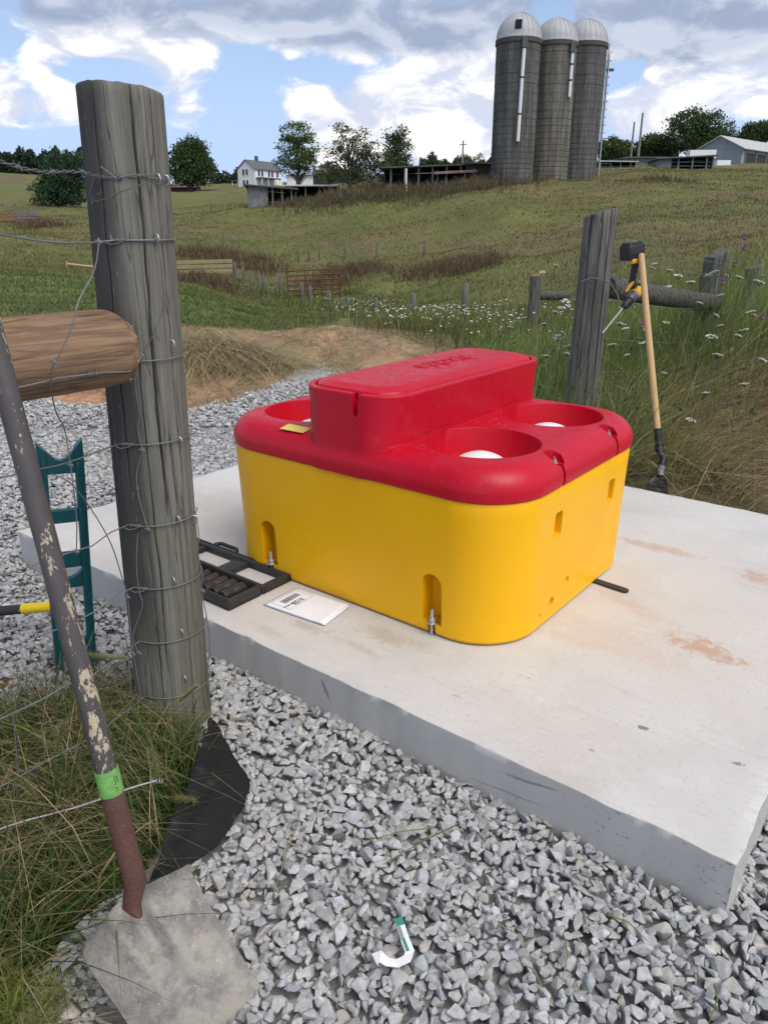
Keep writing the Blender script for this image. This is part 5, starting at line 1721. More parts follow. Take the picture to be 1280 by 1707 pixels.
# tall weeds behind the pad, out along the fence
def weeds():
    B = Blades()
    N = 84000
    x = rng.uniform(.2, 6.6, N); y = 3.6 + 7.4 * rng.random(N) ** 1.4
    a, b = to_slab(x, y)
    keep = (b > SLAB_W + .03) & (x > .55 + .10 * (y - 4)) & ~((x > 1.85 + .15 * rng.random(N)) & (y < 3.95 + .55 * rng.random(N) + .22 * (x - 1.9)))
    keep &= ~((np.abs(x - RPB.x) < .12) & (np.abs(y - RPB.y) < .12))
    keep &= ~((x < 1.95) & (x > 1.2) & (y < 4.9) & (rng.random(N) < .35)) & ~((x < 1.98) & (x > 1.30) & (y < 4.47)) 
    x, y = x[keep], y[keep]; n = len(x)
    cl = np_noise(x, y, 1.7, 41); cl2 = np_noise(x, y, .7, 42)
    h = (.40 + .60 * rng.random(n)) * (.65 + .6 * cl)
    dry = np.clip((x - 1.75) / .45, 0, 1) * np.clip(1.45 - (y - 3.6) / 2.1, 0, 1)         # dry lodged grass towards the right
    h = h * (1 - .25 * dry)
    h = np.where(x < 1.3, h * .85, h)
    h = h * (1 + .75 * np.clip((x - 1.6) / 1.1, 0, 1) * np.clip((y - 4.6) / 1.0, 0, 1))
    isdry = rng.random(n) < (.28 + .70 * dry + .25 * (cl2 > .55))
    c1 = palette(n, [GREEN, DGREEN, YGREEN, (.085, .10, .035)], [3, 3, .9, 2]); c2 = palette(n, [STRAW, DSTRAW, (.20, .165, .10), BROWN], [1.6, 2.2, 2, 1.2])
    col = np.where(isdry[:, None], c2, c1)
    ang = np.where(isdry, rng.normal(-.1, .8, n), rng.normal(.5, 1.1, n))
    lean = np.where(isdry, rng.uniform(.6, 2.0, n), rng.uniform(.1, .9, n)) + .7 * dry
    z = ground(x, y)
    h = h * np.where(y > 7, np.clip(1 - (y - 6.6) * .20, .36, 1), 1)
    col = col * 1.6
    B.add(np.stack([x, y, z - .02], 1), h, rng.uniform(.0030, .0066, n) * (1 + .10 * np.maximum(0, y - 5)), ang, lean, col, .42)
    # leafy broad weeds low down near the waterer and posts
    n = 2600
    x = rng.uniform(.6, 5, n); y = rng.uniform(4.6, 9.5, n); a, b = to_slab(x, y)
    k = (b > SLAB_W + .15) & (x > .62 + .1 * (y - 4)); x, y = x[k], y[k]; n = len(x)
    z = ground(x, y) + rng.uniform(.05, .6, n)
    B.add(np.stack([x, y, z], 1), rng.uniform(.05, .11, n), rng.uniform(.018, .038, n), rng.uniform(0, 6.28, n), rng.uniform(.6, 1.8, n), palette(n, [(.095, .15, .045), (.13, .18, .065), (.17, .20, .09)], [3, 2, 1]), .5)
    # stalks
    n = 1800; x = rng.uniform(.8, 6.5, n); y = rng.uniform(4.4, 10, n); a, b = to_slab(x, y)
    k = (b > SLAB_W + .1) & (x > .75 + .1 * (y - 4)); x, y = x[k], y[k]; n = len(x)
    B.add(np.stack([x, y, ground(x, y)], 1), rng.uniform(.7, 1.3, n) * (.75 + .35 * np.clip((x - 1.5) / 1.2, 0, 1)), rng.uniform(.0035, .006, n), rng.normal(.6, 1, n), rng.uniform(.05, .35, n), palette(n, [STRAW, DSTRAW, YGREEN, GREEN], [1.5, 2, 1.5, 2]), .2)
    B.build('tall_weeds', 'tall green and dry weeds crowding the fence behind the pad', 'weeds')
    # tan flattened thatch over bare soil by the right pad edge
    B = Blades(); n = 5200
    x = rng.uniform(1.6, 4.6, n); y = rng.uniform(2.7, 4.9, n); a, b = to_slab(x, y)
    k = (b > SLAB_W + .02) | (a > SLAB_L + .02); k &= x > 1.9 - (y - 3.3) * .2; x, y = x[k], y[k]; n = len(x)
    B.add(np.stack([x, y, ground(x, y) + .0], 1), rng.uniform(.05, .17, n), rng.uniform(.0022, .0045, n), rng.normal(-.4, .9, n), rng.uniform(1.2, 3.0, n), palette(n, [(.33, .235, .135), (.25, .165, .095), STRAW, (.31, .18, .10)], [3, 3, 1.4, 2]), .6)
    B.build('thatch', 'flattened brown dead grass over bare soil beside the pad', 'grass')
weeds()

# far fence line weeds, field cover, brush
FENCE_LINE = [(2.5, 10.5), (2.4, 13), (2.0, 18), (1.4, 24), (.4, 30), (-1.4, 36), (-3.4, 42), (-7.0, 46), (-12, 50)]
def fence_pt(f):
    x = f * (len(FENCE_LINE) - 1); i = np.minimum(x.astype(int), len(FENCE_LINE) - 2); q = x - i
    P_ = np.array(FENCE_LINE); return P_[i] * (1 - q[:, None]) + P_[i + 1] * q[:, None]
def field_cover():
    B = Blades()
    n = 17000; f = rng.random(n) ** 1.1
    c = fence_pt(f); x = c[:, 0] + rng.normal(0, 1.0, n) * (1 + f * 1.2); y = c[:, 1] + rng.normal(0, .8, n)
    k = y > 9.6; x, y = x[k], y[k]; n = len(x)
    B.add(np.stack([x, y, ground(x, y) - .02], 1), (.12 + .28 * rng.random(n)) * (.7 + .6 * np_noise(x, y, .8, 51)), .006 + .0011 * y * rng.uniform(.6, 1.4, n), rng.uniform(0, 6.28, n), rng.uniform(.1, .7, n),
          palette(n, [GREEN, (.16, .18, .06), DSTRAW, YGREEN, (.14, .155, .05)], [3, 3, 1.2, 1, 3]), .3)
    # lush strip on the left
    n = 26000; y = 11.8 + 19 * rng.random(n) ** 1.5; x = -y * rng.uniform(.06, .62, n)
    k = y > 12.4 - .9 * np.clip((x + 1.2) / 1.8, 0, 1) * 2.2 + rng.normal(0, .25, n); x, y = x[k], y[k]; n = len(x)
    B.add(np.stack([x, y, ground(x, y) - .01], 1), .06 + .12 * rng.random(n), .004 + .0011 * y, rng.uniform(0, 6.28, n), rng.uniform(.3, 1.2, n), palette(n, [(.115, .155, .045), (.135, .17, .052), (.165, .185, .07), DSTRAW], [4, 3, 2, .6]), .4)
    # hillside: tussocky cover thinning with distance
    n = 150000
    y = 13 + 95 * rng.random(n) ** 1.35; s = rng.uniform(-.62, .62, n); x = s * y
    k = ~((y < 31) & (x < -y * .03)); x, y = x[k], y[k]; n = len(x)
    pt_ = np_noise(x, y, .22, 52) * .6 + np_noise(x, y, .07, 53) * .4; fine = np_noise(x, y, .9, 54)
    col = palette(n, [(.17, .175, .060), (.20, .195, .072), (.215, .215, .080), (.165, .19, .058)], [2, 3, 2, 2], .12)
    br = palette(n, [(.185, .145, .078), (.23, .18, .10), (.14, .11, .06)], [2, 1, 2], .16)
    isb = rng.random(n) < np.clip((pt_ - .42) * 3.0, .05, .75)
    col = np.where(isb[:, None], br, col)
    h = (.08 + .14 * rng.random(n)) * (.7 + .6 * fine)
    B.add(np.stack([x, y, ground(x, y) - .02], 1), h, .006 + .0011 * y * rng.uniform(.5, 1.5, n), rng.uniform(0, 6.28, n), rng.uniform(.1, .8, n), col, .3, levels=(0, .5, 1.0))
    B.build('meadow_grass', 'rough olive pasture grass covering the far hillside', 'grass')
    # dead brown brush
    B = Blades()
    for u, v, Y, ru, dep, n, hh, cols in ((560, 470, 49, 70, 3, 1500, .7, 0), (740, 452, 47, 85, 3, 1300, .75, 0), (345, 468, 43, 55, 2, 1400, .9, 0), (620, 318, 90, 110, 5, 3200, 1.5, 1), (790, 312, 84, 90, 4, 2600, 1.3, 1), (520, 335, 97, 60, 4, 1200, 1.2, 1), (790, 440, 44, 40, 2, 1000, .8, 0), (70, 372, 75, 40, 3, 700, .9, 0), (340, 405, 62, 60, 3, 1300, .8, 0), (420, 420, 60, 60, 4, 1200, .8, 0), (1100, 305, 80, 60, 3, 700, .6, 1), (590, 430, 52, 60, 3, 900, .8, 0)):
        c = at(u, v, Y); k = Y / FPX
        x = c.x + rng.normal(0, .5, n) * ru * k; y = Y + rng.normal(0, .5, n) * dep
        cl = np_noise(x, y, .8, 61)
        pal = [(.18, .115, .078), (.15, .10, .066), (.22, .16, .10), (.15, .15, .062)] if cols == 0 else [(.175, .135, .085), (.14, .115, .066), (.21, .165, .10), (.11, .12, .05)]
        B.add(np.stack([x, y, ground(x, y) - .05], 1), hh * (.3 + .8 * rng.random(n)) * (.5 + .8 * cl), .012 + .0012 * Y * rng.uniform(.5, 1.3, n), rng.uniform(0, 6.28, n), rng.uniform(.1, .8, n), palette(n, pal, [3, 3, 2, 2]), .2, levels=(0, .5, 1.0))
    B.build('dead_brush', 'reddish brown dead brush in patches along the hillside', 'brush')
field_cover()

# hay heap and scattered straw on the spoil
def hay():
    B = Blades()
    n = 9000
    r = np.sqrt(rng.random(n)); a = rng.uniform(0, 6.28, n)
    x = -1.95 + .95 * r * np.cos(a) * 1.05; y = 8.62 + .62 * r * np.sin(a)
    z = ground(x, y) + .20 * np.exp(-((x + 1.95) / .62) ** 2 - ((y - 8.6) / .45) ** 2) * rng.random(n) * 1.1
    B.add(np.stack([x, y, z], 1), rng.uniform(.10, .34, n), rng.uniform(.005, .010, n), rng.uniform(0, 6.28, n), rng.uniform(.8, 3.0, n), palette(n, [(.54, .44, .27), (.45, .355, .205), (.33, .26, .145), (.31, .30, .14), (.62, .52, .34)], [3, 3, 2, 1.5, 1]), .55)
    B.build('hay_heap', 'heap of cut brown hay on bare soil behind the waterer', 'hay')
    B = Blades(); n = 24000
    x = rng.uniform(-5.5, .9, n); y = rng.uniform(6.7, 12.6, n)
    k = (y > gravel_edge(x) - .25 + rng.normal(0, .15, n)) & (np_noise(x, y, 1.1, 71) > .22); x, y = x[k], y[k]; n = len(x)
    B.add(np.stack([x, y, ground(x, y) - .005], 1), rng.uniform(.07, .24, n), rng.uniform(.005, .009, n), rng.uniform(0, 6.28, n), rng.uniform(1.5, 4.0, n), palette(n, [(.38, .29, .165), (.29, .21, .115), (.24, .22, .10), (.44, .35, .21)], [3, 3, 1.2, 1]), .65)
    B.build('scattered_straw', 'loose straw scattered over the bare soil behind the gravel', 'straw')
    # stray stalks on the gravel
    B = Blades()
    for u, v, u2, v2 in ((500, 1350, 470, 1440), (760, 1375, 640, 1440), (480, 1400, 455, 1490), (1000, 1520, 1080, 1570), (720, 1380, 600, 1405), (860, 1600, 905, 1650), (1190, 1640, 1180, 1707), (830, 1540, 880, 1590), (940, 1560, 935, 1640)):
        a, b = atz(u, v, .075), atz(u2, v2, .07)
        g = G(); g.tube([a, a.lerp(b, .5) + Vector((.01, 0, .012)), b], [.0016, .0018, .0008], 5)
        V = np.array(g.v); F = np.array([f for f in g.f if len(f) == 4])
        B.raw(V, F, palette(1, [STRAW, YGREEN], [2, 1]).repeat(len(V), 0))
    B.build('dry_stalks', 'thin dry grass stalks lying on the foreground gravel', 'straw')
hay()

# ------------------------------------------------------------------ wild flowers
def flowers():
    ms = plain('flower_stem', (.075, .095, .03), .7); mw = plain('white_umbel', (.62, .62, .56), .8, var=.12, scale=60)
    mp = plain('purple_thistle', (.32, .10, .30), .8, var=.3, scale=60); mgb = plain('green_burr', (.12, .15, .06), .8)
    r_ = random.Random(21)
    def umbel_proto(k):
        st = G(); hd = G()
        for i in range(30):
            a = r_.uniform(0, 6.283); q = math.sqrt(r_.random()) * .046
            p = Vector((q * math.cos(a), q * math.sin(a), .010 * math.cos(q * 30) + r_.uniform(-.003, .003)))
            st.tube([Vector((0, 0, -.035)), p], [.0009, .0007], 3, False)
            bm = bmesh.new(); bmesh.ops.create_icosphere(bm, subdivisions=1, radius=r_.uniform(.0055, .0085))
            for v in bm.verts: v.co.z *= .55
            hd.bm(bm, p)
        return st.mesh('rays'), hd.mesh('umbel')
    protos = [umbel_proto(k) for k in range(4)]
    def stem_mesh(h, bend):
        g = G(); g.tube([(bend * (k / 8) ** 2 * h, .3 * bend * (k / 8) ** 2 * h, h * k / 8 - h) for k in range(9)], [.0024 - .001 * k / 8 for k in range(9)], 5)
        g.tube([(bend * .2 * h, 0, -.55 * h), (bend * .2 * h + .05, .02, -.42 * h)], [.0015, .0008], 4)
        me = g.mesh('stem'); me.materials.append(ms); return me
    for me, hd in protos: me.materials.append(ms); hd.materials.append(mw)
    stems = [stem_mesh(h, b) for h, b in ((.75, .05), (.9, -.06), (.65, .1))]
    rf = random.Random(77)
    spots = [(938, 555, 5.6), (955, 548, 5.5), (962, 530, 5.6), (930, 562, 5.4), (950, 577, 5.3), (1035, 540, 5.5), (1042, 548, 5.2), (1200, 543, 5.6), (1195, 592, 5.2), (1175, 655, 4.9), (1105, 622, 5.1), (1150, 470, 6.0), (1090, 440, 6.6), (1020, 575, 5.0), (945, 510, 6.5), (960, 500, 6.8),
             (1130, 460, 6.4), (1072, 572, 5.1), (1265, 470, 6.0), (1240, 640, 5.0), (925, 520, 7.4), (905, 540, 8.2), (872, 530, 9.4), (850, 545, 9.8), (1230, 560, 5.3), (1110, 480, 6.0), (1150, 700, 4.7), (1165, 505, 5.6), (1180, 460, 6.3), (1250, 520, 5.6), (1270, 600, 5.2)] + [(rf.uniform(900, 1275), rf.uniform(440, 600), rf.uniform(5.6, 8.5)) for _ in range(40)]
    for i, (u, v, Y) in enumerate(spots):
        p = at(u, v, Y)
        E = empty('white_wildflower', p, 'white lacy umbel wildflower standing among the tall weeds behind the pad', 'wildflower', 'white umbel wildflowers in the weeds', rz=r_.uniform(0, 6.28))
        s = r_.uniform(.5, .95)
        rays, hd = protos[i % 4]
        for nm, me in (('rays', rays), ('flower_head', hd)):
            o = bpy.data.objects.new(nm, me); COL.objects.link(o); o.parent = E; ORG[o.name] = p
            o.scale = (s, s, s); o.rotation_euler = (r_.gauss(.15, .25), r_.gauss(0, .2), 0)
        o = bpy.data.objects.new('stem', stems[i % 3]); COL.objects.link(o); o.parent = E; o.location = (0, 0, -.034 * s)
    TH_L = ['second highest purple thistle above the thin grey post', 'purple thistle between the slanted post and thin grey post, third from the top', 'purple thistle just right of the slanted post at rail height', 'purple thistle lowest at the right edge of view', 'highest purple thistle, against the pasture above the thin grey post', 'purple thistle beside the pale shovel handle below the drill']
    for i, (u, v, Y) in enumerate([(1240, 415, 5.8), (1224, 442, 5.7), (1204, 472, 5.6), (1270, 530, 5.4), (1240, 397, 6.0), (1070, 545, 5.1)]):
        p = at(u, v, Y)
        E = empty('purple_thistle', p, TH_L[i], 'wildflower', 'purple thistles in the weeds')
        g = G(); bm = bmesh.new(); bmesh.ops.create_icosphere(bm, subdivisions=2, radius=.014); g.bm(bm, p); g.build('burr', mgb, E, 60)
        g = G()
        for k in range(40):
            d = Vector((r_.gauss(0, .5), r_.gauss(0, .5), 1)).normalized(); g.tube([p + d * .008, p + d * r_.uniform(.026, .036)], [.0018, .0010], 4)
        g.build('petals', mp, E)
        o = bpy.data.objects.new('stem', stems[i % 3]); COL.objects.link(o); o.parent = E; o.location = (0, 0, -.01)
    # distant white bloom along the old fence: too small and many to count
    B = Blades(); n = 1300
    f = rng.random(n) ** 1.0; c = fence_pt(f); x = c[:, 0] + rng.normal(0, 1.1, n) - .6; y = c[:, 1] + rng.normal(0, .9, n)
    k = (y > 10) & (np_noise(x, y, .5, 81) > .35); x, y = x[k], y[k]; n = len(x)
    z = ground(x, y) + rng.uniform(.12, .42, n)
    s = rng.uniform(.010, .024, n) * (1 + y * .010)
    a = rng.uniform(0, 6.28, n); V = []
    for q in range(6):
        V.append(np.stack([x + s * np.cos(a + q * 1.047), y + s * np.sin(a + q * 1.047), z + rng.normal(0, .006, n)], 1))
    V = np.stack(V, 1)
    top = np.stack([x, y, z + .012], 1)[:, None, :]
    V = np.concatenate([V, top], 1).reshape(-1, 3); k0 = np.arange(n)[:, None] * 7
    F = np.concatenate([k0 + np.array([[q, (q + 1) % 6, 6]]) for q in range(6)])
    o = np_mesh('far_wildflowers', V, F, mw, None); tag(o, 'sprinkling of white wildflowers along the distant fence line', 'wildflowers', kind='stuff')
flowers()
# ------------------------------------------------------------------ silos
def px_m(v, Y):
    z = at(640, v, Y).z
    return (Y * math.cos(PITCH) - (z - CAM_H) * math.sin(PITCH)) / FPX
def build_silos():
    def stave_mat(name, c1, c2, brick_h):
        m, t = mat(name); o = t.obj()
        sep = t.n('SeparateXYZ'); t.set(sep.inputs[0], o)
        ang = t.math('MULTIPLY', t.math('ARCTAN2', sep.outputs[1], sep.outputs[0]), 2.2)
        cv = t.n('CombineXYZ'); t.set(cv.inputs[0], ang); t.set(cv.inputs[1], sep.outputs[2])
        br = t.n('TexBrick', {'Vector': cv.outputs[0], 'Scale': 1.0, 'Color1': c1, 'Color2': c2, 'Mortar': tuple(k * .66 for k in c1)})
        br.inputs['Mortar Size'].default_value = .03; br.inputs['Brick Width'].default_value = .28; br.inputs['Row Height'].default_value = brick_h; br.inputs['Bias'].default_value = -.1
        st = t.noise(t.mapping(o, (1.9, 1.9, .13)), 1.0, 7, .7)
        up = t.step(sep.outputs[2], 4, 15)
        col = t.mix(t.math('MULTIPLY', t.step(st, .34, .62), .85), br.outputs[0], tuple(k * .42 for k in c2))
        col = t.mix(t.math('MULTIPLY', up, .42), col, tuple(k * .38 for k in c1))
        pale = t.step(t.noise(t.mapping(o, (2.2, 2.2, .2), loc=(3, 2, 1)), 1, 5, .6), .55, .75)
        col = t.mix(t.math('MULTIPLY', pale, .35), col, (.30, .285, .26))
        t.out(col, .95, 0, t.bump(br.outputs[1], .4, .03), .15)
        return m
    md = plain('weathered_dome_metal', (.40, .40, .40), .65, .1, var=.22, scale=1.2)
    mh = plain('rusty_hoop', (.085, .075, .066), .8, .3)
    mw = plain('white_chute', (.72, .72, .71), .6, var=.08)
    mkk = plain('black_opening', (.006, .006, .006), .9)
    mlad = plain('ladder_steel', (.10, .10, .10), .6, .4)
    specs = [(864.5, 68, 30, 85.0, 37, 'left silo of the three with a square black hatch in its dome', (.20, .19, .175), (.15, .142, .13), .38),
             (926, 73, 38, 88.3, 35.5, 'middle silo of the three with a half-length white chute', (.27, .25, .215), (.20, .185, .155), .30),
             (974.5, 75, 40, 91.4, 36.5, 'right silo of the three with a ladder up its side', (.19, .185, .178), (.14, .137, .13), .38)]
    for i, (uc, vt, vd, Y, hw, label, c1, c2, bh) in enumerate(specs):
        ub = uc - 15
        top = at(uc, vt, Y); z0 = gz(top.x, Y) - .5
        r = hw * px_m(vt, Y)
        base = Vector((top.x, Y, z0)); h = top.z - z0
        P = empty('silo', base, label, 'silo', 'three concrete stave silos on the hill')
        m = stave_mat('silo_staves_%d' % i, c1, c2, bh)
        g = G(); g.lathe([(r, 0)] + [(r * (1 + .002 * math.sin(k)), h * k / 24) for k in range(1, 24)] + [(r, h)], (0, 0, 0), 72)
        g.build('stave_wall', m, P, 60, local=True)
        # hoops, closer together towards the ground
        g = G(); z = .5
        while z < h - .15:
            g.lathe([(r + .001, z - .016), (r + .018, z - .014), (r + .018, z + .014), (r + .001, z + .016)], (0, 0, 0), 72)
            z += .42 + .75 * (z / h) ** 1.3
        g.lathe([(r + .004, h - .45), (r + .10, h - .42), (r + .10, h - .02), (r + .002, h)], (0, 0, 0), 72)
        o = g.build('hoops', mh, P, 40, local=True); o['kind'] = 'stuff'
        dh = (vt - vd) * px_m(vd, Y) * 1.02
        g = G(); g.lathe([(r * 1.03, h - .02), (r * 1.03, h + .06)] + [(r * 1.01 * math.cos(a), h + .06 + dh * math.sin(a)) for a in np.linspace(.05, 1.54, 14)], (0, 0, 0), 48)
        dome = g.build('dome', md, P, 60, local=True)
        g = G()
        for k in range(24):
            a = 2 * math.pi * k / 24
            g.tube([(r * 1.012 * math.cos(q) * math.cos(a), r * 1.012 * math.cos(q) * math.sin(a), h + .07 + dh * 1.003 * math.sin(q)) for q in np.linspace(.03, 1.5, 12)], .025, 4, False)
        o = g.build('dome_ribs', md, dome, None, local=True)
        # front direction (towards the viewer)
        fr = -math.pi / 2
        def onwall(u, v, out):
            a = at(u, v, Y - r).x; dx = (a - top.x) * 1.0
            dx = max(-r * .99, min(r * .99, dx)); dy = -math.sqrt(r * r - dx * dx)
            n = Vector((dx, dy, 0)).normalized()
            return Vector((dx, dy, at(u, v, Y + dy).z - z0)) + n * out
        if i < 2:
            pts = ((873, 76), (869, 130), (865, 190), (862, 236)) if i == 0 else ((953, 84), (950, 120), (947, 162))
            g = G(); g.tube([onwall(u, v, .22) for u, v in pts], .17, 12); ch = g.build('chute', mw, P, 60, local=True)
            for f in (.33, .67):
                k = f * (len(pts) - 1); a = int(k); q = k - a
                u = pts[a][0] * (1 - q) + pts[a + 1][0] * q; v = pts[a][1] * (1 - q) + pts[a + 1][1] * q
                g = G(); p = onwall(u, v, .22); g.lathe([(.19, -.08), (.21, 0), (.19, .08)], p, 12); g.build('chute_clamp', mlad, ch, 60, local=True)
            g = G(); g.bbox(onwall(pts[0][0], pts[0][1] - 5, .2), (.5, .5, 1.0), .05); g.build('chute_head', mlad, P, local=True)
        if i == 0:
            p = onwall(863, 62, .06); a = math.atan2(p.y, p.x)
            q = .42; pz = h + .06 + dh * math.sin(q); rr_ = r * 1.01 * math.cos(q)
            c = Vector((rr_ * math.cos(a), rr_ * math.sin(a), pz)); nrm = Vector((math.cos(a) * .92, math.sin(a) * .92, .4)).normalized()
            Mx = nrm.to_track_quat('Y', 'Z').to_matrix()
            g = G(); g.box(c + nrm * .02, (.62, .16, .80), Mx); g.build('hatch_opening', mkk, dome, local=True)
        if i == 2:
            g = G(); x = r + .12
            for s in (-.22, .22): g.tube([(x * .985 - .0, -.55 + s, 0), (x * .985, -.55 + s, h)], .035, 5)
            lad = g.build('ladder', mlad, P, local=True)
            g = G(); g.tube([(x + .02, -.9, .5), (x + .02, -.9, h - 1)], .08, 8); g.build('fill_pipe', md, P, local=True)
            for k in range(16):
                z = 1.2 + (h - 2) * k / 15
                g = G(); g.tube([(x - .05 + .42 * math.sin(a) , -.55 + .38 * math.cos(a), z) for a in np.linspace(0, math.pi, 9)], .022, 4); g.build('ladder_hoop', mlad, P, local=True)
            g = G(); g.bbox((x + .3, -.6, h - 2.4), (.8, .3, .25), .03); g.build('ladder_bracket', mlad, P, local=True)
build_silos()

# ------------------------------------------------------------------ farm buildings
def planks_mat(name, c, c2): return plain(name, c, .9, 0, c2=c2, scale=1.6, lo=.35, hi=.7)
M_TIN = planks_mat('pale_tin_roof', (.50, .50, .50), (.40, .39, .38)); M_RUSTTIN = planks_mat('rusty_tin_roof', (.30, .22, .19), (.22, .12, .09)); M_DKTIN = planks_mat('dark_tin_roof', (.10, .095, .095), (.16, .14, .13))
M_RUSTTIN2 = planks_mat('brown_tin_roof', (.14, .12, .11), (.10, .085, .08)); M_BOARD = planks_mat('grey_barn_boards', (.20, .205, .22), (.13, .13, .135)); M_DARKB = planks_mat('dark_barn_boards', (.035, .032, .03), (.06, .052, .045)); M_WHITEW = plain('white_siding', (.80, .80, .80), .7, var=.05); M_SHING = plain('grey_shingles', (.12, .125, .135), .9, var=.2)
M_PANE = plain('dark_pane', (.025, .03, .035), .15, spec=.6); M_BLUEB = planks_mat('blue_grey_metal_wall', (.30, .325, .37), (.26, .28, .32)); M_BRICKR = planks_mat('brick_red_roof', (.20, .075, .055), (.15, .06, .045)); M_POLE = plain('pole_wood', (.22, .20, .19), .9)

def frame(corner, deg):
    a = R(deg); X = Vector((math.cos(a), math.sin(a), 0)); Yv = Vector((-X.y, X.x, 0))
    return lambda x, y, z: corner + X * x + Yv * y + Vector((0, 0, z))
def quadbox(g, f, x0, x1, y0, y1, z0, z1):
    vs = [f(x, y, z) for z in (z0, z1) for y in (y0, y1) for x in (x0, x1)]
    g.add(vs, [(0, 2, 3, 1), (4, 5, 7, 6), (0, 1, 5, 4), (2, 6, 7, 3), (0, 4, 6, 2), (1, 3, 7, 5)])
def gable(name, label, cat, corner, deg, wx, ly, eave, ridge, mw, mr, windows=(), ridge_along='y', over=.35, group=None, open_side=None):
    """box wx (front) x ly (depth); ridge along local y (gable faces front) or x"""
    P = empty(name, corner, label, cat, group)
    f = frame(corner, deg)
    g = G()
    if ridge_along == 'y':
        prof_ = [(0, 0), (wx, 0), (wx, eave), (wx / 2, ridge), (0, eave)]
        vs = [f(x, 0, z) for x, z in prof_] + [f(x, ly, z) for x, z in prof_]
    else:
        prof_ = [(0, 0), (ly, 0), (ly, eave), (ly / 2, ridge), (0, eave)]
        vs = [f(0, y, z) for y, z in prof_] + [f(wx, y, z) for y, z in prof_]
    g.add(vs, [(0, 1, 2, 3, 4), (9, 8, 7, 6, 5)] + [(k, k + 5, (k + 1) % 5 + 5, (k + 1) % 5) for k in range(5)])
    me = g.mesh('wall', corner); fix_normals(me); link_mesh('wall', me, mw, P)
    th = .16; o_ = over
    slope = (ridge - eave) / ((wx if ridge_along == 'y' else ly) / 2)
    half = (wx if ridge_along == 'y' else ly) / 2; lng = ly if ridge_along == 'y' else wx
    g = G()
    pr = [(-o_, eave - slope * o_ + .03), (half, ridge + .03), (2 * half + o_, eave - slope * o_ + .03), (2 * half + o_, eave - slope * o_ + th), (half, ridge + th + .05), (-o_, eave - slope * o_ + th)]
    if ridge_along == 'y': vs = [f(x, -o_, z) for x, z in pr] + [f(x, lng + o_, z) for x, z in pr]
    else: vs = [f(-o_, x, z) for x, z in pr] + [f(lng + o_, x, z) for x, z in pr]
    g.add(vs, [(0, 1, 4, 5), (1, 2, 3, 4), (11, 10, 7, 6), (10, 9, 8, 7)] + [(k, (k + 1) % 6, (k + 1) % 6 + 6, k + 6) for k in range(6)])
    me = g.mesh('roof', corner); fix_normals(me); roof = link_mesh('roof', me, mr, P)
    for face, s, z, w, h_ in windows:
        g = G(); k = G()
        if face == 'front': quadbox(g, f, s - w / 2 - .12, s + w / 2 + .12, -.07, .02, z - .1, z + h_ + .12); quadbox(k, f, s - w / 2, s + w / 2, -.085, -.03, z, z + h_)
        else: quadbox(g, f, wx - .02, wx + .07, s - w / 2 - .12, s + w / 2 + .12, z - .1, z + h_ + .12); quadbox(k, f, wx + .03, wx + .085, s - w / 2, s + w / 2, z, z + h_)
        wn = g.build('window', M_WHITEW, P); k.build('pane', M_PANE, wn)
    return P, f, roof

def house():
    c = at(398, 300, 214); L = Vector((c.x, 218.0, gz(c.x, 216) - .3))
    # gable front turned towards the left, long side to the right
    deg = -33
    c = at(398, 312, 219); corner = Vector((c.x, 219, gz(c.x, 219) - .6)); h0 = at(414, 268, 219).z - corner.z
    P, f, roof = gable('farmhouse', 'white two-storey farmhouse with grey roof on the far hill', 'house', corner, deg, 6.0, 11.0, h0 * .70, h0, M_WHITEW, M_SHING,
                       [('front', 2.1, 3.3, .75, 1.5), ('front', 3.3, 3.3, .75, 1.5), ('front', 2.1, .6, .75, 1.5), ('front', 3.3, .6, .75, 1.5), ('side', 1.6, 3.1, .75, 1.5), ('side', 2.9, 3.1, .75, 1.5), ('side', 5.6, 3.1, .75, 1.5), ('side', 6.9, 3.1, .75, 1.5), ('side', 9.0, 3.1, .75, 1.5)], 'y')
    g = G(); quadbox(g, f, 2.6, 3.3, 4.0, 4.7, h0 - .6, h0 + 1.3); g.build('chimney', M_SHING, roof)
    g = G(); quadbox(g, f, 6.02, 8.2, .3, 8, 2.45, 2.7); porch = g.build('porch_roof', M_SHING, P)
    for y in (.5, 3, 5.5, 7.8):
        g = G(); quadbox(g, f, 7.9, 8.05, y - .08, y + .08, 0, 2.46); g.build('porch_post', M_WHITEW, porch)
    g = G(); quadbox(g, f, -4.0, -.1, 1.5, 4.5, 2.2, 2.4); sp = g.build('side_porch_roof', M_SHING, P)
    for x in (-3.8, -2.0): 
        g = G(); quadbox(g, f, x, x + .15, 1.6, 1.75, 0, 2.2); g.build('porch_post', M_WHITEW, sp)
house()

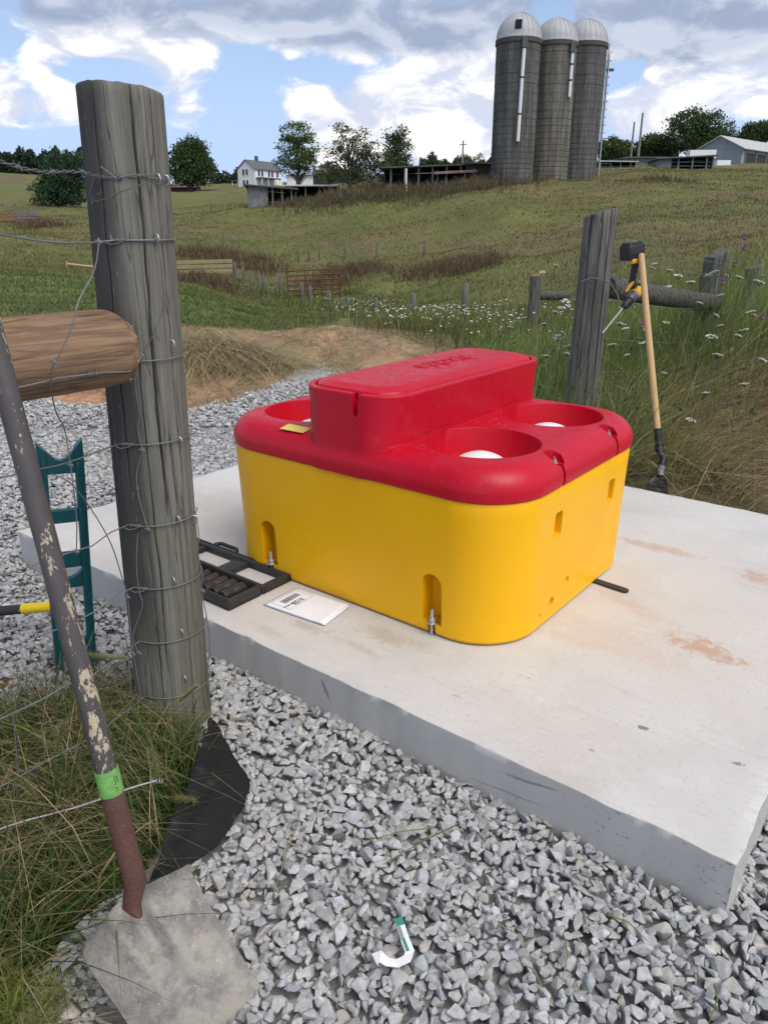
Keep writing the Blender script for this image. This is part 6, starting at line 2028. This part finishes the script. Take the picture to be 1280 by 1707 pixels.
def shed(name, label, u0, u1, v_roof0, v_roof1, Y, depth, deg, mw, mr, open_front=True, posts=4, back=.85, solid_left=0.0, cat='shed'):
    a = at(u0, 300, Y); b = at(u1, 300, Y); w = (b.x - a.x) / math.cos(R(deg))
    z0 = min(gz(a.x, Y), gz(b.x, Y)) - .3
    corner = Vector((a.x, Y, z0)); f = frame(corner, deg)
    hL = at(u0, v_roof0, Y).z - z0; hR = at(u1, v_roof1, Y).z - z0
    P = empty(name, corner, label, cat)
    g = G()
    q = [f(-.3, -.5, hL - .12), f(w + .3, -.5, hR - .12), f(w + .3, depth + .3, hR * back - .12), f(-.3, depth + .3, hL * back - .12)]
    g.loft([q, [p + Vector((0, 0, .14)) for p in q]]); me = g.mesh('roof', corner); fix_normals(me); link_mesh('roof', me, mr, P)
    def wall(nm, x0, x1, y0, y1, ha, hb, m):
        g = G(); 
        vs = [f(x0, y0, 0), f(x1, y0, 0), f(x1, y1, 0), f(x0, y1, 0), f(x0, y0, ha), f(x1, y0, hb), f(x1, y1, hb), f(x0, y1, ha)]
        g.add(vs, [(0, 3, 2, 1), (4, 5, 6, 7), (0, 1, 5, 4), (1, 2, 6, 5), (2, 3, 7, 6), (3, 0, 4, 7)]); g.build(nm, m, P)
    wall('back_wall', 0, w, depth - .1, depth, hL * back - .16, hR * back - .16, M_DARKB if open_front else mw)
    wall('end_wall', 0, .1, .02, depth - .12, hL * back - .16, hL * back - .16, mw); wall('end_wall', w - .1, w, .02, depth - .12, hR * back - .16, hR * back - .16, mw)
    if not open_front: wall('front_wall', .12, w - .12, 0, .1, hL - .16, hR - .16, mw)
    elif solid_left > 0: wall('front_wall', .12, w * solid_left, 0, .1, hL - .16, hL + (hR - hL) * solid_left - .16, mw)
    for k in range(posts):
        x = w * (solid_left + (1 - solid_left) * (k + .5) / posts); hh = hL + (hR - hL) * x / w
        g = G(); quadbox(g, f, x - .09, x + .09, -.10, .08, 0, hh - .15); g.build('post', M_BOARD, P)
    if open_front:
        g = G(); quadbox(g, f, w * max(.02, solid_left) + .1, w - .12, .35, .42, .5, .62); quadbox(g, f, w * max(.02, solid_left) + .1, w - .12, .35, .42, .95, 1.07)
        g.build('feed_rail', M_BOARD, P)
    return P, f, w, hL, hR
shed('cattle_shed', 'grey boarded shed with open dark front at the hill foot below the farmhouse', 411, 492, 307, 314, 97, 4.5, 6, M_BOARD, M_DKTIN, True, 3, .9, .42)
shed('low_shed', 'low shed with pale metal roof next to the grey boarded shed', 474, 566, 309, 309, 101, 6, 4, M_DARKB, M_TIN, True, 4, 1.16)
shed('long_shed', 'long dark open shed with sagging tin roof left of the silos', 640, 778, 279, 274, 93, 6, -3, M_DARKB, M_DKTIN, True, 6, .92)
shed('lean_to', 'small lean-to with rusty tin roof below the long dark shed', 728, 790, 289, 286, 90, 4, -4, M_BOARD, M_RUSTTIN, True, 2, 1.25)
shed('dark_shed', 'dark closed shed against the left silo', 776, 824, 271, 272, 92, 5, 0, M_DARKB, M_DKTIN, False, 0, 1.0)
shed('red_roofed_shed', 'low shed with brick red roof beside the round tree', 283, 326, 312, 312, 196, 5, 0, M_DARKB, M_BRICKR, False, 0, 1.5)
shed('small_grey_shed', 'small grey shed between the red roof and the farmhouse', 333, 358, 316, 316, 200, 4, 0, M_BOARD, M_DKTIN, False, 0, 1.1)
shed('white_roofed_shed', 'low shed with white roof right behind the silo ladder', 990, 1056, 268, 269, 118, 9, 0, M_DARKB, M_TIN, True, 4, 1.3)
shed('grey_roofed_shed', 'long grey roofed shed behind the white roofed one', 1040, 1110, 262, 262, 126, 8, 0, M_BOARD, M_SHING, False, 0, 1.12)
shed('open_field_shed', 'small dark open shed in the pasture in front of the big barn', 1092, 1182, 264, 259, 108, 5, -4, M_BOARD, M_DKTIN, True, 3, .95, .25)
shed('white_outbuilding', 'low white outbuilding between the farmhouse and the open-branched tree', 478, 521, 291, 291, 168, 5, 0, M_WHITEW, M_TIN, False, 0, 1.2)
shed('brown_outbuilding', 'wide brown-roofed outbuilding half hidden behind the loose leafy tree', 522, 600, 290, 290, 150, 8, 0, M_DARKB, M_RUSTTIN2, False, 0, 1.5)
# open white post in front of the long shed
g = G(); p = at(677, 281, 91); q = Vector((p.x, 91, gz(p.x, 91) - .1)); g.tube([q, p], .12, 8)
tag(g.build('white_post', M_WHITEW, None, origin=q), 'single white post propping the long dark shed roof', 'post')

def barn():
    c = at(1157, 276, 158); corner = Vector((c.x, 158, gz(c.x, 158) - .8))
    hr = at(1194, 228, 155).z - corner.z; he = at(1224, 247, 152).z - corner.z
    wx = 8.9
    P, f, roof = gable('big_barn', 'blue-grey barn with pale metal roof at the right edge', 'barn', corner, -48, wx, 34, he, hr, M_BLUEB, M_TIN, (), 'y', .5)
    # open bays along the right-hand long side: dark panel painted as their shade
    g = G(); quadbox(g, f, wx - .05, wx + .05, 1.0, 33, .3, he - .7); g.build('bay_shade_panel', M_DARKB, P)
    for k in range(8):
        g = G(); quadbox(g, f, wx - .1, wx + .18, 1.0 + k * 4.5, 1.3 + k * 4.5, 0, he - .3); g.build('post', M_BOARD, P)
    g = G(); quadbox(g, f, wx * .32, wx * .62, -.08, .03, .1, 3.2); g.build('door', M_BLUEB, P)
    g = G(); c2 = at(1148, 268, 140); z = gz(c2.x, 140); h = at(1148, 250, 140).z - z; w = at(1190, 268, 140).x - c2.x
    f2 = frame(Vector((c2.x, 140, z)), -6); quadbox(g, f2, 0, w, 0, 2.5, .7, h)
    T = empty('box_trailer', (c2.x, 140, z), 'white box trailer parked in front of the big barn', 'trailer'); g.build('box', M_WHITEW, T)
    for x in (.3, .75):
        for y in (.2, 2.3):
            k = G(); k.lathe([(.15, -.12), (.38, -.12), (.38, .12), (.15, .12)], f2(w * x, y, .38), 16, Vector((0, 1, 0))); k.build('wheel', M_DARKB, T)
barn()
def trough_():
    p = at(1205, 281, 120); z = gz(p.x, 120); g = G(); f = frame(Vector((p.x - 1.0, 120, z)), 3)
    for a in ((0, 2.0, 0, .06, 0, .75), (0, 2.0, .9, .96, 0, .75), (0, .06, .06, .9, 0, .75), (1.94, 2.0, .06, .9, 0, .75), (.06, 1.94, .06, .9, .1, .15)): quadbox(g, f, *a)
    tag(g.build('feed_trough', M_WHITEW, None, origin=p), 'small white feed trough in the grass below the big barn', 'trough')
trough_()

def pole(u, v0, v1, Y, r, label, arm=False):
    t_ = at(u, v0, Y); b = Vector((t_.x, Y, gz(t_.x, Y) - .2))
    g = G(); g.tube([b, t_], [r, r * .75], 8)
    P = empty('utility_pole', b, label, 'pole'); g.build('shaft', M_POLE, P, 60)
    g = G(); g.bbox(t_ - Vector((0, 0, .6)), (1.2 if arm else .3, .12, .14), .02); g.build('crossarm', M_POLE, P)
pole(1057, 203, 258, 150, .20, 'shorter of two bare poles behind the white roofed shed')
pole(1071, 188, 258, 142, .22, 'taller of two bare poles behind the white roofed shed')
pole(772, 234, 272, 130, .16, 'utility pole with crossarm rising behind the long dark shed', True)

# ------------------------------------------------------------------ trees
m_, t_ = mat('tree_leaves')
v_ = t_.n('VertexColor', layer_name='Col').outputs[0]
b_ = t_.n('BsdfPrincipled'); t_.set(b_.inputs['Base Color'], v_); b_.inputs['Roughness'].default_value = .75; b_.inputs['Specular IOR Level'].default_value = .2
tr_ = t_.n('BsdfTranslucent'); t_.set(tr_.inputs[0], v_); mx_ = t_.n('MixShader'); mx_.inputs[0].default_value = .3
t_.t.links.new(b_.outputs[0], mx_.inputs[1]); t_.t.links.new(tr_.outputs[0], mx_.inputs[2]); o_ = t_.n('OutputMaterial'); t_.t.links.new(mx_.outputs[0], o_.inputs[0])
M_LEAF = m_; M_BARK = plain('tree_bark', (.085, .072, .058), .95, var=.3, scale=4)

def leaf_quads(C, size, col, spread=None):
    n = len(C)
    a = rng.normal(0, 1, (n, 3)); a /= np.linalg.norm(a, axis=1)[:, None]
    b = np.cross(a, rng.normal(0, 1, (n, 3))); b /= np.linalg.norm(b, axis=1)[:, None]
    s = size[:, None]
    V = np.stack([C - a * s, C - b * s * .55, C + a * s, C + b * s * .55], 1).reshape(-1, 3)
    F = np.arange(4 * n).reshape(-1, 4)
    return V, F, np.repeat(col, 4, 0)
def tree(name, label, u, v_base, v_top, Y, blobs, leaf_px, n, cols, p, sparse=.0, trunk=.3, limbs=7, cat='tree', group=None, conifer=False, clump=.16):
    """blobs: (u, v, ru, rv) crown masses in photo pixels, at the tree's own distance, with matching depth"""
    k = px_m((v_base + v_top) / 2, Y)
    c0 = at(u, v_base, Y); base = Vector((c0.x, Y, gz(c0.x, Y) - .15))
    rs = np.random.default_rng(int(u * 7 + Y)); n = int(n * 2.4); leaf_px *= 1.25
    P = empty(name, base, label, cat, group)
    cs = []
    for bu, bv, ru, rv in blobs:
        c = at(bu, bv, Y); cs.append((np.array(c), ru * k, rv * k))
    H = at(u, v_top, Y).z - base.z
    g = G(); r_ = random.Random(int(u))
    topz = base.z + H * (.92 if conifer else .62)
    g.tube([base, base + Vector((r_.gauss(0, .02) * H, 0, H * .25)), base + Vector((r_.gauss(0, .03) * H, 0, topz - base.z))], [trunk, trunk * .7, trunk * .2], 8)
    tips = []
    for c, rx, rz in cs:
        for _ in range(limbs):
            d = rs.normal(0, 1, 3); d /= np.linalg.norm(d); e = Vector(c + d * np.array([rx, rx, rz]) * .75)
            s = base + Vector((0, 0, max(H * .12, min(H * .6, (e.z - base.z) * r_.uniform(.35, .7)))))
            mid = s.lerp(e, .5) + Vector((r_.gauss(0, .04) * H, r_.gauss(0, .04) * H, .04 * H))
            g.tube([s, mid, e], [trunk * .32, trunk * .18, trunk * .05], 5, False)
            tips.append(np.array(e))
    g.build('trunk', M_BARK, P, 60)
    w = np.array([rx * rx * rz for _, rx, rz in cs]); w = w / w.sum()
    NC = max(12, int(n / 26)); C = []; shade = []
    pick = rs.choice(len(cs), NC, p=w)
    for i in pick:
        c, rx, rz = cs[i]
        d = rs.normal(0, 1, 3); d /= np.linalg.norm(d); q = rs.uniform(.45, 1.0) ** .6
        if conifer: q = rs.random() ** .5
        cc = c + d * q * np.array([rx, rx * .9, rz])
        C.append(cc)
    C = np.array(C)
    m_ = int(n / NC); spread = clump * np.mean([c[1] for c in cs])
    pts = (C[:, None, :] + rs.normal(0, 1, (NC, m_, 3)) * spread * np.array([1.2, 1.2, .75])).reshape(-1, 3)
    if sparse: pts = pts[rs.random(len(pts)) > sparse]
    pts = pts[pts[:, 2] > base.z + .3]
    size = leaf_px * k * rs.uniform(.6, 1.5, len(pts))
    col = palette(len(pts), cols, p, .2)
    V, F, CC = leaf_quads(pts, size, col)
    off = np.array(base)
    o = np_mesh('crown', V - off, F, M_LEAF, P, CC)
    return P
DK = [(.055, .092, .034), (.075, .118, .042), (.10, .14, .05)]; MD = [(.08, .125, .042), (.105, .155, .05), (.135, .175, .062)]; OL = [(.11, .13, .052), (.14, .16, .065), (.09, .11, .042)]
tree('round_tree', 'dense round dark green tree between the post and farmhouse', 318, 312, 228, 185, [(318, 265, 30, 26), (305, 282, 26, 22), (334, 280, 24, 24), (322, 245, 22, 16), (318, 296, 30, 12)], 1.5, 5200, DK, [3, 3, 1], 0, .5)
tree('conifer', 'bushy blue-green conifer just left of the foreground post', 98, 345, 246, 110, [(98, 332, 46, 10), (97, 318, 42, 12), (96, 302, 36, 12), (98, 286, 30, 12), (94, 270, 22, 12), (90, 257, 12, 10), (124, 268, 16, 14), (128, 295, 24, 30)], 1.5, 5200, [(.040, .082, .042), (.055, .100, .05), (.035, .066, .036)], [3, 2, 2], 0, .3, 5, conifer=True)
tree('field_maple', 'tall open-branched tree standing beside the farmhouse', 497, 318, 200, 112, [(495, 222, 26, 18), (480, 245, 20, 18), (512, 246, 22, 20), (498, 265, 28, 18), (520, 275, 14, 14), (470, 275, 12, 14)], 1.3, 3000, MD, [3, 3, 1], .15, .28, 5)
tree('loose_tree', 'loose leafy tree with gaps rising behind the low sheds', 582, 312, 198, 98, [(572, 225, 18, 22), (590, 250, 30, 24), (565, 268, 22, 24), (610, 270, 26, 22), (600, 225, 14, 16), (545, 285, 16, 14), (620, 250, 16, 14), (590, 292, 44, 14), (625, 284, 26, 22), (640, 262, 16, 16), (552, 260, 14, 18)], 1.3, 3400, [(.085, .105, .045), (.11, .13, .055), (.065, .085, .034)], [3, 2, 2], .1, .25, 5)
tree('dark_evergreen', 'dark pointed evergreen behind the loose leafy tree', 660, 310, 208, 103, [(665, 298, 34, 10), (662, 285, 32, 16), (660, 268, 26, 16), (662, 245, 22, 16), (655, 228, 16, 12), (672, 220, 10, 12)], 1.4, 3600, DK, [4, 2, .6], 0, .25, 5, conifer=True)
tree('small_fir', 'small pointed fir above the long dark shed', 721, 275, 248, 150, [(721, 270, 12, 5), (721, 263, 8, 5), (721, 255, 4, 5)], .9, 700, DK, [3, 2, 1], 0, .15, 3, conifer=True)
tree('scrub_tree', 'thin scrubby tree beside the utility pole', 787, 275, 254, 135, [(775, 264, 12, 6), (797, 264, 12, 6)], .8, 420, OL, [2, 1, 2], .2, .12, 6)
tree('barn_oak', 'largest broad dark tree over the blue-grey barn', 1160, 262, 182, 185, [(1150, 205, 34, 20), (1180, 208, 28, 20), (1135, 228, 26, 20), (1165, 235, 36, 20), (1195, 235, 20, 20)], 1.5, 4600, DK, [3, 3, 1], .05, .5, 6)
tree('thin_tree', 'thin see-through tree right of the largest dark tree', 1216, 262, 198, 188, [(1214, 215, 14, 14), (1222, 232, 16, 14)], 1.2, 600, OL, [2, 1, 2], .2, .25, 9)
tree('edge_tree', 'dark tree over the barn roof at the right edge', 1258, 258, 204, 185, [(1255, 222, 22, 14), (1280, 218, 26, 14), (1240, 232, 16, 10)], 1.5, 2600, DK, [3, 3, 1], .05, .4, 5)
tree('pole_tree', 'dark rounded tree behind the two bare poles', 1090, 262, 222, 190, [(1090, 240, 24, 14), (1110, 245, 20, 14), (1075, 246, 18, 12)], 1.5, 2000, DK, [3, 3, 1], 0, .4, 5)
tree('silo_tree', 'dark round-topped tree at the foot of the right silo', 1018, 264, 227, 190, [(1018, 243, 18, 14), (1035, 248, 16, 11), (1004, 250, 12, 10)], 1.4, 1700, MD, [3, 3, 1], 0, .3, 5)
tree('leaning_shrub', 'low leafy shrub tree at the corner of the low shed', 548, 312, 268, 106, [(545, 288, 18, 12), (560, 292, 14, 10)], 1.2, 900, OL, [2, 2, 2], 0, .12, 4)
# far woods that read as one mass
def woods():
    V = []; F = []; C = []; n0 = 0
    for u0, u1, v0, v1, Y, n in ((-160, 160, 252, 290, 330, 14000), (350, 405, 284, 306, 290, 1000), (1000, 1130, 240, 268, 300, 4600), (700, 830, 266, 276, 260, 1500), (1180, 1500, 235, 270, 300, 5000)):
        k = px_m(v0, Y); u = rng.uniform(u0, u1, n)
        crest = v0 + 5 * np.sin(u * .12) + 4 * np.sin(u * .31 + 1) + rng.normal(0, 1.5, n)
        v = crest + (v1 - crest) * rng.random(n) ** .8
        yy = Y + rng.uniform(-6, 6, n)
        P_ = np.array([at(a, b, c)[:] for a, b, c in zip(u, v, yy)])
        a, f, c = leaf_quads(P_, 2.8 * k * rng.uniform(.6, 1.4, n), palette(n, [(.030, .050, .026), (.042, .064, .032), (.055, .075, .04)], [3, 2, 1]))
        V.append(a); F.append(f + n0); C.append(c); n0 += len(a)
    o = np_mesh('distant_woods', np.concatenate(V), np.concatenate(F), M_LEAF, None, np.concatenate(C)); tag(o, 'dark wooded ridge on the far skyline', 'woods', kind='stuff')
woods()

# ------------------------------------------------------------------ field fences, gate, boards
M_FPOST = plain('old_field_post', (.13, .12, .105), .95, var=.35, scale=6)
def field_post(u, Y, h, label, r=.085, lean=0.0, vt=None):
    if vt is not None:
        q = at(u, vt, Y); h = q.z - gz(q.x, Y)
    x = (u - CX) / FPX * (Y * math.cos(PITCH) - (gz((u - CX) / FPX * Y, Y) + h - CAM_H) * math.sin(PITCH)); z = gz(x, Y)
    b = Vector((x, Y, z - .1)); g = G()
    g.tube([b, b + Vector((lean * .5, 0, h * .5)), b + Vector((lean, 0, h + .08)), b + Vector((lean, 0, h + .10))], [r, r * .96, r * .92, r * .6], 12)
    tag(g.build('field_post', M_FPOST, None, 60, origin=b), label, 'post', 'posts of the old field fences')
line_ = ((775, 21, 472), (690, 25, 489), (626, 30, 496), (580, 33, 495), (548, 36, 486), (517, 38, 476), (503, 38.5, 472))
ords = ('first', 'second', 'third', 'fourth', 'fifth', 'sixth', 'seventh', 'eighth', 'ninth', 'tenth', 'eleventh', 'twelfth')
for k, (u, Y, vt) in enumerate(line_): field_post(u, Y, 1, '%s grey field post behind the waterer, counted leftwards from the orange-topped post' % ords[k], .10 if Y < 30 else .085, .02 * (-1) ** k, vt)
for k, (u, Y, h) in enumerate(((466, 44, 1.3), (440, 46, 1.1), (430, 47, 1.1), (417, 48, 1.1), (404, 49, 1.1), (392, 50, 1.1))): field_post(u, Y, h, '%s small post left of the rusty gate, counted leftwards' % ords[k], .08, .03 * (-1) ** k)
for k, (u, Y, h) in enumerate(((497, 62, 1.1), (514, 61.5, 1.1), (532, 61, 1.1), (575, 60, 1.2), (628, 58.5, 1.1), (708, 56, 1.0))): field_post(u, Y, h, '%s tiny post on the upper hillside fence, counted rightwards' % ords[k], .075)
for k, (u, Y, h) in enumerate(((12, 82, 1.2), (34, 82, 1.2), (55, 82, 1.2), (372, 66, 1.2), (398, 67, 1.2))): field_post(u, Y, h, '%s tiny post of the far left pasture fence, counted rightwards' % ords[k], .08)
def gate():
    a, b = at(481, 500, 42), at(568, 500, 41.5)
    za, zb = gz(a.x, 42), gz(b.x, 41.5); A = Vector((a.x, 42, za + .2)); Bv = Vector((b.x, 41.5, zb + .2))
    m = plain('rusty_gate_tube', (.17, .075, .045), .85, .2, var=.4, scale=3)
    P = empty('field_gate', A, 'rusty brown tubular field gate at the valley bottom', 'gate')
    up = Vector((0, 0, 1)); H = 1.25
    for z in (0, .25, .5, .75, 1.0, H):
        g = G(); g.tube([A + up * z, Bv + up * z], .035, 8); g.build('bar', m, P, 60)
    for f in (0, .33, .5, .66, 1):
        p = A.lerp(Bv, f); g = G(); g.tube([p, p + up * H], .035, 8); g.build('upright', m, P, 60)
gate()
def boards():
    m = plain('new_pale_boards', (.40, .31, .17), .8, var=.2, scale=3)
    a, b = at(286, 440, 47), at(387, 438, 46)
    P = empty('board_fence', (a.x, 47, gz(a.x, 47)), 'pale new board fence just right of the foreground post', 'board fence')
    for v in (437, 445, 453):
        g = G(); p, q = at(284, v + 1, 47), at(387, v - 2, 46); d = (q - p)
        g.bbox((p + q) / 2, (d.length, .05, .20), .01, d.to_track_quat('X', 'Z').to_matrix()); g.build('board', m, P)
    for u in (288, 336, 386):
        t1 = at(u, 434, 46.6); g = G(); g.bbox(Vector((t1.x, 46.68, (t1.z + gz(t1.x, 46.6)) / 2)), (.14, .10, t1.z - gz(t1.x, 46.6) + .1), .01); g.build('post', M_FPOST, P)
    p, q = at(112, 440, 44), at(172, 447, 44)
    g = G(); g.tube([p, q], .07, 8); P2_ = empty('leaning_pole', p, 'loose pale pole propped low left of the foreground post', 'pole'); g.build('shaft', m, P2_)
    g = G(); s = p.copy(); g.tube([Vector((s.x, s.y, gz(s.x, s.y) - .1)), s + Vector((0, 0, .15))], .07, 8); g.build('stake', m, P2_)
    # stacked boards and a grey crate by the far left hedge
    c = at(18, 372, 78); z = gz(c.x, 78)
    mb = plain('orange_boards', (.26, .15, .085), .9, var=.3, scale=2)
    P3_ = empty('lumber_stack', (c.x, 78, z), 'low stack of orange-brown boards in the far left pasture', 'lumber')
    for k in range(5):
        g = G(); g.bbox((c.x + .1 * (k % 2), 78, z + .12 + .2 * k), (5.0, .8, .12), .01); g.build('board', mb, P3_)
    c = at(46, 370, 77); z = gz(c.x, 77)
    P4_ = empty('grey_pen', (c.x, 77, z), 'small grey slatted pen beside the stacked boards', 'pen')
    for k in range(4):
        g = G(); g.bbox((c.x, 77, z + .2 + .28 * k), (2.2, .06, .12), .01); g.build('slat', M_BOARD, P4_)
    for s in (-1, 0, 1):
        g = G(); g.bbox((c.x + s * 1.0, 77.08, z + .6), (.12, .08, 1.3), .01); g.build('upright', M_BOARD, P4_)
boards()
